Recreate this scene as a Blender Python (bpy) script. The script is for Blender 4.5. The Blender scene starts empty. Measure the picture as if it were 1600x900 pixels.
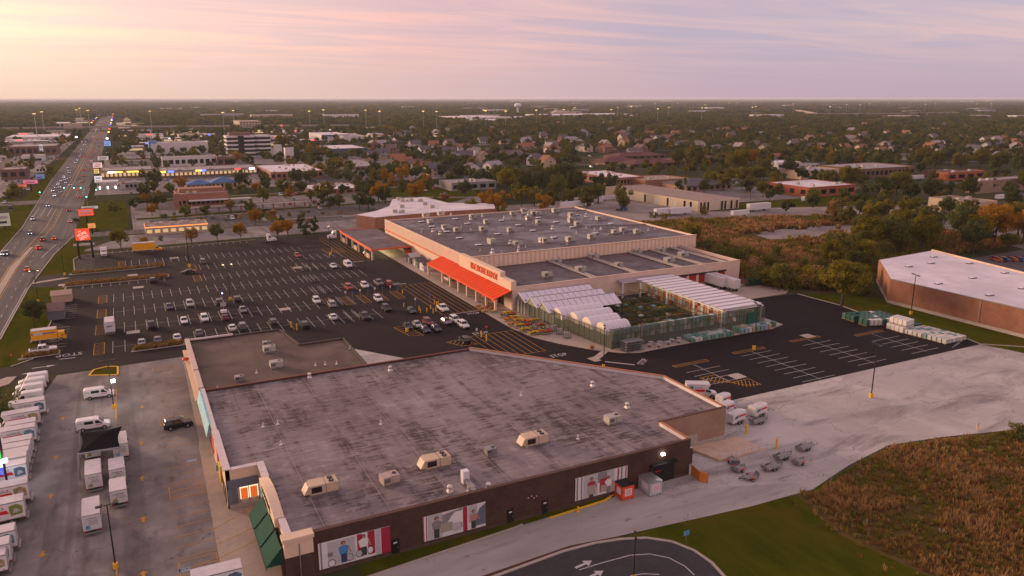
import bpy, math, random
import numpy as np
from mathutils import Vector, Matrix

sc = bpy.context.scene
COL = sc.collection
R = random.Random(11)
PI = math.pi
rad = math.radians

# ------------------------------------------------------------------ camera
F = 1190.0; PITCH = math.atan(297 / F); H = 61.0
YAW = math.atan(617 / F * math.cos(PITCH))        # camera looks this far to the right of +Y (the road direction)
cd = bpy.data.cameras.new('camera'); cam = bpy.data.objects.new('camera', cd); COL.objects.link(cam)
cd.sensor_width = 36; cd.lens = 36 * F / 1600; cd.clip_start = 1; cd.clip_end = 120000
cam.location = (0, 0, H); cam.rotation_euler = (PI / 2 - PITCH, 0, -YAW)
sc.camera = cam

# ------------------------------------------------------------------ dusk sky and low soft sun
SUN_AZ = rad(-34); SUN_EL = rad(8)               # azimuth from +Y, negative towards -X
sun_dir = Vector((math.sin(SUN_AZ) * math.cos(SUN_EL), math.cos(SUN_AZ) * math.cos(SUN_EL), math.sin(SUN_EL)))
w = bpy.data.worlds.new('World'); sc.world = w; w.use_nodes = True
nt = w.node_tree; nt.nodes.clear()
def N(t, **k):
    n = nt.nodes.new(t)
    for a, b in k.items():
        if a.startswith('i_'): n.inputs[int(a[2:])].default_value = b
        else: setattr(n, a, b)
    return n
def LK(a, b): nt.links.new(a, b)
def mathn(op, a, b=None, c=None):
    n = N('ShaderNodeMath', operation=op)
    for i, v in enumerate((a, b, c)):
        if v is None: continue
        if isinstance(v, (int, float)): n.inputs[i].default_value = v
        else: LK(v, n.inputs[i])
    return n.outputs[0]
def ramp(fac, stops):
    n = N('ShaderNodeValToRGB'); cr = n.color_ramp
    while len(cr.elements) > 1: cr.elements.remove(cr.elements[0])
    cr.elements[0].position = stops[0][0]; cr.elements[0].color = (*stops[0][1], 1)
    for p, c in stops[1:]:
        e = cr.elements.new(p); e.color = (*c, 1)
    LK(fac, n.inputs[0]); return n.outputs[0]
def mixc(fac, a, b):
    n = N('ShaderNodeMix', data_type='RGBA')
    if isinstance(fac, (int, float)): n.inputs[0].default_value = fac
    else: LK(fac, n.inputs[0])
    for i, v in ((6, a), (7, b)):
        if isinstance(v, tuple): n.inputs[i].default_value = (*v, 1)
        else: LK(v, n.inputs[i])
    return n.outputs[2]
tc = N('ShaderNodeTexCoord'); sep = N('ShaderNodeSeparateXYZ'); LK(tc.outputs['Generated'], sep.inputs[0])
dx, dy, dz = sep.outputs
el = mathn('MAXIMUM', dz, 0.0)
dot = mathn('ADD', mathn('MULTIPLY', dx, math.sin(SUN_AZ)), mathn('MULTIPLY', dy, math.cos(SUN_AZ)))
s01 = mathn('MULTIPLY_ADD', dot, 0.5, 0.5)       # 1 towards the sun, 0 away
sky = N('ShaderNodeTexSky', sky_type='NISHITA', sun_disc=False, sun_elevation=SUN_EL, sun_rotation=SUN_AZ, altitude=200, air_density=1.3, dust_density=3.0)
# thin cirrus sheet lit from below the horizon: warm towards the sun, lavender to the side, pink behind the camera brightened to light camera-facing walls
sheet = ramp(s01, [(0.0, (.68, .50, .50)), (.40, (.47, .355, .385)), (.50, (.395, .32, .36)), (.66, (.40, .31, .35)), (.80, (.565, .36, .345)), (.90, (.73, .475, .40)), (.965, (.84, .66, .47)), (1.0, (.88, .72, .52))])
up = ramp(el, [(0.0, (1, 1, 1)), (.30, (1.0, .98, 1.0)), (1.0, (.98, .98, 1.03))])
mul = N('ShaderNodeMix', data_type='RGBA', blend_type='MULTIPLY'); mul.inputs[0].default_value = 1
LK(sheet, mul.inputs[6]); LK(up, mul.inputs[7]); sheet = mul.outputs[2]
den = mathn('ADD', el, 0.035)
cu = N('ShaderNodeCombineXYZ'); LK(mathn('DIVIDE', dx, den), cu.inputs[0]); LK(mathn('DIVIDE', dy, den), cu.inputs[1])
mp = N('ShaderNodeMapping', vector_type='POINT'); mp.inputs['Rotation'].default_value = (0, 0, rad(38)); mp.inputs['Scale'].default_value = (.20, .62, 1); LK(cu.outputs[0], mp.inputs[0])
n1 = N('ShaderNodeTexNoise'); n1.inputs['Scale'].default_value = 1.7; n1.inputs['Detail'].default_value = 7; n1.inputs['Roughness'].default_value = .58; n1.inputs['Distortion'].default_value = .7; LK(mp.outputs[0], n1.inputs[0])
n2 = N('ShaderNodeTexNoise'); n2.inputs['Scale'].default_value = .42; n2.inputs['Detail'].default_value = 5; n2.inputs['Distortion'].default_value = .5; LK(mp.outputs[0], n2.inputs[0])
cl = ramp(mathn('MULTIPLY_ADD', n2.outputs[0], .5, mathn('MULTIPLY', n1.outputs[0], .5)), [(.43, (0, 0, 0)), (.57, (1, 1, 1))])
clb = mathn('MULTIPLY', cl, ramp(el, [(.012, (0, 0, 0)), (.06, (1, 1, 1))]))
bright = N('ShaderNodeMix', data_type='RGBA', blend_type='MULTIPLY'); bright.inputs[0].default_value = 1; bright.inputs[7].default_value = (1.15, 1.04, .96, 1); LK(sheet, bright.inputs[6])
dimmer = N('ShaderNodeMix', data_type='RGBA', blend_type='MULTIPLY'); dimmer.inputs[0].default_value = 1; dimmer.inputs[7].default_value = (.84, .90, .99, 1); LK(sheet, dimmer.inputs[6])
cloudcol = mixc(clb, dimmer.outputs[2], bright.outputs[2])
hz_ = ramp(el, [(0.0, (1, 1, 1)), (.02, (.7, .7, .7)), (.075, (0, 0, 0))])
low = ramp(s01, [(0, (.29, .23, .27)), (.62, (.36, .26, .30)), (.8, (.47, .33, .31)), (.95, (.58, .42, .33)), (1, (.64, .48, .36))])
cloudcol = mixc(hz_, cloudcol, low)
bg1 = N('ShaderNodeBackground'); bg1.inputs[1].default_value = .06; LK(sky.outputs[0], bg1.inputs[0])
bg2 = N('ShaderNodeBackground'); bg2.inputs[1].default_value = .88; LK(cloudcol, bg2.inputs[0])
mx = N('ShaderNodeMixShader'); mx.inputs[0].default_value = .92; LK(bg1.outputs[0], mx.inputs[1]); LK(bg2.outputs[0], mx.inputs[2])
out = N('ShaderNodeOutputWorld'); LK(mx.outputs[0], out.inputs[0])

sl = bpy.data.lights.new('sun', 'SUN'); sl.energy = 2.6; sl.angle = rad(16); sl.color = (1, .65, .43)
so = bpy.data.objects.new('sun', sl); COL.objects.link(so); so.rotation_euler = sun_dir.to_track_quat('Z', 'Y').to_euler()

sc.view_settings.view_transform = 'Standard'; sc.view_settings.look = 'None'
sc.view_settings.exposure = 0.92; sc.view_settings.gamma = 1.0
sc.render.engine = 'CYCLES'
sc.cycles.use_denoising = True
try: sc.cycles.denoiser = 'OPENIMAGEDENOISE'
except Exception: pass
sc.cycles.max_bounces = 5; sc.cycles.diffuse_bounces = 2; sc.cycles.glossy_bounces = 2; sc.cycles.transmission_bounces = 3; sc.cycles.transparent_max_bounces = 6
sc.cycles.volume_bounces = 0; sc.cycles.caustics_reflective = False; sc.cycles.caustics_refractive = False

# ------------------------------------------------------------------ photo pixel (1600 x 900) -> point on a plane
def ray(u, v):
    x = (u - 800) / F; y = (v - 450) / F
    fw = math.cos(PITCH) - y * math.sin(PITCH); dn = math.sin(PITCH) + y * math.cos(PITCH)
    return Vector((fw * math.sin(YAW) + x * math.cos(YAW), fw * math.cos(YAW) - x * math.sin(YAW), -dn))
def G(u, v, z=0.0):
    d = ray(u, v); t = (z - H) / d.z
    return d.x * t, d.y * t
def onY(u, v, Y):                                  # hit a wall that faces the camera along Y
    d = ray(u, v); t = Y / d.y
    return d.x * t, H + d.z * t
def onX(u, v, X):
    d = ray(u, v); t = X / d.x
    return d.y * t, H + d.z * t
def pv(X, Y, Z):
    f = X * math.sin(YAW) + Y * math.cos(YAW); d = H - Z
    return 450 + F * (-f * math.sin(PITCH) + d * math.cos(PITCH)) / (f * math.cos(PITCH) + d * math.sin(PITCH))
def height(u, vb, vt):
    X, Y = G(u, vb); lo, hi = 0, 80
    for _ in range(40):
        m = (lo + hi) / 2
        if pv(X, Y, m) > vt: lo = m
        else: hi = m
    return m

# ------------------------------------------------------------------ materials
MATS = {}
def M(name, col, rough=.8, var=.14, s=.5, bump=0.0, bs=10.0, metal=0.0, spec=.3, emit=0.0, ecol=None, orand=0.0, streak=None):
    if name in MATS: return MATS[name]
    m = bpy.data.materials.new(name); MATS[name] = m; m.use_nodes = True
    t = m.node_tree; b = t.nodes['Principled BSDF']
    b.inputs['Roughness'].default_value = rough; b.inputs['Metallic'].default_value = metal; b.inputs['Specular IOR Level'].default_value = spec
    b.inputs['Base Color'].default_value = (*col, 1)
    if emit:
        b.inputs['Emission Color'].default_value = (*(ecol or col), 1); b.inputs['Emission Strength'].default_value = emit
    if var or orand:
        g = t.nodes.new('ShaderNodeNewGeometry'); src = g.outputs['Position']
        if streak:
            mp = t.nodes.new('ShaderNodeMapping'); mp.inputs['Scale'].default_value = streak; t.links.new(src, mp.inputs[0]); src = mp.outputs[0]
        def noise(scale, det):
            n = t.nodes.new('ShaderNodeTexNoise'); n.inputs['Scale'].default_value = scale; n.inputs['Detail'].default_value = det; n.inputs['Roughness'].default_value = .62
            t.links.new(src, n.inputs['Vector']); return n.outputs[0]
        a = t.nodes.new('ShaderNodeMath'); a.operation = 'ADD'; t.links.new(noise(s, 5), a.inputs[0]); t.links.new(noise(s * 9, 3), a.inputs[1])
        r = t.nodes.new('ShaderNodeMapRange'); r.inputs[1].default_value = .65; r.inputs[2].default_value = 1.35; r.inputs[3].default_value = 1 - 1.6 * var; r.inputs[4].default_value = 1 + 1.6 * var; t.links.new(a.outputs[0], r.inputs[0])
        k = r.outputs[0]
        if orand:
            oi = t.nodes.new('ShaderNodeObjectInfo'); r2 = t.nodes.new('ShaderNodeMapRange'); r2.inputs[3].default_value = 1 - orand; r2.inputs[4].default_value = 1 + orand
            t.links.new(oi.outputs['Random'], r2.inputs[0]); mm = t.nodes.new('ShaderNodeMath'); mm.operation = 'MULTIPLY'; t.links.new(k, mm.inputs[0]); t.links.new(r2.outputs[0], mm.inputs[1]); k = mm.outputs[0]
        vm = t.nodes.new('ShaderNodeVectorMath'); vm.operation = 'SCALE'; vm.inputs[0].default_value = col; t.links.new(k, vm.inputs['Scale']); t.links.new(vm.outputs[0], b.inputs['Base Color'])
        if bump:
            bp = t.nodes.new('ShaderNodeBump'); bp.inputs['Strength'].default_value = bump; bp.inputs['Distance'].default_value = .05
            t.links.new(noise(bs, 3), bp.inputs['Height']); t.links.new(bp.outputs[0], b.inputs['Normal'])
    return m

class NT:                                           # small helper for the layered surface materials
    def __init__(s, name, rough=.85, spec=.3):
        s.m = bpy.data.materials.new(name); MATS[name] = s.m; s.m.use_nodes = True; s.t = s.m.node_tree; s.b = s.t.nodes['Principled BSDF']
        s.b.inputs['Roughness'].default_value = rough; s.b.inputs['Specular IOR Level'].default_value = spec
        s.pos = s.t.nodes.new('ShaderNodeNewGeometry').outputs['Position']
    def map(s, scale, rot=0.0):
        n = s.t.nodes.new('ShaderNodeMapping'); n.inputs['Scale'].default_value = scale; n.inputs['Rotation'].default_value = (0, 0, rot); s.t.links.new(s.pos, n.inputs[0]); return n.outputs[0]
    def noise(s, sc_, det=5, v=None, dist=0.0, rough=.6):
        n = s.t.nodes.new('ShaderNodeTexNoise'); n.inputs['Scale'].default_value = sc_; n.inputs['Detail'].default_value = det; n.inputs['Distortion'].default_value = dist; n.inputs['Roughness'].default_value = rough
        s.t.links.new(v or s.pos, n.inputs['Vector']); return n.outputs[0]
    def cells(s, sc_, v=None, feat='DISTANCE_TO_EDGE'):
        n = s.t.nodes.new('ShaderNodeTexVoronoi'); n.feature = feat; n.inputs['Scale'].default_value = sc_; s.t.links.new(v or s.pos, n.inputs['Vector']); return n.outputs[0]
    def warp(n, sc_, amp):
        nn = n.t.nodes.new('ShaderNodeTexNoise'); nn.inputs['Scale'].default_value = sc_; nn.inputs['Detail'].default_value = 4; n.t.links.new(n.pos, nn.inputs['Vector']); vs = n.t.nodes.new('ShaderNodeVectorMath'); vs.operation = 'SCALE'; vs.inputs['Scale'].default_value = amp; n.t.links.new(nn.outputs['Color'], vs.inputs[0]); va = n.t.nodes.new('ShaderNodeVectorMath'); va.operation = 'ADD'; n.t.links.new(n.pos, va.inputs[0]); n.t.links.new(vs.outputs[0], va.inputs[1]); return va.outputs[0]
    def rng(s, x, a, b, c=0.0, d=1.0):
        n = s.t.nodes.new('ShaderNodeMapRange'); n.inputs[1].default_value = a; n.inputs[2].default_value = b; n.inputs[3].default_value = c; n.inputs[4].default_value = d; s.t.links.new(x, n.inputs[0]); return n.outputs[0]
    def mix(s, f, a, b):
        n = s.t.nodes.new('ShaderNodeMix'); n.data_type = 'RGBA'
        if isinstance(f, float): n.inputs[0].default_value = f
        else: s.t.links.new(f, n.inputs[0])
        for i, v in ((6, a), (7, b)):
            if isinstance(v, tuple): n.inputs[i].default_value = (*v, 1)
            else: s.t.links.new(v, n.inputs[i])
        return n.outputs[2]
    def mul(s, a, b):
        n = s.t.nodes.new('ShaderNodeMath'); n.operation = 'MULTIPLY'
        for i, v in ((0, a), (1, b)):
            if isinstance(v, float): n.inputs[i].default_value = v
            else: s.t.links.new(v, n.inputs[i])
        return n.outputs[0]
    def done(s, col, rough=None, bump=None, bstr=.3, bdist=.05):
        s.t.links.new(col, s.b.inputs['Base Color'])
        if rough is not None: s.t.links.new(rough, s.b.inputs['Roughness'])
        if bump is not None:
            n = s.t.nodes.new('ShaderNodeBump'); n.inputs['Strength'].default_value = bstr; n.inputs['Distance'].default_value = bdist
            s.t.links.new(bump, n.inputs['Height']); s.t.links.new(n.outputs[0], s.b.inputs['Normal'])
        return s.m

def surf():
    n = NT('ground_earth', 1, .0); f = n.noise(.02, 6); c = n.mix(n.rng(f, .35, .65), (.042, .047, .020), (.085, .078, .045)); n.done(n.mix(n.rng(n.noise(.006, 4), .45, .6), c, (.035, .042, .02)))
    n = NT('lot_asphalt', .8, .12); f = n.noise(.05, 5); g = n.noise(1.6, 4); c = n.mix(n.rng(f, .35, .68), (.0115, .0066, .0070), (.0175, .0108, .0112)); c = n.mix(n.rng(g, .45, .75, 0, .35), c, (.026, .022, .022))
    tr = n.noise(.9, 4, n.map((.06, 1, 1))); c = n.mix(n.rng(tr, .55, .75, 0, .25), c, (.022, .018, .018)); n.done(c, n.rng(f, .3, .7, .72, .9), n.noise(30, 2), .15)
    n = NT('old_asphalt', .9, .15); f = n.noise(.11, 6, None, .5); c = n.mix(n.rng(f, .35, .66), (.14, .124, .118), (.25, .225, .213)); st = n.noise(.35, 5, n.map((1, .35, 1))); c = n.mix(n.rng(st, .55, .72, 0, .6), c, (.055, .048, .05))
    cr = n.cells(.12, n.warp(.15, 11)); c = n.mix(n.mul(n.rng(cr, .0, .010, .7, 0), n.rng(n.noise(.06, 3), .45, .58)), c, (.045, .038, .036)); sm = n.noise(.16, 3, n.map((1, .02, 1))); c = n.mix(n.rng(sm, .56, .60, 0, .35), c, (.075, .064, .06)); c = n.mix(n.rng(n.noise(.07, 5, n.map((1, .3, 1)), .8), .53, .64, 0, .6), c, (.085, .072, .068)); c = n.mix(n.rng(n.noise(.9, 4), .66, .72, 0, .6), c, (.05, .042, .04)); c = n.mix(n.rng(n.noise(2.5, 3), .62, .8, 0, .5), c, (.19, .17, .165)); n.done(c, None, n.noise(22, 2), .2)
    n = NT('pale_concrete', .9, .15); f = n.noise(.07, 6, None, .6); c = n.mix(n.rng(f, .33, .66), (.325, .297, .279), (.45, .413, .387))
    v = n.map((.25, 1.0, 1), rad(-25)); tr = n.noise(.16, 6, v, .7); c = n.mix(n.rng(tr, .52, .68, 0, .75), c, (.16, .14, .135)); c = n.mix(n.rng(n.noise(1.3, 5, n.map((.12, 1, 1), rad(-14)), .8), .60, .72, 0, .55), c, (.2, .175, .165))
    warp = n.warp
    w2 = n.noise(.05, 3); cr = n.cells(.10, warp(.12, 14)); c = n.mix(n.mul(n.rng(cr, 0, .008, .85, 0), n.rng(w2, .40, .50)), c, (.12, .105, .1)); cr2 = n.cells(.3, warp(.3, 5)); c = n.mix(n.mul(n.rng(cr2, 0, .014, .65, 0), n.rng(n.noise(.06, 3), .47, .54)), c, (.15, .13, .125))
    c = n.mix(n.rng(n.noise(.45, 3), .68, .74, 0, .5), c, (.16, .14, .135)); c = n.mix(n.rng(n.noise(2.2, 4), .55, .75, 0, .3), c, (.5, .46, .43)); n.done(c, None, n.noise(18, 2), .2)
    n = NT('service_drive', .9, .25); f = n.noise(.12, 6, n.map((.3, 1, 1))); c = n.mix(n.rng(f, .35, .65), (.27, .24, .222), (.38, .345, .315)); c = n.mix(n.rng(n.noise(.5, 4, n.map((.12, 1, 1))), .58, .74, 0, .5), c, (.12, .10, .10)); cr = n.cells(.15, n.warp(.15, 12)); c = n.mix(n.mul(n.rng(cr, 0, .008, .6, 0), n.rng(n.noise(.08, 3), .46, .56)), c, (.10, .088, .082)); c = n.mix(n.rng(n.noise(.4, 4), .64, .70, 0, .6), c, (.11, .095, .09)); n.done(c, None, n.noise(18, 2), .2)
    n = NT('road_asphalt', .88, .15); f = n.noise(.6, 5, n.map((1, .03, 1))); c = n.mix(n.rng(f, .35, .65), (.06, .053, .053), (.11, .098, .096)); c = n.mix(n.rng(n.noise(.03, 5), .5, .7, 0, .5), c, (.07, .064, .068)); n.done(c)
    n = NT('lawn_grass', 1, .0); f = n.noise(.3, 6, n.map((1, .25, 1), rad(55))); c = n.mix(n.rng(f, .35, .65), (.040, .050, .004), (.072, .074, .007)); c = n.mix(n.rng(n.noise(3, 4), .5, .75, 0, .5), c, (.105, .09, .014)); c = n.mix(n.rng(n.noise(.07, 6, None, 1), .5, .62, 0, .7), c, (.09, .066, .010)); n.done(c, None, n.noise(14, 3), .6, .12)
    n = NT('weed_ground', 1, .0); f = n.noise(.2, 6); c = n.mix(n.rng(f, .35, .65), (.085, .064, .022), (.135, .088, .036)); n.done(n.mix(n.rng(n.noise(1.4, 4), .5, .7), c, (.08, .068, .015)), None, n.noise(5, 4), .8, .3)
    n = NT('gravel_yard', .95, .15); f = n.noise(.06, 6, None, .5); c = n.mix(n.rng(f, .35, .65), (.17, .14, .125), (.29, .25, .23)); n.done(n.mix(n.rng(n.noise(.5, 5), .55, .72, 0, .5), c, (.12, .1, .09)))
    # old membrane roof of the near building: pale grey with dark wind-blown stains across it and welded seams
    n = NT('stained_roof', .88, .12); f = n.noise(.06, 4); a = n.noise(.085, 7, n.map((1, .8, 1)), .5, .72); b = n.noise(1.7, 6, n.map((.17, 1, 1)), .3, .72); cdk = n.noise(.36, 5, n.map((1, .14, 1)), .2, .7)
    def brick_lines(bw, bh, off, msize, smooth=.4):
        t_ = n.t.nodes.new('ShaderNodeTexBrick'); t_.offset = off; t_.inputs['Color1'].default_value = t_.inputs['Color2'].default_value = (0, 0, 0, 1); t_.inputs['Mortar'].default_value = (1, 1, 1, 1)
        t_.inputs['Scale'].default_value = 1; t_.inputs['Mortar Size'].default_value = msize; t_.inputs['Brick Width'].default_value = bw; t_.inputs['Row Height'].default_value = bh; t_.inputs['Mortar Smooth'].default_value = smooth
        n.t.links.new(n.pos, t_.inputs['Vector']); return t_.outputs['Color']
    def madd(x, k, y):
        m_ = n.t.nodes.new('ShaderNodeMath'); m_.operation = 'MULTIPLY_ADD'; m_.inputs[1].default_value = k; n.t.links.new(x, m_.inputs[0]); n.t.links.new(y, m_.inputs[2]); return m_.outputs[0]
    s_ = madd(b, .40, madd(cdk, .28, n.mul(a, .32)))
    base = n.mix(n.rng(f, .35, .65), (.165, .135, .135), (.24, .205, .207)); c = n.mix(n.rng(s_, .495, .575, 0, .90), base, (.046, .030, .028)); c = n.mix(n.rng(s_, .38, .46, .6, 0), c, (.36, .312, .31))
    band = n.mul(brick_lines(9.2, 200, 0, .9, 1.0), n.rng(n.noise(.2, 4, n.map((.4, 1, 1))), .45, .62, 0, .75)); c = n.mix(band, c, (.055, .038, .036))
    c = n.mix(n.mul(n.rng(n.noise(.5, 3), .60, .66), n.rng(n.noise(2.5, 3), .3, .7, .2, .6)), c, (.31, .27, .27))
    c = n.mix(n.mul(brick_lines(9.2, 200, 0, .05), .75), c, (.33, .29, .285)); c = n.mix(n.mul(brick_lines(27.6, 23, .5, .07), .7), c, (.05, .04, .04)); c = n.mix(n.mul(brick_lines(400, 3.05, .0, .03), .3), c, (.34, .30, .30)); n.done(c, n.rng(s_, .4, .6, .9, .7))
    # wet dark membrane of the long store
    n = NT('wet_membrane', .5, .28); f = n.noise(.055, 5, None, .6); g = n.noise(.9, 4); c = n.mix(n.rng(f, .35, .65), (.042, .030, .033), (.118, .090, .094)); c = n.mix(n.rng(g, .5, .7, 0, .5), c, (.17, .14, .14)); c = n.mix(n.rng(n.noise(.25, 5, None, .6), .52, .62, 0, .6), c, (.04, .03, .032))
    t_ = n.t.nodes.new('ShaderNodeTexBrick'); t_.offset = 0; t_.inputs['Color1'].default_value = t_.inputs['Color2'].default_value = (0, 0, 0, 1); t_.inputs['Mortar'].default_value = (1, 1, 1, 1); t_.inputs['Scale'].default_value = 1; t_.inputs['Mortar Size'].default_value = .07; t_.inputs['Brick Width'].default_value = 24; t_.inputs['Row Height'].default_value = 15; n.t.links.new(n.pos, t_.inputs['Vector'])
    c = n.mix(n.mul(t_.outputs['Color'], .5), c, (.03, .025, .028)); n.done(c, n.rng(f, .42, .58, .30, .7))
    n = NT('tan_roof', .9, .2); f = n.noise(.12, 6, None, .6); c = n.mix(n.rng(f, .35, .65), (.085, .062, .048), (.135, .10, .08)); c = n.mix(n.rng(n.noise(.5, 5, n.map((1, .2, 1))), .55, .75, 0, .5), c, (.07, .05, .04)); n.done(c)
    n = NT('white_roof', .7, .3); f = n.noise(.08, 6, None, .4); c = n.mix(n.rng(f, .35, .65), (.50, .46, .48), (.66, .61, .63)); c = n.mix(n.rng(n.noise(.6, 5, n.map((.2, 1, 1))), .58, .78, 0, .5), c, (.34, .30, .31)); n.done(c)
    # running-bond bricks: colour per brick, mortar and fine relief (bricks are under two pixels here)
    for nm, c1, c2, mo in (('brown_brick', (.082, .038, .025), (.052, .024, .017), (.10, .08, .068)), ('red_brick', (.30, .115, .06), (.22, .085, .048), (.3, .2, .15)), ('tan_brick', (.33, .21, .145), (.28, .175, .12), (.34, .26, .2))):
        n = NT(nm, .9, .2); t_ = n.t.nodes.new('ShaderNodeTexBrick'); t_.inputs['Scale'].default_value = 1; t_.inputs['Brick Width'].default_value = .42; t_.inputs['Row Height'].default_value = .2; t_.inputs['Mortar Size'].default_value = .022
        t_.inputs['Color1'].default_value = (*c1, 1); t_.inputs['Color2'].default_value = (*c2, 1); t_.inputs['Mortar'].default_value = (*mo, 1)
        cb = n.t.nodes.new('ShaderNodeCombineXYZ'); sp = n.t.nodes.new('ShaderNodeSeparateXYZ'); n.t.links.new(n.pos, sp.inputs[0]); ad = n.t.nodes.new('ShaderNodeMath'); ad.operation = 'ADD'; n.t.links.new(sp.outputs[0], ad.inputs[0]); n.t.links.new(sp.outputs[1], ad.inputs[1]); n.t.links.new(ad.outputs[0], cb.inputs[0]); n.t.links.new(sp.outputs[2], cb.inputs[1]); n.t.links.new(cb.outputs[0], t_.inputs['Vector'])
        n.done(n.mix(n.rng(n.noise(.3, 5), .4, .7, 0, .45), t_.outputs['Color'], tuple(x * .6 for x in c2)))
surf()
def leaf(name, c1, c2, sat=0.0):
    n = NT(name, .95, .03); oi = n.t.nodes.new('ShaderNodeObjectInfo'); f = n.noise(.9, 3)
    c = n.mix(n.rng(f, .35, .65), c1, c2); c = n.mix(n.rng(oi.outputs['Random'], 0, 1, 0, .55), c, tuple(x * .55 for x in c1)); n.t.links.new(c, n.b.inputs['Base Color'])
    tr = n.t.nodes.new('ShaderNodeBsdfTranslucent'); n.t.links.new(c, tr.inputs[0]); ms = n.t.nodes.new('ShaderNodeMixShader'); ms.inputs[0].default_value = .36
    o = n.t.nodes['Material Output']; n.t.links.new(n.b.outputs[0], ms.inputs[1]); n.t.links.new(tr.outputs[0], ms.inputs[2]); n.t.links.new(ms.outputs[0], o.inputs[0]); return n.m
LEAF = {'g': leaf('leaf_green', (.118, .118, .025), (.205, .190, .040)), 'd': leaf('leaf_dark', (.070, .085, .028), (.132, .145, .044)), 'y': leaf('leaf_olive', (.16, .14, .018), (.27, .215, .026)),
        'o': leaf('leaf_amber', (.30, .15, .013), (.43, .215, .02)), 't': leaf('leaf_tan', (.29, .19, .06), (.40, .26, .085)), 'r': leaf('leaf_russet', (.22, .105, .042), (.32, .155, .06)), 's': leaf('leaf_straw', (.34, .20, .08), (.48, .28, .12))}
BARK = M('bark', (.07, .05, .04), .95, .25, 3)
WHITE = M('white_paint', (.62, .60, .60), .45, .06, 1, spec=.4)
LINEW = M('line_white', (.45, .43, .42), .8, .3, 3)
LINEY = M('line_yellow', (.42, .21, .025), .8, .32, 3)
BLACK = M('black_metal', (.015, .014, .014), .5, .1, 2)
STEEL = M('galvanised', (.30, .29, .29), .4, .12, 2, metal=.6)
GLASS = M('dark_glass', (.012, .014, .018), .08, 0, spec=.6)
RUBBER = M('rubber', (.012, .012, .012), .9, 0)
HUB = M('wheel_hub', (.38, .37, .36), .35, 0, metal=.5)
YEL = M('safety_yellow', (.72, .40, .02), .6, .1, 2)
ORANGE = M('orange_paint', (.62, .075, .008), .55, .06, .6)
KERB = M('kerb_concrete', (.36, .315, .27), .9, .14, 1)
WALK = M('walk_concrete', (.34, .275, .225), .9, .13, .5)
CREAM = M('cream_wall', (.62, .47, .34), .85, .06, .4)
PEACH = M('peach_metal', (.66, .49, .38), .6, .06, .4)
PINKW = M('pink_stucco', (.62, .47, .39), .9, .08, .4)
UNITG = M('unit_grey', (.36, .345, .30), .6, .1, 1.5)
UNITT = M('unit_tan', (.50, .385, .27), .6, .1, 1.5)
REDL = M('tail_lamp', (.35, .01, .01), .3, 0)
HEADL = M('head_lamp', (.7, .7, .68), .15, 0)

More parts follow.
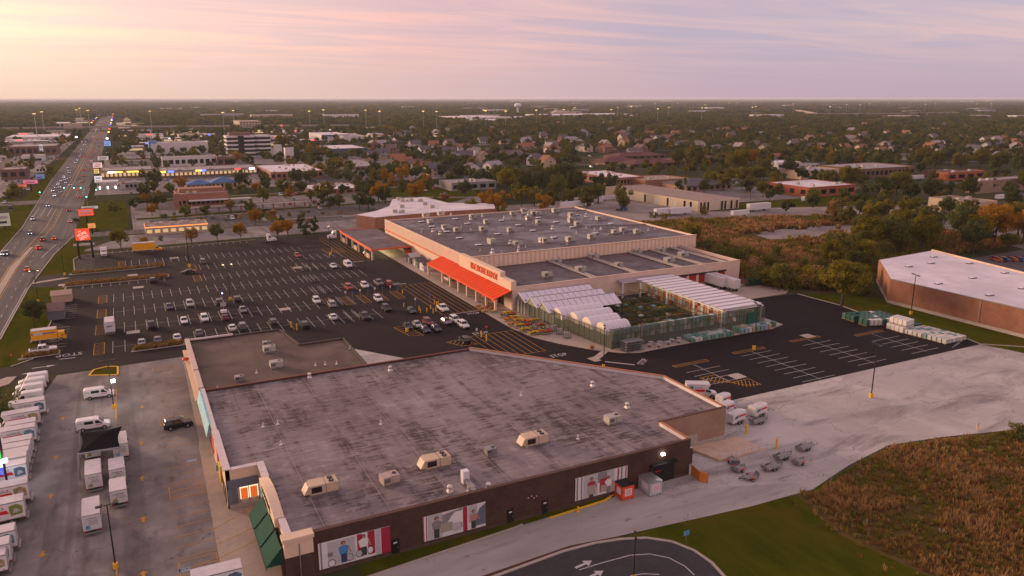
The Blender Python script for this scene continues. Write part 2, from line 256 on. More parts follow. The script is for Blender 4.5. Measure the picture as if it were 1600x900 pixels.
# ------------------------------------------------------------------ mesh helpers
class MB:
    def __init__(s): s.v = []; s.f = []; s.m = []
    def face(s, pts, m=0):
        k = len(s.v); s.v += [tuple(p) for p in pts]; s.f.append(tuple(range(k, k + len(pts)))); s.m.append(m); return s
    def box(s, x0, x1, y0, y1, z0, z1, m=0, top=None):
        k = len(s.v); s.v += [(x0, y0, z0), (x1, y0, z0), (x1, y1, z0), (x0, y1, z0), (x0, y0, z1), (x1, y0, z1), (x1, y1, z1), (x0, y1, z1)]
        for q, mm in (((0, 3, 2, 1), m), ((4, 5, 6, 7), m if top is None else top), ((0, 1, 5, 4), m), ((1, 2, 6, 5), m), ((2, 3, 7, 6), m), ((3, 0, 4, 7), m)):
            s.f.append(tuple(k + i for i in q)); s.m.append(mm)
        return s
    def hexa(s, b, t, m=0, top=None):               # four bottom and four top points
        k = len(s.v); s.v += [tuple(p) for p in b] + [tuple(p) for p in t]
        for q, mm in (((0, 3, 2, 1), m), ((4, 5, 6, 7), m if top is None else top), ((0, 1, 5, 4), m), ((1, 2, 6, 5), m), ((2, 3, 7, 6), m), ((3, 0, 4, 7), m)):
            s.f.append(tuple(k + i for i in q)); s.m.append(mm)
        return s
    def prism(s, poly, z0, z1, m=0, top=None):
        n = len(poly); k = len(s.v); s.v += [(x, y, z0) for x, y in poly] + [(x, y, z1) for x, y in poly]
        for i in range(n): j = (i + 1) % n; s.f.append((k + i, k + j, k + n + j, k + n + i)); s.m.append(m)
        s.f.append(tuple(k + n + i for i in range(n))); s.m.append(m if top is None else top)
        s.f.append(tuple(k + n - 1 - i for i in range(n))); s.m.append(m); return s
    def loft(s, secs, m=0, cap=True):
        n = len(secs[0]); k = len(s.v)
        for q in secs: s.v += [tuple(p) for p in q]
        for a in range(len(secs) - 1):
            for i in range(n): j = (i + 1) % n; s.f.append((k + a * n + i, k + a * n + j, k + (a + 1) * n + j, k + (a + 1) * n + i)); s.m.append(m)
        if cap:
            s.f.append(tuple(k + n - 1 - i for i in range(n))); s.m.append(m); e = k + (len(secs) - 1) * n; s.f.append(tuple(e + i for i in range(n))); s.m.append(m)
        return s
    def tube(s, p0, p1, r0, r1=None, n=8, m=0):
        p0 = Vector(p0); p1 = Vector(p1); r1 = r0 if r1 is None else r1; d = (p1 - p0).normalized(); a = d.orthogonal().normalized(); b = d.cross(a)
        return s.loft([[p + r * (math.cos(t) * a + math.sin(t) * b) for t in (2 * PI * i / n for i in range(n))] for p, r in ((p0, r0), (p1, r1))], m)
    def dome(s, c, r, h, n=10, k=4, m=0):
        c = Vector(c); secs = [[c + Vector((r * math.cos(PI / 2 * a / k) * math.cos(t), r * math.cos(PI / 2 * a / k) * math.sin(t), h * math.sin(PI / 2 * a / k))) for t in (2 * PI * i / n for i in range(n))] for a in range(k)]
        secs.append([c + Vector((.02 * math.cos(t), .02 * math.sin(t), h)) for t in (2 * PI * i / n for i in range(n))]); return s.loft(secs, m)
    def strip(s, a, b, wd, z, m=0):                 # flat painted line
        a = Vector(a); b = Vector(b); d = (b - a).normalized(); p = Vector((-d.y, d.x)) * wd / 2
        return s.face([(*(a - p), z), (*(b - p), z), (*(b + p), z), (*(a + p), z)], m)
    def beam(s, a, b, wd, h, m=0):
        a = Vector(a); b = Vector(b); d = (b - a).normalized(); p = d.cross(Vector((0, 0, 1)))
        p = (p.normalized() if p.length > 1e-4 else Vector((1, 0, 0))) * wd / 2; u = Vector((0, 0, h / 2)) if abs(d.z) < .9 else d.cross(p.normalized()) * h / 2
        return s.loft([[e - p - u, e + p - u, e + p + u, e - p + u] for e in (a, b)], m)
    def mesh(s, name, mats, off=(0, 0, 0), smooth=False):
        me = bpy.data.meshes.new(name); me.from_pydata([(x - off[0], y - off[1], z - off[2]) for x, y, z in s.v], [], s.f)
        for mm in (mats if isinstance(mats, (list, tuple)) else [mats]): me.materials.append(mm)
        me.polygons.foreach_set('material_index', s.m)
        if smooth: me.polygons.foreach_set('use_smooth', [True] * len(s.f))
        me.update(); return me
    def build(s, name, mats, parent=None, smooth=False):
        off = parent.location if parent else (0, 0, 0)
        if parent and parent.parent: off = Vector(off) + parent.parent.location
        return link(bpy.data.objects.new(name, s.mesh(name, mats, off, smooth)), parent)
def link(o, parent=None):
    COL.objects.link(o)
    if parent: o.parent = parent
    return o
def tag(o, label=None, cat=None, group=None, kind=None):
    for k, v in (('label', label), ('category', cat), ('group', group), ('kind', kind)):
        if v: o[k] = v
    return o
def thing(name, label, cat, loc=(0, 0, 0), rz=0.0, group=None):
    o = bpy.data.objects.new(name, None); o.empty_display_size = .2; link(o); o.location = loc if len(loc) == 3 else (*loc, 0); o.rotation_euler.z = rz
    return tag(o, label, cat, group)
def struct(name, mb, mats, label=None):
    o = mb.build(name, mats); o['kind'] = 'structure'
    if label: o['label'] = label
    return o
def sheet_(name, poly, z, mat, label=None): return struct(name, MB().face([(x, y, z) for x, y in poly]), mat, label)
def textmesh(s, size, cache={}):
    if (s, size) in cache: return cache[(s, size)]
    c = bpy.data.curves.new('lettering', 'FONT'); c.body = s; c.size = size; c.align_x = 'CENTER'; c.align_y = 'CENTER'; c.resolution_u = 2
    o = bpy.data.objects.new('lettering', c); me = bpy.data.meshes.new_from_object(o); bpy.data.objects.remove(o)
    vs = np.array([v.co[:] for v in me.vertices]); fs = [tuple(p.vertices) for p in me.polygons]; bpy.data.meshes.remove(me)
    cache[(s, size)] = (vs, fs); return vs, fs
def add_text(mb, s, org, right, up, hgt, width=None, m=0, thick=0.0):
    vs, fs = textmesh(s, 1.0)
    w0 = vs[:, 0].max() - vs[:, 0].min(); h0 = vs[:, 1].max() - vs[:, 1].min(); cx = (vs[:, 0].max() + vs[:, 0].min()) / 2; cy = (vs[:, 1].max() + vs[:, 1].min()) / 2
    sy = hgt / h0; sx = width / w0 if width else sy; org = Vector(org); right = Vector(right); up = Vector(up); nrm = right.cross(up)
    k = len(mb.v); mb.v += [tuple(org + right * float((x - cx) * sx) + up * float((y - cy) * sy) + nrm * thick) for x, y, z in vs]
    for f in fs: mb.f.append(tuple(k + i for i in f)); mb.m.append(m)
    if thick:                                        # sides of raised letters
        ed = {}
        for f in fs:
            for a, b in zip(f, f[1:] + f[:1]):
                if (b, a) in ed: del ed[(b, a)]
                else: ed[(a, b)] = 1
        k2 = len(mb.v); mb.v += [tuple(Vector(p) - nrm * thick) for p in mb.v[k:k + len(vs)]]
        for a, b in ed: mb.f.append((k + b, k + a, k2 + a, k2 + b)); mb.m.append(m)
    return mb
class Proto:                                         # a kind of thing: parts as shared meshes, placed as individuals
    def __init__(s, name, cat): s.name = name; s.cat = cat; s.parts = []
    def part(s, name, mb, mats, parent=None, loc=(0, 0, 0), smooth=False):
        me = mb if isinstance(mb, bpy.types.Mesh) else mb.mesh(name, mats, (0, 0, 0), smooth); s.parts.append((name, me, loc, parent)); return len(s.parts) - 1
    def place(s, loc, rz, label, group=None, swap=None, scale=None, only=None):
        e = thing(s.name, label, s.cat, loc, rz, group)
        if scale: e.scale = scale if isinstance(scale, tuple) else (scale,) * 3
        obs = []
        for name, me, l, par in s.parts:
            o = bpy.data.objects.new(name, me); COL.objects.link(o); o.parent = e if par is None else obs[par]; o.location = l; obs.append(o)
            if swap:
                for i, mm in enumerate(me.materials):
                    if mm in swap: o.material_slots[i].link = 'OBJECT'; o.material_slots[i].material = swap[mm]
        return e
# ================================================================== ground, roads, lots, paint
A = MATS
sheet_('ground', [(-45000, -300), (60000, -300), (60000, 60000), (-45000, 60000)], 0, A['ground_earth'])
ROADR = [(-34, 60), (-34, 229), (-33, 290), (-29.4, 351), (-24.5, 395), (-24.5, 625), (-22, 900), (-22, 5200)]
ROADL = [(-53, 5200), (-53, 1000), (-52, 700), (-48, 434), (-50, 330), (-51, 60)]
sheet_('road', ROADR + ROADL, .03, A['road_asphalt'], 'wide multi lane road running straight to the horizon')
sheet_('cross_street', [(-300, 528), (-50, 528), (-50, 548), (-300, 552)], .024, A['road_asphalt'])
sheet_('cross_street', [(-25, 402), (-2, 402), (60, 398), (130, 396), (130, 386), (60, 387), (-25, 389)], .024, A['road_asphalt'])
LOT = [(-36, 193), (-36, 202.5), (-29, 203), (-25, 207), (-23.5, 240), (-22, 286), (-33.5, 291), (-33.5, 308), (-20.5, 309), (-22, 336), (-20, 343), (48, 348.5), (100, 352), (100, 193.5), (156, 193.5), (156, 172), (176, 171.5), (187.5, 170), (188.6, 154), (186.5, 143), (190, 128), (191.5, 118), (189.7, 111.6), (92, 111.6), (60, 155), (42, 170), (9, 180), (8.5, 192.6)]
sheet_('parking_lot', LOT, .036, A['lot_asphalt'], 'freshly sealed near black car park with white stall lines')
sheet_('rental_lot', [(-45, 60), (14, 60), (14, 188), (8, 192.7), (-19, 191.5), (-22, 172), (-27, 160), (-45, 150)], .028, A['old_asphalt'], 'worn grey asphalt lot full of rental trucks')
sheet_('concrete_yard', [(10, 79.6), (10, 87), (24, 87), (45, 89.0), (60, 90), (93, 98), (93, 113), (189.6, 113), (193, 101), (240, 70), (147, 75.9), (130, 80.5), (118, 82.7), (105, 80.5), (92.9, 77.3), (80, 77.8), (61, 79.8), (48, 81), (36.5, 79.8)], .032, A['pale_concrete'], 'pale cracked concrete yard with dark tyre marks')
sheet_('service_drive', [(10, 79.7), (10, 86.8), (23, 86.8), (45, 88.6), (62, 89.4), (70, 88.5), (92, 80), (92.5, 77.5), (80, 77.9), (61, 79.9), (48, 81), (36.5, 79.9)], .040, A['service_drive'])
# lawns
def lawn(poly, z=.012): return sheet_('lawn', poly, z, A['lawn_grass'])
lawn([(-34, 60), (-34, 229), (-33, 290), (-22, 288), (-24, 207), (-29, 201), (-29, 150), (-36, 60)], .016)
lawn([(-33, 306), (-29.4, 351), (-24.5, 395), (-17, 388), (-19, 352), (-17, 344), (-21, 337), (-19.5, 309)], .020)
lawn([(-24.5, 410), (-24.5, 520), (-2, 520), (-2, 410)], .018)
lawn([(-60, 60), (-60, 430), (-58, 900), (-52.5, 900), (-52, 700), (-48, 434), (-50, 330), (-51, 60)], .016)
lawn([(22, 86.9), (45, 88.8), (62.8, 89.6), (66, 90.6), (22, 90.6)], .046)
lawn([(20, 50), (150, 30), (150, 70), (147, 75.9), (118, 82.6), (92.9, 77.2), (61, 79.7), (50, 79)], .020)
lawn([(189.8, 112), (192, 119), (190.4, 129), (187, 143), (189, 155), (188, 170), (206, 160), (210, 95), (250, 66), (240, 60), (193, 101)], .026)
lawn([(296, 300), (420, 300), (420, 345), (312, 345), (312, 329)], .016)
sheet_('weed_field', [(88.4, 54), (86, 66), (89.4, 77.8), (93.5, 76.5), (118, 82.2), (132, 79.4), (143.8, 76.6), (300, 40), (300, 0), (80, 20)], .026, A['weed_ground'])
sheet_('scrub_field', [(190, 172), (186, 196), (198, 235), (205, 312), (262, 300), (330, 280), (345, 190), (262, 186), (222, 174), (207, 160)], .016, A['weed_ground'])
sheet_('gravel_yard', [(205, 318), (212, 395), (275, 420), (275, 395), (280, 327), (330, 320), (420, 290), (410, 262), (345, 284), (262, 304), (215, 314)], .022, A['gravel_yard'])
sheet_('gravel_yard', [(252, 246), (310, 236), (318, 256), (296, 266), (256, 262)], .020, A['gravel_yard'])
sheet_('machine_yard', [(256, 178), (330, 182), (360, 130), (300, 60), (232, 60)], .024, A['road_asphalt'])
sheet_('truck_apron', [(155, 172), (185, 172), (196, 180), (196, 194), (155, 194)], .030, WALK)
# business parking along the road, streets and the open ground further off
for poly in ([(-20, 353), (100, 356), (100, 386), (-2, 386)], [(0, 400), (135, 400), (200, 420), (200, 520), (0, 520)], [(-20, 560), (230, 560), (260, 1010), (-18, 1010)], [(100, 356), (205, 330), (212, 398), (100, 400)],
             [(-400, 330), (-74, 330), (-64, 900), (-60, 1500), (-700, 1500)], [(300, 350), (420, 340), (450, 400), (330, 420)], [(330, 180), (470, 170), (520, 240), (420, 260), (345, 240)]):
    sheet_('business_lot', poly, .010, A['old_asphalt'])
for poly in ([(8, 402), (60, 400), (62, 430), (8, 432)], [(70, 404), (128, 402), (150, 440), (72, 442)], [(2, 470), (60, 466), (64, 500), (2, 504)], [(20, 640), (90, 640), (92, 700), (20, 700)], [(0, 780), (110, 770), (116, 860), (0, 860)], [(-180, 420), (-80, 420), (-78, 480), (-180, 486)], [(-260, 560), (-90, 560), (-84, 640), (-260, 650)], [(110, 560), (190, 560), (200, 640), (112, 650)], [(-300, 760), (-90, 760), (-88, 860), (-300, 870)]): sheet_('sealed_lot', poly, .018, A['road_asphalt'])
for poly in ([(62, 401), (68, 401), (70, 445), (64, 445)], [(2, 433), (150, 443), (152, 449), (2, 440)], [(130, 400), (150, 402), (190, 440), (170, 452)], [(0, 506), (110, 502), (112, 515), (0, 518)], [(100, 640), (108, 640), (116, 760), (106, 760)], [(-74, 440), (-66, 440), (-64, 640), (-72, 640)], [(104, 358), (150, 352), (154, 384), (106, 386)], [(140, 470), (205, 440), (212, 500), (150, 520)], [(0, 872), (120, 866), (124, 884), (0, 892)]): sheet_('lawn', poly, .020, A['lawn_grass'])
for poly in ([(215, 520), (330, 470), (480, 430), (488, 440), (335, 482), (222, 533)], [(228, 540), (238, 538), (420, 880), (408, 884)], [(290, 640), (560, 560), (562, 569), (294, 650)], [(380, 800), (900, 640), (902, 648), (384, 808)], [(470, 180), (490, 178), (640, 620), (628, 624)], [(480, 520), (1000, 420), (1002, 430), (482, 530)]):
    sheet_('street', poly, .022, A['road_asphalt'])
# kerbs as real steps
def kerb(name, pts, wd=.3, h=.15, mat=KERB):
    mb = MB()
    for a, b in zip(pts, pts[1:]): mb.beam((*a, h / 2), (*b, h / 2), wd, h)
    return struct(name, mb, mat)
kerb('kerb', ROADR[1:5]); kerb('kerb', [(-51, 60), (-50, 330), (-48, 434), (-52, 700)])
kerb('kerb', [(-29, 203), (-25, 207), (-23.5, 240), (-22, 286)]); kerb('kerb', [(-20.5, 309.5), (-22, 336), (-20, 343), (48, 348.5)])
kerb('kerb', [(22, 86.8), (45, 88.7), (46.5, 89.0)]); kerb('yellow_kerb', [(51, 88.7), (61.2, 89.3), (64.2, 90.6)], .35, .15, YEL)
kerb('kerb', [(188, 170), (188.9, 154), (186.9, 143), (190.3, 128), (191.8, 118), (190, 111.6), (240, 70)], .4)
# median and splitter islands
def island(name, poly, mat=WALK, h=.15, kb=True):
    o = struct(name, MB().prism(poly, 0, h), mat); return o
island('traffic_island', [(-42.2, 200), (-42.2, 330), (-39.5, 372), (-38.3, 372), (-40, 330), (-40.2, 200)])
island('traffic_island', [(-33, 297.5), (-24, 301.5), (-21.5, 300.5), (-24, 299), (-32.5, 295.5)])
island('traffic_island', [(-34, 190.5), (-29, 195), (-27, 194.6), (-28, 190), (-33, 186)])
# walkways
sheet_('walkway', [(5.6, 90), (5.6, 100), (6.3, 137), (6.6, 141), (7.2, 188), (8.2, 192), (13, 192), (13, 78), (5, 78)], .050, WALK, 'tan concrete walk along the storage front')
HDWALK = [(89.2, 350), (89.2, 178), (90.5, 168), (94, 160), (99, 152), (104, 146.8), (108, 145), (119, 145.6), (152, 145.2), (158, 147), (158, 193.5), (98, 193.5), (98, 350)]
struct('store_walkway', MB().prism(HDWALK, 0, .15), WALK)
sheet_('concrete_path', [(96.5, 145.5), (97.5, 146), (103.5, 150.5), (102, 151.5), (96.3, 147.4), (94.2, 147.2), (94.6, 144.2), (96.6, 144.3)], .160, WALK)
# south loop drive with kerb and mulch strip
outer = [G(*p) for p in ((700, 930), (760, 906), (820, 884), (880, 862), (930, 849), (970, 843), (1010, 841), (1050, 847), (1085, 861), (1112, 880), (1135, 905), (1150, 940))]
sheet_('loop_drive', outer, .034, M('loop_asphalt', (.042, .037, .037), .85, .2, .4)); kerb('kerb', outer[1:], .45)
sheet_('mulch_strip', [G(*p) for p in ((740, 905), (890, 853), (967, 838), (975, 842), (930, 849), (880, 862), (760, 906))], .052, M('mulch', (.085, .034, .02), .95, .3, 4, .6, 12))

# ---- paint
W_ = MB(); Y_ = MB(); zp = .050
def row(Y, x0, x1, half=5.3, step=2.75, centre=True, skip=()):
    n = int((x1 - x0) / step + .5)
    for i in range(n + 1):
        x = x0 + i * step
        if any(a < x < b for a, b in skip): continue
        W_.strip((x, Y - half), (x, Y + half), .11, zp)
    if centre: W_.strip((x0, Y), (x1, Y), .08, zp + .004)
def hatch_box(x0, x1, y0, y1, mb=None, step=1.1, wd=.14):
    mb = mb or Y_
    for a, b in (((x0, y0), (x1, y0)), ((x1, y0), (x1, y1)), ((x1, y1), (x0, y1)), ((x0, y1), (x0, y0))): mb.strip(a, b, wd, zp)
    y = y0 + step * .3
    while y < y1 - step: mb.strip((x0, y), (x1, y + step), wd * .8, zp + .004); y += step
row(318.5, -2, 58); row(299, 20.6, 72); row(280, 20.6, 74); row(262.5, -7.8, 72); row(244.4, -7.8, 72); row(226.6, -7.8, 61); row(208.5, -7.8, 62, skip=((-3, 9),))
row(345, -14, 45, 2.6, centre=False); row(283.5, -17, 7, 2.6, centre=False)
for Yc, x in ((318.5, -6.3), (262.5, -12), (244.4, -12), (226.6, -12), (208.5, -12), (299, 17), (280, 17)): hatch_box(x, x + 2.3, Yc - 5, Yc + 5)
for i in range(1, 9): W_.strip((-24.3 + .1 * i, 212 + i * 2.75), (-18.4, 212 + i * 2.75), .13, zp)
for i in range(7): W_.strip((-24 + .1 * i, 243 + i * 2.75), (-17.6, 243 + i * 2.75), .13, zp)
for i in range(10): W_.strip((-20.8, 311 + i * 2.9), (-14.6, 311 + i * 2.9), .13, zp)
def lane_hatch(x0, x1, y0, y1, step=1.75):
    x = x0
    while x <= x1 + .01: Y_.strip((x, y0), (x, y1), .13, zp); x += step
    Y_.strip((x0, y0), (x1, y0), .13, zp); Y_.strip((x0, y1), (x1, y1), .13, zp)
lane_hatch(73.5, 80.6, 282, 338); lane_hatch(77.5, 88.5, 199, 238); lane_hatch(76, 88.5, 157, 176)
for y0, n in ((313.5, 6),):                                          # pick-up bays outlined in yellow
    for i in range(n): hatch_box(61 + i * 2.1, 63.1 + i * 2.1, y0, y0 + 9, step=30)
for x in (66, 69.3, 72.6, 75.9): hatch_box(x - 4, x - 1.6, 257.5, 267.5, step=1.6) if False else None
for x in (50, 55.5, 61, 66.5, 72): hatch_box(x, x + 2.2, 221.5, 231.5, step=1.5)
for x in (69, 73): hatch_box(x, x + 3.2, 303, 313, step=1.6)
def blob_hatch(pts):
    P = [G(*p) for p in pts]
    for a, b in zip(P, P[1:] + P[:1]): Y_.strip(a, b, .15, zp)
    a, b = Vector(P[0]), Vector(P[len(P) // 2])
    for i in range(1, 8):
        c = a.lerp(b, i / 8); d = (b - a).normalized(); q = Vector((-d.y, d.x)); h = 2.0 * math.sin(PI * i / 8); Y_.strip(c - q * h, c + q * h, .13, zp + .004)
blob_hatch([(615, 512), (640, 525), (662, 524), (632, 509)]); blob_hatch([(698, 535), (722, 541), (748, 538), (718, 531)])
blob_hatch([(1093, 591), (1118, 596), (1142, 598), (1116, 586)]); blob_hatch([(1142, 598), (1165, 602), (1189, 601), (1170, 592)])
W_.strip((73.5, 240), (80.5, 240), .5, zp); W_.strip((80.5, 198), (88.5, 198), .35, zp); W_.strip((73, 282), (78, 282), .45, zp); W_.strip((97, 143.5), (102, 138.5), .4, zp)
for s_, p, rt, up, hg, wd in (('STOP', G(108, 554.5), (-1, 0, 0), (0, -1, 0), 2.2, 5.6), ('STOP', (76.5, 241.3), (1, 0, 0), (0, 1, 0), 1.6, 4.5), ('STOP', (86, 196), (1, 0, 0), (0, 1, 0), 1.6, 4), ('STOP', (80, 177.6), (1, 0, 0), (0, 1, 0), 1.8, 4.5), ('STOP', (89.5, 152.5), (1, 0, 0), (0, 1, 0), 1.9, 4.5), ('STOP', (105, 139.5), (.8, .6, 0), (-.6, .8, 0), 1.6, 4.2)):
    add_text(W_, s_, (*p, zp), rt, up, hg, wd)
W_.strip(G(93, 561.5), G(118, 559), .4, zp)
# east part of the lot: rows running along the lot with cross stripes
for xc, y0, y1, n in ((114.5, 120, 132.5, 4), (133.6, 112, 133.5, 8), (153.5, 114, 134, 7), (172.5, 114, 130, 5)):
    W_.strip((xc, y0), (xc, y1), .12, zp)
    for i in range(n): yy = y0 + .6 + i * 2.75; W_.strip((xc - 5, yy), (xc + 5, yy), .13, zp + .004)
    hatch_box(xc - 5, xc + 5, y1 + .3, y1 + 1.5, step=30); Y_.strip((xc - 5, y1 + .9), (xc + 5, y1 + .9), .12, zp + .008)
for x in (186, 188.5): W_.strip((x - 5, 113.2 + (x - 186) * .4), (x, 114.5 + (x - 186) * .4), .13, zp)
# road lines
for x in (-36.6, -45.2): 
    y = 205
    while y < 900: W_.strip((x + (1.0 if y > 395 else 0), y), (x + (1.0 if y > 395 else 0), y + 3), .16, zp); y += 12
for a, b in (((-42.7, 200), (-42.7, 330)), ((-42.7, 330), (-37.6, 430)), ((-39.7, 200), (-39.7, 330)), ((-39.7, 330), (-34.8, 430)), ((-37.6, 430), (-37.6, 500)), ((-34.6, 430), (-34.6, 500)), ((-38.2, 560), (-38.2, 1500)), ((-35.8, 560), (-35.8, 1500))): Y_.strip(a, b, .3, zp)
for i in range(9): Y_.strip((-39 + i * .4, 376 + i * 6), (-37 + i * .4, 380 + i * 6), .25, zp)
for y in (512, 520): W_.strip((-49, y), (-24.6, y), .45, zp)
for x in (-46.5, -43.2, -40): W_.strip((x, 470), (x, 508), .22, zp); W_.strip((x + 16, 560), (x + 16, 610), .22, zp)
W_.strip((-33.5, 345), (-30.2, 375), .25, zp); W_.strip((-34.8, 200), (-34.6, 229), .2, zp); W_.strip((-34.6, 229), (-33.7, 290), .2, zp)
def arrow(mb, c, ang, L=2.6, wd=.35, z=zp):
    d = Vector((math.cos(ang), math.sin(ang))); q = Vector((-d.y, d.x)); c = Vector(c); s0 = c - d * L / 2; s1 = c + d * L * .1
    mb.strip(s0, s1, wd, z); mb.face([(*(s1 - q * wd * 1.7), z), (*(c + d * L / 2), z), (*(s1 + q * wd * 1.7), z)])
for p, a in (((912, 882), .0), ((930, 898), .0)): arrow(W_, G(*p), .15, 2.9, .42)
for pts in (((905, 891), (940, 880), (985, 868), (1015, 866), (1045, 872), (1070, 885), (1085, 899)), ((985, 900), (1005, 897), (1030, 898))):
    P = [G(*p) for p in pts]
    for a, b in zip(P, P[1:]): W_.strip(a, b, .16, zp + .004)
arrow(W_, (-22, 199.5), 0.05, 5, .35); arrow(W_, (-24, 196), PI, 5, .35)
# rental lot: yellow stalls by the storage front, arrows and a centre line
for i in range(31):
    y = 99.5 + i * 2.9; x1 = 5.6 if y < 105 else 6.2
    if i not in (12, 13): Y_.strip((.4 + .02 * i, y), (x1, y + .15), .12, zp)
for y in (97.4, 120.4, 151, 183.6): hatch_box(.6, 5.4, y, y + 4.2, step=1.3)
Y_.strip((-7, 158), (-7, 176), .2, zp); Y_.strip((-6.9, 98), (-6.9, 104), .2, zp)
for y in (163, 165.9, 168.8, 171.7): Y_.strip((-12, y), (-7, y), .1, zp)
for a, b in (((5.5, 108), (12.8, 112.5)), ((5.5, 103.6), (12.4, 106.5)), ((5.4, 100), (12.6, 103))): Y_.strip(a, b, .14, .062)
Y_.strip((10.4, 111.3), (12.4, 102.8), .16, .066)
for p, a in (((79, 776), PI / 2), ((98, 654), PI / 2), ((88, 715), PI / 2), ((66, 866), -PI / 2), ((222, 636), -PI / 2), ((221, 693), PI / 2), ((222, 748), PI / 2), ((224, 812), PI / 2), ((224, 898), PI / 2)):
    arrow(Y_, G(*p), a, 1.7, .4)
struct('white_line_paint', W_, LINEW); struct('yellow_line_paint', Y_, LINEY)
BL = MB()
for p in ((280, 651), (300, 720), (288, 891)):
    x, y = G(*p); BL.box(x - .8, x + .8, y - .45, y + .45, .044, .05)
struct('blue_stall_paint', BL, M('blue_paint', (.20, .30, .38), .8, .35, 3))
# yellow-kerbed grass islet, drain slabs, wet patches
ip = [G(*p) for p in ((139, 587), (147, 578), (168, 573), (184, 573), (184, 586))]
kerb('yellow_kerb', ip + ip[:1], .35, .15, YEL); sheet_('lawn', ip, .06, A['lawn_grass'])
SL = MB()
for p in ((1262, 525), (1152, 588), (207, 405 + 25), (216, 449), (208, 519), (272, 403), (465, 418), (445, 483), (100, 445)):
    x, y = G(*p); SL.box(x - 1.6, x + 1.6, y - 1.4, y + 1.4, .036, .047)
struct('drain_slab', SL, KERB)
# ================================================================== storage building (near)
RZ = 5.7; PT = 6.35
sb = thing('storage_building', 'long low storage building with stained grey roof and dark brown brick front', 'building', (40, 120, 0))
FOOT = [(13.2, 90.2), (78.4, 90.2), (78.4, 98), (93, 98), (93, 116), (65, 150.4), (8.4, 150.4), (8.4, 113), (13.2, 113)]
RUST = M('rust_coping', (.38, .16, .075), .8, .15, 1.2); FLASH = M('white_flashing', (.58, .53, .51), .6, .1, 1); COPE = M('pale_coping', (.56, .49, .47), .6, .1, .8); DKCOPE = M('brown_coping', (.095, .05, .036), .85, .15, 1)
MB().face([(x, y, RZ) for x, y in FOOT]).build('roof', A['stained_roof'], sb)
def wall_run(name, a, b, z0, z1, mat, th=.4, inward=1, cope=None, inner=None, parent=sb):
    a = Vector(a); b = Vector(b); d = (b - a).normalized(); n = Vector((-d.y, d.x)) * th * inward
    q = [(*a, 0), (*b, 0), (*(b + n), 0), (*(a + n), 0)]
    if inward < 0: q = [q[1], q[0], q[3], q[2]]
    mb = MB().hexa([(x, y, z0) for x, y, _ in q], [(x, y, z1) for x, y, _ in q]); o = mb.build(name, mat, parent)
    if cope:
        e = .06; a2 = a - n.normalized() * e - d * .02; b2 = b - n.normalized() * e + d * .02; n2 = n + n.normalized() * 2 * e
        qq = [a2, b2, b2 + n2, a2 + n2]
        if inward < 0: qq = [qq[1], qq[0], qq[3], qq[2]]
        MB().hexa([(*p, z1 + .002) for p in qq], [(*p, z1 + .12) for p in qq]).build('coping', cope, parent)
    if inner:
        n3 = n * 1.08; qq = [a + n * 1.01, b + n * 1.01, b + n3, a + n3]
        if inward < 0: qq = [qq[1], qq[0], qq[3], qq[2]]
        MB().hexa([(*p, RZ + .01) for p in qq], [(*p, z1 - .03) for p in qq]).build('flashing', inner, parent)
    return o
wall_run('front_wall', (16.4, 90.2), (78.4, 90.2), 0, PT, A['brown_brick'], .4, 1, DKCOPE)
wall_run('return_wall', (78.4, 90.61), (78.4, 98), 0, PT, A['tan_brick'], .4, 1, RUST, FLASH)
wall_run('side_wall', (78.01, 98), (93, 98), 0, PT, A['tan_brick'], .4, 1, DKCOPE)
wall_run('side_wall', (93, 98.41), (93, 116), 0, PT, A['tan_brick'], .4, 1, RUST, FLASH)
wall_run('diagonal_wall', (93, 116.02), (65, 150.4), 0, PT, A['tan_brick'], .4, 1, RUST, FLASH)
wall_run('back_wall', (64.7, 150.42), (8.8, 150.42), 0, RZ + .35, A['brown_brick'], .35, 1, M('maroon_coping', (.16, .055, .045), .7, .1, 1))
wall_run('facade_wall', (8.4, 150.4), (8.4, 129), 0, PT, CREAM, .4, 1)
wall_run('facade_wall', (8.4, 128.98), (8.4, 113), 0, PT, CREAM, .6, 1)
wall_run('entry_wall', (8.4, 113), (13.2, 113), 0, PT, CREAM, .5, 1)
wall_run('facade_wall', (13.2, 113), (13.2, 90.2), 0, PT, CREAM, .5, 1)
mb = MB().box(15.0, 78, 90.12, 90.2, 0, .5); mb.build('wall_base', M('wall_base', (.08, .05, .04), .9, .2, 1), sb)
def cap_row(x0, x1, y0, y1, n, along):                              # pale coping stones laid one by one
    for i in range(n):
        if along == 'y': b = (x0, x1, y0 + (y1 - y0) * i / n + .015, y0 + (y1 - y0) * (i + 1) / n - .015)
        else: b = (x0 + (x1 - x0) * i / n + .015, x0 + (x1 - x0) * (i + 1) / n - .015, y0, y1)
        MB().box(*b, PT + .003, PT + .17 + .01 * (i % 2)).build('coping_stone', COPE, sb)
cap_row(8.1, 9.2, 113.1, 128.9, 9, 'y'); cap_row(9.25, 13.0, 112.8, 113.7, 2, 'x'); cap_row(13.05, 14.1, 108.3, 113.7, 3, 'y'); cap_row(13.05, 14.0, 90.5, 95.4, 3, 'y')
MB().box(8.2, 9.0, 129, 150.3, PT + .002, PT + .14).build('coping', COPE, sb)
# corner pier with cornice
mb = MB().box(12.75, 16.4, 89.75, 91, 3.9, 6.1).box(12.55, 16.55, 89.6, 91.2, 6.1, 6.6); mb.build('cornice', CREAM, sb)
MB().box(12.8, 16.38, 89.9, 90.95, 0, 3.9).build('corner_pier', A['brown_brick'], sb)
MB().tube((14.6, 89.68, .1), (14.6, 89.68, 5.6), .07).build('downpipe', STEEL, sb)
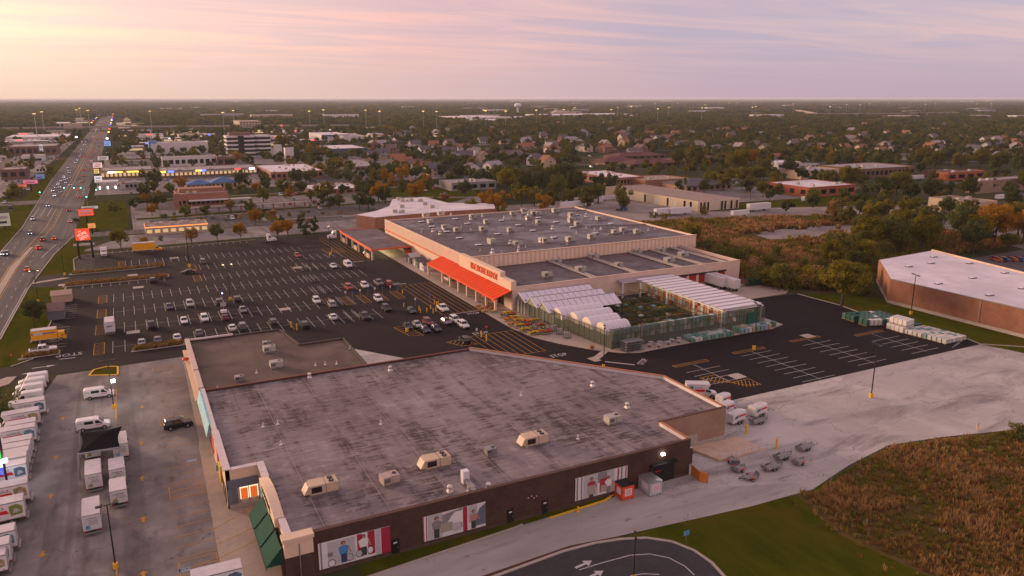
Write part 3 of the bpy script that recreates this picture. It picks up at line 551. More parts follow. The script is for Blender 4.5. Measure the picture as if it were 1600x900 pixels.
# arched sign board over the green awnings
arc = [(95.6, 5.2)] + [(95.6 + 12.6 * i / 10, 6.0 + 1.5 * math.sin(PI * (.12 + .76 * i / 10))) for i in range(11)] + [(108.2, 5.2)]
mb = MB(); mb.loft([[(x, y, z) for y, z in arc] for x in (12.6, 13.9)]); mb.build('arched_parapet', CREAM, sb)
mb = MB(); add_text(mb, 'U-HAUL', (12.58, 101.9, 6.25), (0, -1, 0), (0, 0, 1), .75, 7.0, 0, .08); mb.build('lettering', BLACK, sb)
GREEN = M('green_awning', (.010, .062, .040), .85, .1, 1, spec=.1)
for i, (y0, y1) in enumerate(((90.6, 95.2), (95.7, 100.2), (100.7, 105.2))):
    mb = MB().hexa([(12.5, y0, 4.95), (12.5, y0, 5.05), (12.5, y1, 5.05), (12.5, y1, 4.95)], [(10.5, y0, 2.7), (10.5, y0, 2.85), (10.5, y1, 2.85), (10.5, y1, 2.7)])
    mb.face([(12.5, y0, 4.95), (10.5, y0, 2.7), (12.5, y0, 2.7)]).face([(12.5, y1, 4.95), (12.5, y1, 2.7), (10.5, y1, 2.7)]).box(10.46, 10.52, y0, y1, 2.35, 2.75)
    mb.build('awning', GREEN, sb)
for y in (91, 95.4, 99.9, 104.4): MB().box(12.4, 12.8, y - .3, y + .3, 0, 4.9).build('pier', A['brown_brick'], sb)
for y0, y1 in ((91.6, 94.8), (96, 99.4), (100.5, 103.9)): MB().box(12.62, 12.70, y0, y1, .4, 3.2).build('window', GLASS, sb)
MB().box(12.5, 13.15, 105.4, 108.6, 4.0, 5.0).build('canopy_fascia', M('teal_panel', (.16, .36, .40), .6, .1, 2), sb)
MB().box(12.9, 13.15, 108.7, 110, 2.6, 4.4).build('orange_panel', ORANGE, sb)
# entry wall: corrugated hood, lit display with orange doors, stone base
mb = MB()
for i in range(14): mb.box(8.55, 13.05, 112.80 + .04 * (i % 2), 112.98, 3.35 + i * .1, 3.45 + i * .1)
mb.build('corrugated_panel', M('blue_grey_metal', (.15, .17, .21), .5, .1, 2), sb)
LIT = M('lit_display', (.8, .75, .55), .6, .05, 2, emit=.55, ecol=(1, .85, .55))
MB().box(10.2, 13.0, 112.90, 112.98, 1.3, 3.3).build('display_back', LIT, sb)
for x in (10.35, 11.75): MB().box(x, x + 1.0, 112.82, 112.9, 1.35, 3.1).build('display_door', M('display_orange', (.8, .14, .02), .5, .05, 2, emit=.25, ecol=(1, .2, .03)), sb)
for x in (9.3, 10.15, 11.5, 12.95): MB().box(x - .05, x + .05, 112.7, 112.8, .6, 3.3).build('mullion', STEEL, sb)
MB().box(8.6, 13.0, 112.5, 112.98, 0, .75).build('stone_base', KERB, sb); MB().box(8.45, 9.9, 112.84, 112.98, .8, 3.34).build('side_panel', M('blue_grey_metal', (0, 0, 0)), sb)
# street front further along: blue sloped fascia, orange storage doors, yellow awning, windows
mb = MB().hexa([(7.4, 132, 4.2), (8.38, 132, 4.2), (8.38, 149.8, 4.2), (7.4, 149.8, 4.2)], [(8.0, 132, 6.5), (8.38, 132, 6.5), (8.38, 149.8, 6.5), (8.0, 149.8, 6.5)]); mb.build('sloped_fascia', M('sky_blue_panel', (.20, .44, .52), .6, .22, 1.2), sb)
for i, y in enumerate((122.6, 125.2, 127.8, 130.0)): MB().box(8.22, 8.38, y, y + 2.0, 2.2, 5.6).build('storage_door', ORANGE if i % 2 == 0 or i > 1 else WHITE, sb)
MB().box(7.7, 8.38, 121.5, 122.4, 2.6, 3.6).build('canopy_fascia', A['teal_panel'], sb); MB().box(8.1, 8.38, 119, 121.2, 1.6, 4.4).build('yellow_panel', YEL, sb)
for y in (114.4, 117): MB().box(8.28, 8.38, y, y + 1.9, .3, 3.0).build('window', GLASS, sb)
for y in (133, 136.3, 139.6, 142.9, 146.2): MB().box(8.28, 8.38, y, y + 2.6, .4, 3.6).build('window', GLASS, sb)
# front details: doors, loading door, lamps, plaque
for u, vb, wd, hh in ((797, 818, 1.1, 2.3), (851, 803, 1.0, 2.3), (618, 870, 1.15, 2.4)):
    x, z = onY(u, vb - 8, 90.2); d = MB().box(x - wd / 2, x + wd / 2, 90.11, 90.19, .12, hh).build('door', BLACK, sb); MB().box(x + wd * .28, x + wd * .38, 90.06, 90.11, 1.0, 1.15).build('handle', STEEL, d); MB().box(x - .25, x + .25, 90.085, 90.108, 1.75, 1.95).build('door_sign', WHITE, d)
ld = MB().box(70.2, 75.2, 90.08, 90.19, .1, 3.4).build('loading_door', BLACK, sb); MB().box(70.2, 75.2, 89.3, 90.19, 3.5, 3.72).build('door_hood', BLACK, ld)
MB().box(71.2, 72.4, 90.03, 90.08, 2.1, 2.3).build('red_sign', REDL, ld)
LAMP = M('lit_lamp', (1, .93, .85), .4, 0, emit=14, ecol=(1, .93, .86))
MB().box(72.4, 72.9, 89.85, 90.18, 4.9, 5.2).build('wall_lamp', LAMP, sb)
for i, u in enumerate((825, 830, 834, 838)):
    x, z = onY(u, 778 - (3 if i % 2 else 0), 90.2); MB().dome((x, 90.1, z), .10, .14, 6, 2).build('wall_bulb', M('warm_bulb', (.62, .52, .42), .5, 0), sb)
mb = MB().box(15.0 + 3.2, 15.0 + 3.9, 90.12, 90.19, 2.3, 2.9); mb.build('fire_plaque', STEEL, sb)
MB().box(83.4, 86.5, 97.86, 97.99, .1, 2.5).build('meter_panel', KERB, sb); MB().box(78.5, 81.4, 93, 97.9, 0, 3.0, top=1).build('annex', [A['brown_brick'], COPE], sb)
MB().box(86, 93.2, 97.8, 97.99, 0, .9).build('plinth', KERB, sb)
# lower tan-roofed wing behind
tw = thing('shop_wing', 'lower shop wing with tan gravel roof joining the storage building', 'building', (25, 165, 0))
TF = [(8.4, 150.85), (41.5, 150.85), (41.7, 171.6), (31.5, 171.3), (29.5, 185.6), (8.4, 185.6)]
TZ = 5.6; MB().face([(x, y, TZ) for x, y in TF]).build('roof', A['tan_roof'], tw)
for a, b in zip(TF[1:], TF[2:] + TF[:1]):
    wall_run('wall', a, b, 0, TZ + .3, A['brown_brick'] if a != TF[-1] else CREAM, .35, 1, M('dark_coping', (.06, .05, .045), .7, .1, 1) if a != TF[-1] else None, None, tw)
for i, (y0, y1) in enumerate(((151, 161.5), (162, 174), (174.5, 185.4))): MB().box(7.9, 8.9, y0, y1, TZ + .31, TZ + .95 + .15 * (i == 1)).build('parapet_panel', M('pale_panel', (.52, .40, .34), .7, .08, 1), tw)
MB().box(8.95, 18.5, 185.0, 185.5, TZ + .45, TZ + .8).build('coping', COPE, tw)
for y in (153, 156.5, 160, 165, 168.5, 172, 177, 180.5): MB().box(8.25, 8.38, y, y + 2.6, .4, 3.4).build('window', GLASS, tw)
MB().box(7.2, 8.38, 151, 185, 3.7, 4.0).build('canopy', CREAM, tw)
MB().dome((7.3, 176.5, 4.4), .8, .5).build('round_sign', M('red_sign', (.5, .05, .03), .5, .05, 1), tw)
bk = [(31.6, 185.5), (43, 171.8), (62, 151.2), (42, 151.2), (42, 171.8)]
sheet_('back_yard', [(30, 186), (46, 180), (66, 152), (64, 148), (42, 148)], .044, A['pale_concrete'])
# ---- roof machinery
def unit_proto(name, L, W, Hh, body, fans, hood):
    p = Proto(name, 'roof unit')
    p.part('curb', MB().box(-L / 2 + .1, L / 2 - .1, -W / 2 + .1, W / 2 - .1, 0, .35), STEEL)
    mb = MB().box(-L / 2, L / 2, -W / 2, W / 2, .36, Hh); b = p.part('casing', mb, body)
    mb = MB()
    for i in range(6): mb.box(L / 2 + .002, L / 2 + .03, -W / 2 + .15, W / 2 - .15, .5 + i * (Hh - .7) / 6, .5 + (i + .6) * (Hh - .7) / 6)
    lm = BLACK if body is not UNITG else M('louvre_grey', (.12, .115, .10), .6, 0); p.part('end_louvre', mb, lm)
    p.part('side_louvre', MB().box(-L / 2 + .15, -L / 2 + .05 + L * .4, -W / 2 - .03, -W / 2 - .002, .6, Hh - .25), lm)
    p.part('seam', MB().box(L * .05, L * .065, -W / 2 - .012, W / 2 + .012, .36, Hh + .012), BLACK)
    for i in range(fans):
        y = (i - (fans - 1) / 2) * W * .45; f = p.part('fan', MB().tube((L * .28, y, Hh), (L * .28, y, Hh + .1), W * .18, n=12), BLACK); p.part('fan_guard', MB().tube((L * .28, y, Hh + .1), (L * .28, y, Hh + .13), W * .05, n=8), STEEL, f)
    if hood: p.part('hood', MB().hexa([(-L / 2 - .9, -W / 2 + .15, .5), (-L / 2, -W / 2 + .15, .5), (-L / 2, W / 2 - .15, .5), (-L / 2 - .9, W / 2 - .15, .5)], [(-L / 2 - .25, -W / 2 + .15, Hh - .1), (-L / 2, -W / 2 + .15, Hh - .1), (-L / 2, W / 2 - .15, Hh - .1), (-L / 2 - .25, W / 2 - .15, Hh - .1)]), body)
    return p
U_big = unit_proto('rooftop_unit', 4.0, 2.2, 1.75, UNITT, 2, True); U_mid = unit_proto('rooftop_unit', 2.6, 1.8, 1.5, UNITG, 1, False); U_sml = unit_proto('rooftop_unit', 1.7, 1.4, 1.1, STEEL, 1, False)
duct = Proto('duct', 'duct'); 
for (u, v), pr, rz, lb in (((505, 768), U_big, 0, 'greenish tan rooftop air unit with two fans behind the arched parapet'), ((682, 728), U_big, 0, 'tan rooftop air unit with two fans beside the white kitchen duct'), ((835, 693), U_big, 0, 'tan rooftop air unit with two fans midway along the stained roof'), ((766, 709), U_sml, 0, 'small grey rooftop condenser between two tan units'), ((609, 755), U_mid, .1, 'squat pinkish rooftop unit with open end near brick parapet'), ((957, 661), U_mid, 0, 'grey two fan condenser by a round roof vent')):
    pr.place((*G(u, v, RZ), RZ), rz, lb, None, {UNITG: M('unit_pink', (.40, .30, .27), .7, .1, 1)} if 'pinkish' in lb else None)
for (u, v), pr, rz, lb in (((421, 550), U_mid, .0, 'pale rooftop unit beside a dark stain on the tan roof'), ((417, 540), U_sml, 0, 'small condenser behind the pale unit on the tan roof'), ((417, 552), U_mid, 0, ''), ((423, 560), U_sml, 0, ''), ((432, 574), U_mid, 0, 'dark fronted rooftop unit by the maroon coping'), ((374, 595), U_sml, 0, 'small box unit at the end of a roof pipe loop')):
    if lb: pr.place((*G(u, v, TZ), TZ), rz, lb)
vent = Proto('roof_vent', 'roof vent'); vent.part('base', MB().hexa([(-.45, -.45, 0), (.45, -.45, 0), (.45, .45, 0), (-.45, .45, 0)], [(-.28, -.28, .4), (.28, -.28, .4), (.28, .28, .4), (-.28, .28, .4)]), FLASH); vent.part('stack', MB().tube((0, 0, .4), (0, 0, .75), .22), STEEL); vent.part('cowl', MB().dome((0, 0, .72), .42, .38), FLASH, smooth=True)
pipe = Proto('vent_pipe', 'vent pipe'); pipe.part('stack', MB().tube((0, 0, 0), (0, 0, .75), .09), WHITE); pipe.part('collar', MB().tube((0, 0, 0), (0, 0, .08), .3), FLASH)
for p in ((926, 603), (980, 637), (703, 768), (610, 579), (484, 590), (763, 764)): vent.place((*G(*p, RZ), RZ), 0, 'round capped vent on the stained grey roof', 'capped vents on the storage roof')
for p in ((411, 667), (434, 663), (340, 609), (439, 695), (595, 663), (814, 618), (731, 767), (903, 686)): pipe.place((*G(*p, RZ), RZ), 0, 'thin white vent pipe on the stained grey roof', 'pipes on the storage roof')
for p in ((493, 571), (508, 570), (526, 569), (547, 545), (401, 583)): pipe.place((*G(*p, TZ), TZ), 0, 'thin white vent pipe on the tan wing roof', 'pipes on the wing roof')
x, y = G(734, 762, RZ); kd = thing('kitchen_duct', 'white box duct bent down to the storage roof', 'duct', (x, y, RZ))
MB().box(x - .5, x + .5, y + 1.2, y + 2.2, RZ, RZ + 2).build('riser', WHITE, kd); MB().box(x - .3, x + .3, y - 1.6, y + 1.2, RZ + .25, RZ + .85).build('run', STEEL, kd); MB().tube((x - .2, y - 1.9, RZ), (x - .2, y - 1.9, RZ + .8), .4).build('fan_curb', STEEL, kd)
# ---- wall murals: flat prints in a frame proud of the brick
def mural(label, ul, ur, z0, z1, items):
    x0, _ = onY(ul, 800, 90.2); x1, _ = onY(ur, 760, 90.2); t = thing('wall_mural', label, 'mural', (x0, 90.2, z0)); L = x1 - x0; hh = z1 - z0
    MB().box(x0, x1, 90.13, 90.185, z0, z1).build('panel', M('mural_white', (.62, .60, .60), .5, .06, 1), t)
    for k, (nm, col, pts) in enumerate(items):
        MB().face([(x0 + L * a, 90.125 - .004 * k / 4, z0 + hh * b) for a, b in pts]).build(nm, col, t)
def rect(a, b, c, d): return [(a, c), (b, c), (b, d), (a, d)]
MAG = M('print_magenta', (.33, .02, .05), .5, .1, 2); PGR = M('print_grey', (.22, .21, .21), .5, .2, 2); PLG = M('print_pale', (.42, .41, .42), .5, .1, 2); PDK = M('print_dark', (.05, .045, .045), .5, .2, 2); SKIN = M('print_skin', (.36, .20, .14), .5, .1, 2); HAIR = M('print_hair', (.07, .035, .02), .5, .1, 2); PBL = M('print_blue', (.06, .22, .46), .5, .1, 2); PWH = M('print_white', (.66, .64, .64), .5, .05, 2); PBX = M('print_box', (.34, .29, .24), .5, .1, 2); PRD = M('print_red', (.33, .04, .05), .5, .1, 2)
def ell(cx, cy, rx, ry, n=12): return [(cx + rx * math.cos(2 * PI * i / n), cy + ry * math.sin(2 * PI * i / n)) for i in range(n)]
def person2d(cx, top, s, shirt, legs, asp=.42):
    w_ = .10 * s * asp * 2
    return [('print_figure', legs, [(cx - w_ * .55, top - .95 * s), (cx + w_ * .55, top - .95 * s), (cx + w_ * .6, top - .5 * s), (cx - w_ * .6, top - .5 * s)]), ('print_figure', shirt, [(cx - w_ * .75, top - .55 * s), (cx + w_ * .75, top - .55 * s), (cx + w_ * 1.05, top - .24 * s), (cx + w_ * .4, top - .17 * s), (cx - w_ * .4, top - .17 * s), (cx - w_ * 1.05, top - .24 * s)]),
            ('print_figure', SKIN, [(cx + w_ * .8, top - .28 * s), (cx + w_ * 1.1, top - .27 * s), (cx + w_ * 1.5, top - .52 * s), (cx + w_ * 1.25, top - .56 * s)]), ('print_figure', HAIR, ell(cx, top - .06 * s, w_ * .48, .085 * s)), ('print_figure', SKIN, ell(cx + w_ * .1, top - .09 * s, w_ * .34, .07 * s))]
mural('mural of two people with bicycles before magenta doors', 493, 606, .75, 4.6, [('print_stripe', PGR, rect(.02, .045, 0, 1)), ('print_door', PLG, rect(.12, .50, .05, .95)), ('print_door', MAG, rect(.53, .60, .1, .98)), ('print_door', MAG, rect(.68, .78, .1, 1)), ('print_door', PLG, rect(.79, .86, 0, 1)), ('print_door', MAG, rect(.87, 1, 0, 1))] + person2d(.34, .86, .85, PBL, M('print_navy', (.04, .06, .12), .5, .1, 2)) + person2d(.62, .92, .85, PWH, PDK)
      + [('print_wheel', PDK, ell(.17, .14, .055, .15)), ('print_wheel', PWH, ell(.17, .14, .045, .12)), ('print_wheel', PDK, ell(.42, .2, .05, .15)), ('print_wheel', PLG, ell(.42, .2, .042, .125)), ('print_wheel', PDK, ell(.55, .24, .05, .15)), ('print_wheel', PLG, ell(.55, .24, .042, .125)), ('print_wheel', PDK, ell(.71, .27, .045, .15)), ('print_wheel', PWH, ell(.71, .27, .037, .125))])
mural('grey toned mural of people carrying boxes past storage doors', 660, 758, .75, 4.6, [('print_stripe', MAG, rect(.0, .06, 0, 1)), ('print_stripe', PWH, rect(.015, .045, 0, 1)), ('print_door', PLG, rect(.07, .30, 0, 1)), ('print_hall', PGR, [(.30, .35), (.62, .2), (.62, 1), (.30, .9)]), ('print_hall', PWH, [(.36, .5), (.62, .4), (.62, .9), (.5, .9)]), ('print_stripe', MAG, rect(.63, .70, 0, 1)), ('print_door', PLG, rect(.72, .86, .3, 1)), ('print_van', M('print_slate', (.12, .14, .17), .5, .1, 2), [(.84, .1), (1, .1), (1, .95), (.9, .8), (.84, .5)])]
      + person2d(.21, .88, .9, PGR, PDK) + [('print_box', PBX, rect(.27, .46, .18, .55)), ('print_box', PLG, rect(.46, .60, .12, .46))] + person2d(.80, .78, .8, M('print_pink', (.40, .2, .2), .5, .1, 2), PDK))
mural('mural of two people with cardboard boxes by a red door', 898, 979, .75, 4.6, [('print_stripe', PGR, rect(.02, .05, 0, 1)), ('print_stripe', PGR, rect(.10, .13, 0, 1)), ('print_door', PLG, rect(.15, .42, 0, 1)), ('print_hall', PGR, rect(.42, .60, .55, 1)), ('print_door', PRD, rect(.46, .60, .1, .7)), ('print_door', PLG, rect(.60, .74, 0, 1)), ('print_stripe', PRD, rect(.80, .83, 0, 1)), ('print_stripe', PGR, rect(.87, .90, 0, 1)), ('print_stripe', PRD, rect(.96, .98, 0, 1))]
      + person2d(.30, .86, .9, PRD, PDK) + [('print_box', PBX, rect(.22, .38, .12, .52))] + person2d(.63, .74, .8, PWH, PGR) + [('print_box', PBX, rect(.48, .60, .1, .4))])
# ================================================================== the long hardware store
hd = thing('hardware_store', 'long peach hardware store with wet dark roof and orange entrance awning', 'store', (97.5, 193.5, 0))
MZ = 10.0; LZ = 7.0
MB().face([(97.9, 226.3, 9.3), (192.5, 226.3, 9.3), (192.5, 316, 9.3), (97.9, 316, 9.3)]).build('roof', A['wet_membrane'], hd)
MB().face([(97.9, 194, 5.9), (184.8, 194, 5.9), (184.8, 226, 5.9), (97.9, 226, 5.9)]).build('lower_roof', A['wet_membrane'], hd)
MB().box(97.5, 97.9, 232, 316.3, 6.0, MZ).build('upper_wall', PEACH, hd)
fl = MB()
y = 232.3
while y < 316: fl.box(97.36, 97.5, y, y + .42, 6.05, MZ - .15); y += .84
fl.build('wall_rib', M('peach_rib', (.74, .56, .43), .6, .06, .5), hd)
MB().box(97.5, 97.9, 249.2, 316.3, 0, 5.6).build('lower_wall', CREAM, hd)
MB().box(97.2, 97.9, 249.2, 316.3, 5.6, 6.0).build('orange_band', ORANGE, hd)
MB().box(97.9, 192.9, 226, 226.4, 5.2, MZ).build('step_wall', PEACH, hd)
fl = MB(); x = 98.2
while x < 192.4: fl.hexa([(x, 225.998, 6.1), (x + .25, 225.7, 6.1), (x + 1.15, 225.7, 6.1), (x + 1.4, 225.998, 6.1)], [(x, 225.998, MZ - .2), (x + .25, 225.7, MZ - .2), (x + 1.15, 225.7, MZ - .2), (x + 1.4, 225.998, MZ - .2)]); x += 1.75
fl.build('wall_rib', A['peach_rib'], hd)
MB().box(97.45, 97.95, 232, 316.35, MZ, MZ + .15).build('coping', CREAM, hd); MB().box(97.95, 193, 225.7, 226.45, MZ, MZ + .15).build('coping', CREAM, hd)
MB().box(192.5, 192.9, 226.4, 316.3, 0, MZ - .1).build('end_wall', PEACH, hd); MB().box(97.9, 192.5, 316, 316.3, 0, MZ - .2).build('back_wall', PEACH, hd)
MB().box(97.9, 185, 193.5, 193.9, 0, LZ).build('garden_wall', PINKW, hd); MB().box(97.9, 185.05, 193.4, 193.95, LZ, LZ + .12).build('coping', CREAM, hd)
MB().box(184.6, 185, 193.9, 226, 0, LZ).build('end_wall', PINKW, hd)
# front wall with display openings under the awning
for y0, y1 in ((193.5, 199), (203.5, 207), (213, 217), (221, 226), (236, 240), (244, 249.2)): MB().box(97.45, 97.9, y0, y1, 0, 4.2).build('front_wall', CREAM, hd)
MB().box(97.45, 97.9, 193.5, 232, 4.2, 6.6).build('front_wall', CREAM, hd); MB().box(97.45, 97.9, 232, 249.2, 4.2, 5.98).build('front_wall', CREAM, hd)
for y0, y1 in ((199, 203.5), (207, 213), (217, 221), (226, 236), (240, 244)):
    d = MB().box(97.7, 97.8, y0, y1, .1, 4.2).build('entrance_glass', GLASS, hd)
    for k in range(4): MB().box(97.6, 97.7, y0 + (y1 - y0) * k / 3 - .06, y0 + (y1 - y0) * k / 3 + .06, .1, 4.2).build('mullion', ORANGE if k in (0, 3) else BLACK, d)
for y0, y1 in ((211.3, 212.8), (231, 233.5), (204, 206)): MB().box(96.4, 97.4, y0, y1, .15, 2.4).build('vestibule_panel', ORANGE, hd)
MB().box(94.6, 97.4, 236.5, 243, .15, 3.0).build('vestibule', CREAM, hd); MB().box(94.55, 94.6, 237, 242.6, 1, 2.9).build('window', GLASS, hd)
# sign board
SB = [(193.2, 6.6), (193.2, 8.7), (199.0, 8.7), (199.0, 9.9), (229.5, 10.75), (232.5, 10.75), (232.5, 6.6)]
mb = MB(); mb.loft([[(x, y, z) for y, z in [(193.2, 6.2), (193.2, 8.9), (200.5, 8.9), (200.5, 10.3), (232.5, 10.3), (232.5, 6.2)]] for x in (96.9, 98.6)]); mb.build('sign_board', CREAM, hd)
SIGNO = M('sign_orange', (.70, .10, .008), .5, .04, 1)
mb = MB(); add_text(mb, 'THE HOME DEPOT', (96.88, 212.5, 8.35), (0, -1, 0), (0, 0, 1), 2.05, 20.5, 0, .22); mb.build('lettering', SIGNO, hd)
aw = MB().hexa([(91.6, 193.4, 4.05), (97.3, 193.4, 6.05), (97.3, 249.3, 6.05), (91.6, 249.3, 4.05)], [(91.6, 193.4, 4.3), (97.3, 193.4, 6.3), (97.3, 249.3, 6.3), (91.6, 249.3, 4.3)]).box(91.55, 91.75, 193.35, 249.35, 3.7, 4.32)
aw.build('awning', M('awning_orange', (.66, .060, .006), .6, .05, .3, spec=.15), hd)
for i in range(1, 28): y = 193.4 + i * 2.0; MB().hexa([(91.65, y - .04, 4.3), (97.3, y - .04, 6.3), (97.3, y + .04, 6.3), (91.65, y + .04, 4.3)], [(91.65, y - .04, 4.36), (97.3, y - .04, 6.36), (97.3, y + .04, 6.36), (91.65, y + .04, 4.36)]).build('awning_rib', M('rib_orange', (.46, .042, .006), .6, .1, 1, spec=.1), hd)
for y in (193.9, 200.2, 207.3, 214.5, 221.5, 228.5, 235.5, 248.9): MB().box(91.8, 92.4, y - .3, y + .3, .15, 4.02).build('column', CREAM, hd)
# pipes and trusses on the lower roof
for u, v in ((852, 405), (908, 397), (977, 391.5), (1014, 389), (1047, 386)):
    x, _ = G(u, v, 6.5)
    for dx_, dz_ in ((0, 0), (1.7, -.15)): MB().beam((x + dx_, 194.3, 6.35 + dz_), (x + dx_, 225.5, 6.35 + dz_), .55 - .25 * (dx_ > 0), .35).build('roof_rail', M('pale_rail', (.42, .37, .33), .6, .15, 1), hd)
# loading side
for u in (1128, 1118): pass
for k, x in enumerate((160.5, 164.6, 168.7, 172.8, 177)): 
    d = MB().box(x - 1.4, x + 1.4, 193.35, 193.49, .9, 3.9).build('dock_door', M('dock_red', (.36, .02, .02), .6, .1, 1), hd); MB().box(x - 1.75, x + 1.75, 192.9, 193.49, 3.9, 4.35).build('dock_seal', BLACK, d)
# timber canopy
lc = thing('timber_canopy', 'flat roofed drive-through canopy with orange fascia beside the store', 'canopy', (81, 281, 0))
MB().box(80.9, 97.15, 281, 329, 4.05, 4.45, top=1).build('roof', [CREAM, A['wet_membrane']], lc)
MB().box(80.7, 80.9, 280.8, 329.2, 3.75, 4.75).build('fascia', ORANGE, lc); MB().box(80.9, 97.15, 280.8, 281, 4.0, 4.62).build('fascia', M('fascia_red', (.6, .10, .03), .6, .06, 1), lc); MB().box(80.9, 97.15, 329, 329.2, 3.85, 4.7).build('fascia', ORANGE, lc)
for y in (281.6, 291, 300.5, 310, 319.5, 328.5): MB().box(81, 81.6, y - .3, y + .3, .15, 4.05).build('column', CREAM, lc)
for y in (285, 303, 322): MB().box(81.05, 81.35, y, y + 4.5, .15, 1.9).build('half_wall', CREAM, lc)
for y in (288, 297, 306, 315, 324):
    MB().box(87, 90, y - .15, y + .15, 3.95, 4.04).build('light_fitting', M('canopy_lamp', (1, .9, .6), .5, 0, emit=9, ecol=(1, .82, .45)), lc)
li = bpy.data.lights.new('canopy_light', 'AREA'); li.energy = 900; li.color = (1, .82, .46); li.shape = 'RECTANGLE'; li.size = 3; li.size_y = 40; lo = link(bpy.data.objects.new('canopy_light', li)); lo.location = (88.5, 305, 3.9); lo.parent = None
for x0, nm in ((94.6, 'window'),): MB().box(97.3, 97.45, 283.5, 291, .6, 3.4).build('window', GLASS, lc)
for y in (282.8, 285.4): MB().box(95.6, 97.2, y, y + 1.6, .2, 2.7).build('vending_box', ORANGE if y < 285 else STEEL, lc)
# ---- rooftop machinery of the store
RW = [(418, 248), (460, 312), (615, 368), (735, 396), (890, 262), (1030, 312), (995, 386), (1265, 392), (1075, 512), (1335, 535), (1290, 228), (1445, 270), (1400, 200), (1500, 225), (1555, 318), (570, 232), (1590, 500), (1545, 230)]
for X, Y in RW: U_mid.place((*G(600 + X / 6.4, 300 + Y / 6.4, 9.3), 9.3), 0 if R.random() < .7 else PI / 2, 'pale grey air unit on the upper wet store roof', 'air units on the upper store roof', None, R.uniform(1.0, 1.25))
for X, Y in ((115, 200), (280, 245), (275, 296), (340, 335), (550, 278), (710, 415), (790, 392), (930, 412), (260, 492), (475, 462), (15, 505)): U_mid.place((*G(850 + X / 6.4, 300 + Y / 6.4, 9.3), 9.3), 0, 'pale grey air unit on the upper wet store roof', 'air units on the upper store roof', None, R.uniform(1.0, 1.25))
for X, Y in ((130, 712), (495, 668), (365, 800), (745, 748), (935, 614), (1250, 708), (1170, 604), (1390, 652), (30, 850)): U_mid.place((*G(850 + X / 6.4, 300 + Y / 6.4, 5.9), 5.9), 0, 'pale grey air unit on the lower store roof between rails', 'air units on the lower store roof', None, R.uniform(1.0, 1.3))
hatch = Proto('skylight', 'skylight'); hatch.part('curb', MB().box(-1.3, 1.3, -.7, .7, 0, .28), BLACK); hatch.part('lens', MB().hexa([(-1.22, -.62, .28), (1.22, -.62, .28), (1.22, .62, .28), (-1.22, .62, .28)], [(-1.0, -.42, .5), (1.0, -.42, .5), (1.0, .42, .5), (-1.0, .42, .5)]), M('skylight_white', (.6, .58, .6), .3, .05, 1))
for X, Y in ((712, 275), (835, 320), (1175, 290), (480, 350), (755, 465), (1135, 426), (945, 535), (1490, 390), (1545, 262), (1340, 336), (375, 302), (630, 402), (1405, 218)): hatch.place((*G(600 + X / 6.4, 300 + Y / 6.4, 9.3), 9.3), 0, 'low white skylight on the upper store roof', 'skylights on the store roof')
for X, Y in ((120, 306), (285, 357), (668, 322), (98, 460), (515, 418), (325, 232)): hatch.place((*G(850 + X / 6.4, 300 + Y / 6.4, 9.3), 9.3), 0, 'low white skylight on the upper store roof', 'skylights on the store roof')
cv = Proto('roof_vent', 'roof vent'); cv.parts = [vent.parts[0], vent.parts[1], vent.parts[2]]
for X, Y in ((570, 228), (670, 232), (1200, 262)): cv.place((*G(600 + X / 6.4, 300 + Y / 6.4, 9.3), 9.3), 0, 'mushroom vent on the wet store roof', 'vents on the store roof')
for i in range(46):
    x, y = 100 + R.random() * 90, 229 + R.random() * 84
    (pipe if i % 3 else cv).place((x, y, 9.3), 0, ('thin vent pipe' if i % 3 else 'mushroom vent') + ' on the wet store roof', 'pipes on the store roof' if i % 3 else 'vents on the store roof', None, R.uniform(.8, 1.5))
run = MB()
for (a, b) in (((470, 335), (1060, 320)), ((690, 360), (1000, 400)), ((640, 425), (880, 385)), ((60, 185), (470, 180))):
    p = G(850 + a[0] / 6.4, 300 + a[1] / 6.4, 9.5); q = G(850 + b[0] / 6.4, 300 + b[1] / 6.4, 9.5); run.beam((*p, 9.55), (*q, 9.55), .5, .35)
for (a, b) in (((360, 275), (580, 262)), ((680, 400), (930, 390)), ((1000, 530), (1280, 522)), ((1420, 345), (1600, 330)), ((880, 240), (1080, 235))):
    p = G(600 + a[0] / 6.4, 300 + a[1] / 6.4, 9.5); q = G(600 + b[0] / 6.4, 300 + b[1] / 6.4, 9.5); run.beam((*p, 9.5), (*q, 9.5), .35, .25)
run.build('duct_run', STEEL, hd)
dl = MB(); p = G(600 + 160 / 6.4, 300 + 258 / 6.4, 9.33); q = G(600 + 1040 / 6.4, 300 + 630 / 6.4, 9.33); dl.beam((*p, 9.36), (*q, 9.36), .35, .1); dl.build('expansion_joint', BLACK, hd)

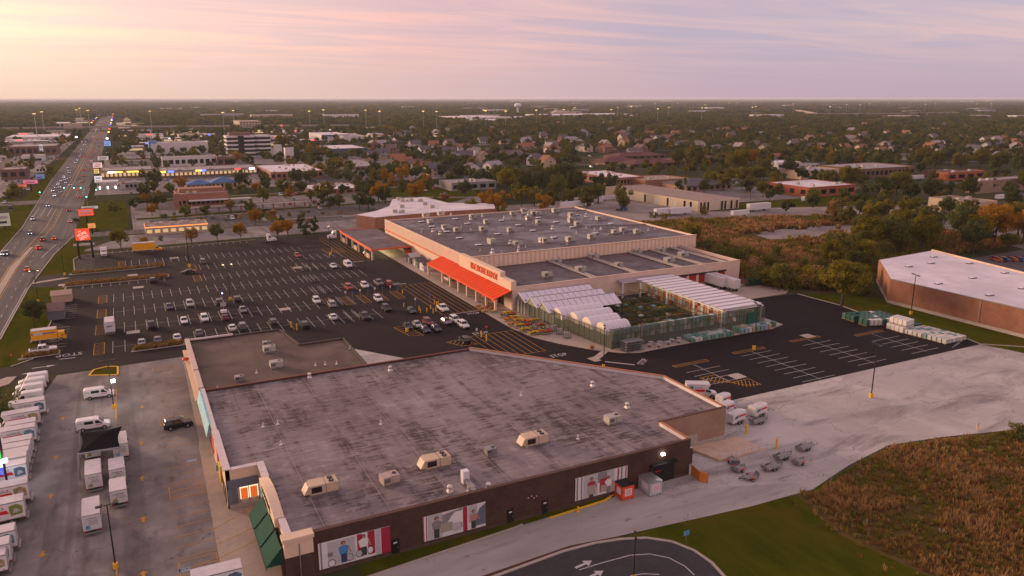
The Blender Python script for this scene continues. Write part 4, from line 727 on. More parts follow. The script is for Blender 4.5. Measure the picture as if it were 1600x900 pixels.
# ================================================================== garden centre
gc = thing('garden_fence', 'tall green mesh fence around the garden yard with stacked shelving', 'fence', (103, 150, 0))
MESHG = bpy.data.materials.new('green_mesh'); MESHG.use_nodes = True
_t = MESHG.node_tree; _b = _t.nodes['Principled BSDF']; _b.inputs['Base Color'].default_value = (.10, .115, .075, 1); _tr = _t.nodes.new('ShaderNodeBsdfTransparent'); _m = _t.nodes.new('ShaderNodeMixShader'); _m.inputs[0].default_value = .52; _t.links.new(_tr.outputs[0], _m.inputs[1]); _t.links.new(_b.outputs[0], _m.inputs[2]); _t.links.new(_m.outputs[0], _t.nodes['Material Output'].inputs[0])
def fence(a, b, hh, n, parent=gc):
    a = Vector((*a, 0)); b = Vector((*b, 0))
    for i in range(n):
        p, q = a.lerp(b, i / n), a.lerp(b, (i + 1) / n); MB().face([(p.x, p.y, .2), (q.x, q.y, .2), (q.x, q.y, hh), (p.x, p.y, hh)]).build('mesh_panel', MESHG, parent)
        MB().tube((p.x, p.y, .1), (p.x, p.y, hh + .1), .07, n=6).build('post', M('fence_post', (.09, .10, .075), .6, .1, 1), parent)
    MB().beam((a.x, a.y, hh), (b.x, b.y, hh), .1, .1).build('top_rail', A['fence_post'], parent)
fence((98.2, 192.5), (100.2, 173.5), 4.6, 8); fence((100.2, 173.5), (103.2, 150), 4.4, 11); fence((103.2, 150), (152, 148.2), 5.4, 17); fence((152, 148.2), (154.5, 190), 5.2, 12)
mb = MB()
for k in range(12): mb.box(98.22 + k * .21, 98.3 + k * .21, 190.6 - k * 1.5, 192.0 - k * 1.5, .2, 3.9)
mb.build('solid_panel', M('sage_panel', (.33, .31, .24), .8, .1, 1), gc)
MB().box(145.9, 149.6, 148.0, 148.3, .2, 4.7).build('gate_screen', M('gate_green', (.015, .09, .06), .7, .1, 1), gc)
sheet_('garden_floor', [(99, 192.8), (101, 173), (103.6, 150.4), (151.8, 148.6), (154, 193)], .156, M('garden_floor', (.06, .05, .045), .9, .3, .5))
# sawtooth greenhouse
GLZ = M('poly_glazing', (.60, .56, .60), .45, .06, .7); GEND = M('glaze_end', (.24, .235, .185), .7, .1, 1)
gh = thing('greenhouse', 'white three ridged greenhouse with glazed roof against the store wall', 'greenhouse', (99, 178, 0))
for k in range(3):
    y1 = 192.8 - k * 6.2; y0 = y1 - 6.2; xl = 98.3 + k * .45; xr = 122.4 + .3 * k; n = 12
    for i in range(n):
        xa = xl + (xr - xl) * i / n; xb = xl + (xr - xl) * (i + 1) / n - .12
        MB().hexa([(xa, y1, 3.9), (xb, y1, 3.9), (xb, y1 - 2.0, 6.0), (xa, y1 - 2.0, 6.0)], [(xa, y1, 3.97), (xb, y1, 3.97), (xb, y1 - 2.0, 6.07), (xa, y1 - 2.0, 6.07)]).build('roof_pane', GLZ, gh)
        MB().hexa([(xa, y0, 3.9), (xb, y0, 3.9), (xb, y1 - 2.0, 6.0), (xa, y1 - 2.0, 6.0)], [(xa, y0, 3.97), (xb, y0, 3.97), (xb, y1 - 2.0, 6.07), (xa, y1 - 2.0, 6.07)]).build('roof_pane', GLZ, gh)
    MB().face([(xl - .05, y0, 3.9), (xl - .05, y1 - 2.0, 5.95), (xl - .05, y1, 3.9)]).build('gable', GEND, gh)
    for a, b in (((xl - .1, y0, 3.95), (xl - .1, y1 - 2, 6.05)), ((xl - .1, y1 - 2, 6.05), (xl - .1, y1, 3.95))): MB().beam(a, b, .22, .22).build('gable_trim', WHITE, gh)
    MB().beam((xl, y1 - 2.0, 6.08), (xr, y1 - 2.0, 6.08), .3, .12).build('ridge', STEEL, gh)
    for xx in (xl + 1, xr - .5): MB().box(xx - .1, xx + .1, y0 + .1, y0 + .3, .15, 3.9).build('post', STEEL, gh)
tun = Proto('poly_tunnel', 'polytunnel')
for k, (u0, v0, xr) in enumerate(((852, 488, 114.3), (888, 493, 113.8), (905, 503, 112.3), (922, 513, 111.4))):
    yc = 172.6 - k * 5.6; xl = (100.6, 102.4, 103.0, 103.8)[k]; rr = 2.6
    t = thing('poly_tunnel', ['white barrel tunnel next to the ridged greenhouse', 'second white barrel tunnel from the ridged greenhouse', 'third white barrel tunnel from the ridged greenhouse', 'white barrel tunnel beside the stacked shelving'][k], 'polytunnel', (xl, yc, 0), 0, 'white barrel tunnels')
    sec = [(yc + rr * math.cos(PI * i / 12), 2.9 + 2.7 * math.sin(PI * i / 12)) for i in range(13)]
    n = 7
    for i in range(n):
        xa = xl + (xr - xl) * i / n; xb = xl + (xr - xl) * (i + 1) / n - .05; mb = MB()
        for (ya, za), (yb, zb) in zip(sec, sec[1:]): mb.face([(xa, ya, za), (xb, ya, za), (xb, yb, zb), (xa, yb, zb)])
        mb.build('skin_bay', GLZ, t, True)
    MB().face([(xl - .02, y_, z_) for y_, z_ in sec]).build('end_sheet', M('tunnel_end', (.68, .60, .46), .6, .04, 1), t)
    for xx in (xl + .2, xr - .3):
        for s_ in (-1, 1): MB().tube((xx, yc + s_ * rr, .15), (xx, yc + s_ * rr, 2.9), .07, n=6).build('post', STEEL, t)
# ribbed white canopy over the racks
wc = thing('garden_canopy', 'large white ribbed metal canopy over the lit storage racks', 'canopy', (140, 150, 0))
CP = [(139.8, 151.2), (153.8, 150.6), (154.6, 193.3), (134.5, 193.3), (134.2, 190.2), (140.5, 190.2)]
MB().prism(CP, 5.35, 5.55).build('deck', M('rib_shadow', (.30, .275, .285), .5, .05, 1), wc)
RIBW = M('rib_shadow', (.36, .335, .35), .5, .05, 1)
y = 151.6
while y < 192.2: MB().box(139.8 if y < 189.5 else 134.7, 154.1, y, y + 1.9, 5.553, 5.64).build('roof_sheet', M('sheet_white', (.62, .58, .60), .45, .06, .8), wc); y += 2.9
MB().prism(CP, 5.0, 5.34).build('fascia', WHITE, wc)
for x, y in ((140.1, 151.8), (140.2, 163.5), (140.3, 176), (140.5, 189.5), (153.6, 151.3), (154, 165), (154.2, 178), (134.6, 190.6)): MB().box(x - .2, x + .2, y - .2, y + .2, .15, 5.0).build('column', WHITE, wc)
for y in (155, 162, 169, 176, 183, 189): MB().box(146, 148.4, y - .15, y + .15, 4.9, 4.99).build('light_fitting', A['canopy_lamp'], wc)
li = bpy.data.lights.new('garden_light', 'AREA'); li.energy = 700; li.color = (1, .80, .46); li.shape = 'RECTANGLE'; li.size = 10; li.size_y = 36; lo = link(bpy.data.objects.new('garden_light', li)); lo.location = (145, 171, 4.85)
# pallets of bagged goods: every block a thing
PALC = [M('bag_teal', (.14, .24, .22), .5, .25, 2.5), M('bag_white', (.42, .43, .40), .45, .2, 2.5), M('bag_green', (.07, .19, .12), .5, .25, 2.5), M('bag_blue', (.20, .29, .36), .5, .2, 2.5), M('bag_yellow', (.42, .29, .06), .5, .25, 2.5), M('bag_tan', (.34, .26, .17), .6, .25, 2.5), M('bag_brown', (.20, .12, .08), .6, .25, 2.5), M('wrap_green', (.012, .085, .06), .35, .15, 1.5), M('wrap_white', (.55, .52, .49), .35, .1, 1.5)]
CN = ['teal', 'white', 'green', 'pale blue', 'yellow', 'tan', 'brown', 'dark green', 'white']
PAL = []
for v in range(3):
    p = Proto('goods_pallet', 'pallet'); r2 = random.Random(v); mb = MB(); zz = .16
    while zz < 1.25:
        j = r2.uniform(-.03, .03); b = .54 + r2.uniform(-.03, .02); mb.hexa([(-b + j, -b, zz), (b + j, -b, zz), (b + j, b, zz), (-b + j, b, zz)], [(-b + .04 + j, -b + .04, zz + .2), (b - .04 + j, -b + .04, zz + .2), (b - .04 + j, b - .04, zz + .2), (-b + .04 + j, b - .04, zz + .2)]); zz += .2
    p.part('goods', mb, PALC[0]); mb = MB()
    for i in range(4): mb.box(-.55, .55, -.55 + i * .33, -.43 + i * .33, .12, .16)
    for i in range(3): mb.box(-.55 + i * .5, -.45 + i * .5, -.55, .55, 0, .12)
    p.part('pallet_base', mb, M('pallet_wood', (.28, .19, .11), .9, .2, 2)); PAL.append(p)
def pallet(x, y, z, ci, where, grp, s=1.0, sz=1.0, rz=0.0):
    PAL[R.randrange(3)].place((x, y, z), rz + R.uniform(-.05, .05), f'{CN[ci]} wrapped goods pallet {where}', grp, {PALC[0]: PALC[ci]}, (s, s, s * sz))
# rack row along the front fence (two levels on steel frames)
def rack(name, label, x0, x1, y, levels, depth=1.2, n=12, hh=4.9):
    t = thing(name, label, 'rack', (x0, y, 0))
    for i in range(n + 1):
        x = x0 + (x1 - x0) * i / n
        for yy in (y, y + depth): MB().box(x - .06, x + .06, yy - .06, yy + .06, .15, hh).build('upright', M('rack_dark', (.05, .055, .05), .6, .1, 1), t)
    for z in levels:
        for yy in (y, y + depth): MB().box(x0, x1, yy - .05, yy + .05, z - .1, z - .01).build('shelf_beam', A['rack_dark'], t)
    return t
rack('pallet_rack', 'long steel rack of bagged goods behind the front mesh fence', 104.3, 137.5, 151.0, (1.7, 3.3), 1.2, 12)
for i in range(25):
    x = 105.0 + i * 1.3
    for z in (1.7, 3.3):
        if R.random() < .93: pallet(x, 151.6, z, R.choice([0, 0, 1, 1, 2, 3]), 'on the rack behind the front fence', 'pallets on the front rack', 1.06, .95)
rack('pallet_rack', 'steel rack of bagged goods under the end of the white canopy', 139.5, 151.5, 150.4, (1.7, 3.3), 1.2, 5)
for i in range(8):
    for z in (1.7, 3.3):
        if R.random() < .75: pallet(140.4 + i * 1.35, 151.0, z, R.choice([0, 1, 2, 3, 5]), 'on the rack below the canopy end', 'pallets on the canopy end rack', 1.06, .95)
for k in range(2):
    rk = thing('pallet_rack', ['tall lit rack of boxed goods under the white canopy', 'second lit rack deep under the white canopy'][k], 'rack', (143 + 5.5 * k, 153, 0)); xr = 143.2 + 5.5 * k
    for i in range(13):
        yy = 153.6 + i * 3.0
        for xx in (xr, xr + 1.2): MB().box(xx - .06, xx + .06, yy - .06, yy + .06, .15, 4.7).build('upright', ORANGE, rk)
    for z in (1.5, 2.9, 4.1):
        for xx in (xr, xr + 1.2): MB().box(xx - .05, xx + .05, 153.6, 189.6, z - .1, z - .01).build('shelf_beam', ORANGE, rk)
    if k == 0:
        for i in range(27):
            for z in (.15, 1.5, 2.9):
                if R.random() < .93: pallet(xr + .6, 154.4 + i * 1.32, z, R.choice([5, 5, 1, 6, 4, 1, 5, 3]), 'on the lit rack under the white canopy', 'pallets on the lit canopy rack', 1.06, .85 if z > 1 else .9)
# yard benches and plants in the dark middle of the garden
BEN = Proto('plant_bench', 'plant bench'); BEN.part('bench_top', MB().box(-4, 4, -.7, .7, .75, .85), A['rack_dark'])
mb = MB()
for x in (-3.8, 0, 3.8):
    for y in (-.6, .6): mb = MB().box(x - .05, x + .05, y - .05, y + .05, 0, .75); BEN.part('leg', mb, A['rack_dark'])
DKPL = []
for v in range(2):
    r2 = random.Random(40 + v); mb = MB()
    for i in range(150):
        c = Vector((r2.uniform(-3.9, 3.9), r2.uniform(-.65, .65), .95 + r2.uniform(0, .35))); a = Vector((r2.uniform(-1, 1), r2.uniform(-1, 1), r2.uniform(-.4, .4))).normalized() * .22; b = a.orthogonal().normalized() * .22; mb.face([c - a - b, c + a - b, c + a + b, c - a + b])
    DKPL.append(mb.mesh('plants', LEAF['gd'[v]]))
for v in range(2): pass
bp = [Proto('plant_bench', 'plant bench') for _ in range(2)]
for v in range(2): bp[v].parts = list(BEN.parts); bp[v].part('plants', DKPL[v], None)
for i in range(11):
    for j, x in enumerate((118, 127, 135.5)):
        y = 154.8 + i * 2.9 + (.8 if j == 1 else 0)
        if x < 124 and y > 171.5: continue
        bp[(i + j) % 2].place((x, y, .156), 0, 'dark bench of potted plants inside the garden yard', 'benches in the garden yard')
sh = thing('yard_pergola', 'low dark steel pergola over plant benches in the garden yard', 'pergola', (118, 165, 0))
for i in range(0, 12, 2): MB().beam((114 if i < 6 else 124, 153.5 + i * 3.2, 3.0), (139.6, 153.5 + i * 3.2, 3.0), .12, .12).build('rail', A['rack_dark'], sh)
for x in (114.1, 119.5, 124.5, 130.6, 135, 139.5): MB().beam((x, 153.5, 2.9), (x, 188.8 if x > 124 else 169.4, 2.9), .12, .12).build('rail', A['rack_dark'], sh)
for x in (114.1, 124.5, 130.6, 139.5):
    for y in (153.6, 165, 176, 188.7) if x > 120 else (153.6, 169): MB().box(x - .06, x + .06, y - .06, y + .06, .15, 2.85).build('post', A['rack_dark'], sh)
# pallets on the pavement in front of the fence
for r_ in range(4):
    for i in range(11): pallet(125.0 + i * 1.32 + r_ * .1, 145.9 + r_ * .0 + r_ * 1.15 - .1, .15, R.choice([4, 2, 2, 0]) if r_ == 0 and i > 3 else R.choice([0, 1, 2, 1]), 'in the block by the garden fence', 'pallets in the block on the walk', 1.0, .7)
for r_ in range(3):
    for i in range(8): pallet(141.5 + i * 1.4, 145.6 + r_ * 1.25, .15, R.choice([0, 1, 2, 3, 5]), 'stacked below the canopy end on the walk', 'pallets on the walk by the gate', 1.05, .95)
for i in range(3): pallet(151.5 + i * 1.2, 146.5 + (i % 2), .15, [1, 3, 2][i], 'beside the green gate screen', 'pallets by the gate screen', 1.0, 1.1)
rk = thing('steel_cage', 'grey steel stock cage stack standing outside the fence corner', 'cage', (106.5, 147, 0))
for i in range(6):
    for j in range(2):
        for z in range(5): MB().box(105 + i * .9, 105.8 + i * .9, 146.3 + j * 1.3, 147.5 + j * 1.3, .15 + z * .62, .22 + z * .62).build('shelf', STEEL, rk)
for x in (105, 107.6, 110.3):
    for y in (146.3, 148.8): MB().box(x - .04, x + .04, y - .04, y + .04, .15, 2.8).build('upright', STEEL, rk)
tabl = Proto('patio_table', 'table'); tabl.part('top', MB().tube((0, 0, .72), (0, 0, .78), .7, n=12), M('table_grey', (.36, .33, .33), .5, .1, 2)); tabl.part('leg', MB().tube((0, 0, 0), (0, 0, .72), .06), BLACK); tabl.part('foot', MB().tube((0, 0, 0), (0, 0, .06), .35), BLACK)
for i, (x, y) in enumerate(((113, 147.5), (115, 146.4), (116.5, 148), (118.6, 147.1), (120.5, 148.2), (121.6, 146.8), (123, 148.4), (114.4, 148.8))): tabl.place((x, y, .15), 0, 'small round patio table displayed outside the mesh fence', 'patio tables on the walk')
# flower display
FLC = {'leaf_amber': LEAF['o'], 'y': M('bloom_yellow', (.60, .38, .02), .7, .2, 3), 'r': M('bloom_red', (.36, .035, .02), .7, .2, 3), 'g': LEAF['g'], 'o': M('bloom_orange', (.6, .17, .02), .7, .2, 3), 'w': M('bloom_white', (.55, .5, .45), .7, .1, 3)}
FB = []
for v, cols in enumerate((['y', 'g'], ['r', 'g'], ['o', 'g'], ['g', 'w'], ['y', 'r'])):
    p = Proto('flower_table', 'flower display'); r2 = random.Random(70 + v); p.part('table_top', MB().box(-1.5, 1.5, -.65, .65, .45, .55), KERB)
    for x in (-1.3, 1.3):
        for y in (-.5, .5): p.part('leg', MB().box(x - .05, x + .05, y - .05, y + .05, 0, .45), STEEL)
    for c in cols:
        mb = MB()
        for i in range(110):
            q = Vector((r2.uniform(-1.45, 1.45), r2.uniform(-.6, .6), .6 + r2.uniform(0, .38) + (.08 if c == cols[0] else 0))); a = Vector((r2.uniform(-1, 1), r2.uniform(-1, 1), r2.uniform(-.3, .3))).normalized() * .12; b = a.orthogonal().normalized() * .12; mb.face([q - a - b, q + a - b, q + a + b, q - a + b])
        p.part('blooms', mb, FLC[c])
    FB.append(p)
for i, (X, Y) in enumerate(((100, 400), (150, 420), (200, 455), (60, 430), (240, 490), (320, 500), (170, 540), (260, 560), (390, 500), (440, 495), (350, 555), (410, 590), (330, 610), (480, 640), (560, 600), (600, 640), (430, 655), (510, 560), (120, 480), (300, 600))):
    k = [4, 1, 0, 3, 0, 2, 2, 0, 2, 0, 1, 3, 0, 2, 3, 1, 0, 1, 2, 3][i]
    FB[k].place((*G(780 + X / 8, 440 + Y / 8 + 2, .15), .15), R.uniform(-.2, .2), ['low table of yellow flowers on the store walk', 'low table of red flowers on the store walk', 'low table of orange flowers on the store walk', 'low table of green and white plants on the store walk', 'low table of mixed yellow and red flowers on the store walk'][k], 'flower tables on the walk')
for i in range(40):
    x, y = R.uniform(114, 138.5), R.uniform(153.5, 189)
    if x < 124 and y > 170: continue
    if i % 2: FB[i % 5].place((x, y, .156), R.choice([0, PI / 2]), ['low table of yellow flowers inside the garden yard', 'low table of red flowers inside the garden yard', 'low table of orange flowers inside the garden yard', 'low table of green plants inside the garden yard', 'low table of mixed flowers inside the garden yard'][i % 5], 'flower tables in the garden yard')
    else: pallet(x, y, .156, R.choice([0, 1, 2, 5, 6]), 'standing inside the garden yard', 'pallets in the garden yard', 1.1, 1.1)
for i, (u, v) in enumerate(((747, 481), (752, 485), (757, 488), (762, 481), (768, 484), (773, 488), (759, 476))): FB[[2, 2, 4][i % 3]].place((*G(u, v, .15), .15), .3, 'low display of orange goods at the awning end', 'orange displays by the awning', None, .7)
cart = Proto('wire_cage', 'cage'); 
for z in (.1, .8, 1.5): cart.part('shelf', MB().box(-.9, .9, -.5, .5, z, z + .06), STEEL)
for x in (-.85, .85):
    for y in (-.45, .45): cart.part('upright', MB().box(x - .04, x + .04, y - .04, y + .04, 0, 1.9), BLACK)
for i, (u, v) in enumerate(((875, 522), (886, 528), (866, 517))): cart.place((*G(u, v, .15), .15), .2, 'dark wire stock cage beside the left garden fence'.replace(' left', ''), 'wire cages by the fence')
pot = thing('clay_planter', 'big round clay planter at the fence corner', 'planter', (*G(925, 545, .15), .15)); x, y, z = pot.location
MB().tube((x, y, z), (x, y, z + .9), .45, .65, 12).build('pot', M('clay', (.30, .13, .07), .8, .1, 2), pot)
# sheds shown by the wall
def shed(label, x0, x1, y0, y1, h, rh, wall, roof, rz=0):
    t = thing('garden_shed', label, 'shed', ((x0 + x1) / 2, (y0 + y1) / 2, .15)); MB().box(x0, x1, y0, y1, .15, h).build('wall', wall, t); xm = (x0 + x1) / 2; ym = (y0 + y1) / 2; e = .2
    MB().hexa([(x0 - e, y0 - e, h - .1), (x0 - e, ym, h + rh), (x1 + e, ym, h + rh), (x1 + e, y0 - e, h - .1)], [(x0 - e, y0 - e, h), (x0 - e, ym, h + rh + .1), (x1 + e, ym, h + rh + .1), (x1 + e, y0 - e, h)]).hexa([(x0 - e, y1 + e, h - .1), (x0 - e, ym, h + rh), (x1 + e, ym, h + rh), (x1 + e, y1 + e, h - .1)], [(x0 - e, y1 + e, h), (x0 - e, ym, h + rh + .1), (x1 + e, ym, h + rh + .1), (x1 + e, y1 + e, h)]).build('roof', roof, t)
    MB().face([(x0, y0, h), (x0, ym, h + rh), (x0, y1, h)]).face([(x1, y0, h), (x1, y1, h), (x1, ym, h + rh)]).build('gable', wall, t)
    d = MB().box(x0 - .06, x0 - .002, ym - .5, ym + .5, .2, 2.0).build('door', WHITE, t); MB().box(x0 - .09, x0 - .06, ym + .3, ym + .4, 1, 1.1).build('handle', BLACK, d); MB().box(x0 - .05, x0 - .002, y0 + .4, y0 + 1.0, 1.1, 1.8).build('window', GLASS, t)
SHG = M('shed_grey', (.10, .095, .10), .85, .15, 1); SHW = M('shed_white', (.55, .54, .54), .7, .08, 1)
shed('grey barn roofed garden shed next to the timber canopy', 92.4, 96.2, 268.5, 274, 2.5, 1.2, SHG, M('shed_pale_roof', (.40, .37, .38), .7, .1, 1))
shed('dark roofed garden shed with white trim in the shed row', 92.2, 96.0, 261.3, 266.5, 2.4, 1.1, M('shed_mid', (.26, .25, .25), .8, .1, 1), SHG)
shed('white garden shed closest to the orange awning', 92.2, 96.4, 254.3, 258.6, 2.4, .9, SHW, SHG)
shed('tan display shed with pale roof by the planting bed', -24.6, -19.2, 263.5, 268.5, 2.5, 1.0, M('shed_tan', (.42, .30, .20), .8, .1, 1), M('shed_roof_tan', (.40, .29, .21), .85, .12, 1))
shed('slate grey display shed with brown roof by the lawn', -24.2, -20.1, 242.5, 252, 2.7, 1.3, M('shed_slate', (.12, .13, .15), .8, .1, 1), M('shed_roof_br', (.16, .10, .085), .85, .15, 1))
# ================================================================== vehicles
PAINT = M('car_paint', (.5, .5, .5), .3, .03, 1, spec=.5)
def wheel_meshes(r, wd, cache={}):
    if (r, wd) not in cache:
        cache[(r, wd)] = (MB().tube((0, -wd / 2, 0), (0, wd / 2, 0), r, n=14).mesh('tyre', RUBBER), MB().tube((0, -wd / 2 - .012, 0), (0, wd / 2 + .012, 0), r * .58, n=10).mesh('rim', HUB))
    return cache[(r, wd)]
def wheels(p, xs, y, r, wd=.24, arch=True):
    t, h = wheel_meshes(r, wd)
    for x in xs:
        for s in (-1, 1):
            k = p.part('wheel', t, None, None, (x, s * y, r)); p.part('rim', h, None, k)
            if arch: p.part('wheel_arch', MB().tube((x, s * (y + wd / 2 - .05), r * 1.06), (x, s * (y + wd / 2 - .012), r * 1.06), r * 1.22, n=12), BLACK)
def sec(x, hw, zb, zt, tw=.86): return [(x, -hw * .96, zb), (x, -hw, zb + (zt - zb) * .5), (x, -hw * .97, zt - .06), (x, -hw * tw, zt), (x, hw * tw, zt), (x, hw * .97, zt - .06), (x, hw, zb + (zt - zb) * .5), (x, hw * .96, zb)]
def lamps(p, xf, xb, yf, yb, zf, zb_, s=.3, hz=.16, lit=False):
    for k in (-1, 1):
        p.part('headlight', MB().box(xf - .05, xf + .04, k * yf - s / 2, k * yf + s / 2, zf - hz / 2, zf + hz / 2), HEADL)
        p.part('taillight', MB().box(xb - .04, xb + .05, k * yb - s * .4, k * yb + s * .4, zb_ - hz * .6, zb_ + hz * .6), REDL)
def car(kind, name, cat='car'):
    p = Proto(name, cat)
    if kind == 'sedan': b = [(2.33, .66, .38, .62), (2.2, .82, .26, .74), (1.3, .9, .22, .90), (.7, .91, .22, .95), (-1.35, .91, .22, .98), (-2.1, .86, .26, 1.0), (-2.33, .74, .40, .88)]; c = (.95, -1.75, .25, -1.15, .84, .64, .95, 1.44)
    elif kind == 'suv': b = [(2.35, .72, .45, .80), (2.22, .86, .32, .95), (1.25, .94, .28, 1.08), (.8, .95, .28, 1.10), (-2.1, .95, .28, 1.12), (-2.35, .86, .36, 1.05)]; c = (.95, -2.25, .35, -2.0, .88, .72, 1.08, 1.74)
    elif kind == 'pickup': b = [(2.85, .8, .5, .98), (2.7, .94, .38, 1.10), (1.6, 1.0, .34, 1.18), (.9, 1.0, .34, 1.18), (-2.7, 1.0, .34, 1.18), (-2.85, .94, .42, 1.12)]; c = (1.25, -1.0, .65, -.8, .92, .78, 1.16, 1.88)
    p.part('body', MB().loft([sec(*q) for q in b]), PAINT)
    x0, x1, x2, x3, h0, h1, z0, z1 = c
    p.part('windows', MB().hexa([(x1, -h0, z0), (x0, -h0, z0), (x0, h0, z0), (x1, h0, z0)], [(x3, -h1, z1), (x2, -h1, z1), (x2, h1, z1), (x3, h1, z1)]), GLASS)
    p.part('roof', MB().hexa([(x3 - .06, -h1 - .03, z1 - .04), (x2 + .05, -h1 - .03, z1 - .04), (x2 + .05, h1 + .03, z1 - .04), (x3 - .06, h1 + .03, z1 - .04)], [(x3 + .05, -h1 + .06, z1 + .05), (x2 - .08, -h1 + .06, z1 + .05), (x2 - .08, h1 - .06, z1 + .05), (x3 + .05, h1 - .06, z1 + .05)]), PAINT)
    mb = MB(); xm = (x2 + x3) / 2
    for s in (-1, 1):
        for xx, xb in ((x2, x0), (xm, (x0 + x1) / 2), (x3, x1)): mb.beam((xb, s * (h0 + .005), z0), (xx, s * (h1 + .01), z1), .07, .07)
    p.part('pillars', mb, PAINT); p.parts[-1][1]  # roof posts
    if kind == 'pickup': p.part('load_bed', MB().box(-2.6, -1.1, -.82, .82, 1.182, 1.2), BLACK)
    p.part('bumper', MB().box(b[0][0] - .04, b[0][0] + .05, -.62, .62, b[0][2], b[0][2] + .14), BLACK)
    L = b[0][0]; lamps(p, b[1][0] + .06, b[-1][0] + .0, .58, .62, (b[0][3]), b[-1][3] - .14)
    wheels(p, (L * .6, -L * .58), b[2][1] - .1, .33 if kind == 'sedan' else .38)
    return p
SED, SUV, PKP = car('sedan', 'sedan_car'), car('suv', 'sport_utility_car'), car('pickup', 'pickup_truck', 'pickup')
COLS = {'white': (.62, .61, .60), 'silver': (.36, .36, .37), 'grey': (.14, .135, .14), 'dark': (.03, .03, .033), 'black': (.012, .012, .014), 'red': (.34, .025, .02), 'maroon': (.13, .02, .022), 'navy': (.025, .035, .075), 'orange': (.5, .15, .03), 'tan': (.28, .22, .15), 'mauve': (.18, .13, .15), 'blue': (.05, .10, .26)}
CP_ = {k: M('paint_' + k, v, .28, .03, 1, spec=.5) for k, v in COLS.items()}
GREENT = M('rental_green', (.05, .30, .12), .5, .1, 2); ORT = M('rental_red', (.52, .02, .03), .5, .06, 2); INK = M('rental_ink', (.03, .035, .05), .5, .1, 2)
def make_van(roof, glazed, name='cargo_van'):
    p = Proto(name, 'van'); h = 2.55 if roof else 2.25
    s_ = [(2.85, .74, .42, .90), (2.72, .92, .34, 1.08), (1.85, 1.0, .30, 1.30)]
    p.part('body', MB().loft([sec(*q) for q in s_] + [sec(1.75, 1.02, .30, 1.36, .84), sec(.95, 1.03, .30, h - .1, .78), sec(.5, 1.03, .30, h, .78), sec(-2.5, 1.03, .30, h, .78), sec(-2.8, 1.0, .36, h - .14, .76)]), WHITE)
    p.part('windscreen', MB().face([(1.80, -.78, 1.40), (1.80, .78, 1.40), (1.02, .70, h - .17), (1.02, -.70, h - .17)]), GLASS)
    for s in (-1, 1):
        p.part('door_window', MB().face([(1.45, s * 1.035, 1.38), (.45, s * 1.035, 1.38), (.45, s * 1.02, 1.98), (.98, s * 1.02, 1.98)]), GLASS)
        if glazed: p.part('side_window', MB().face([(.1, s * 1.037, 1.4), (-1.4, s * 1.037, 1.4), (-1.4, s * 1.022, 1.95), (.1, s * 1.022, 1.95)]), GLASS)
        mb = MB(); x = -2.0 if glazed else -.7
        add_text(mb, 'U-HAUL', (x, s * 1.042, 1.68), (-s, 0, 0) if s > 0 else (1, 0, 0), (0, 0, 1), .34, 1.15 if glazed else 1.7, 0)
        p.part('lettering', mb, GREENT); p.part('sill', MB().box(-2.6, 2.0, s * 1.02 - .015, s * 1.02 + .015, .34, .55), BLACK)
        p.part('stripe', MB().face([(1.4, s * 1.044, .95), (.5, s * 1.044, 1.05), (.5, s * 1.044, 1.18), (1.4, s * 1.044, 1.02)]), ORT); p.part('mirror', MB().box(1.35, 1.5, s * 1.06 - .02, s * 1.06 + .2 * s + .02 if s > 0 else s * 1.06 + .02, 1.3, 1.6) if s > 0 else MB().box(1.35, 1.5, -1.28, -1.06, 1.3, 1.6), BLACK)
    p.part('rear_door_seam', MB().box(-2.83, -2.79, -.02, .02, .5, h - .3), BLACK); p.part('bumper', MB().box(-2.92, -2.78, -.9, .9, .36, .55), BLACK); p.part('bumper', MB().box(2.74, 2.90, -.8, .8, .34, .56), BLACK)
    lamps(p, 2.72, -2.8, .72, .88, .95, 1.2, .3, .22); wheels(p, (1.85, -1.75), .92, .36); return p
VANH, VANP = make_van(True, False), make_van(False, True, 'passenger_van')
GRAPH = M('truck_graphic', (.10, .20, .30), .5, .5, 1.3)
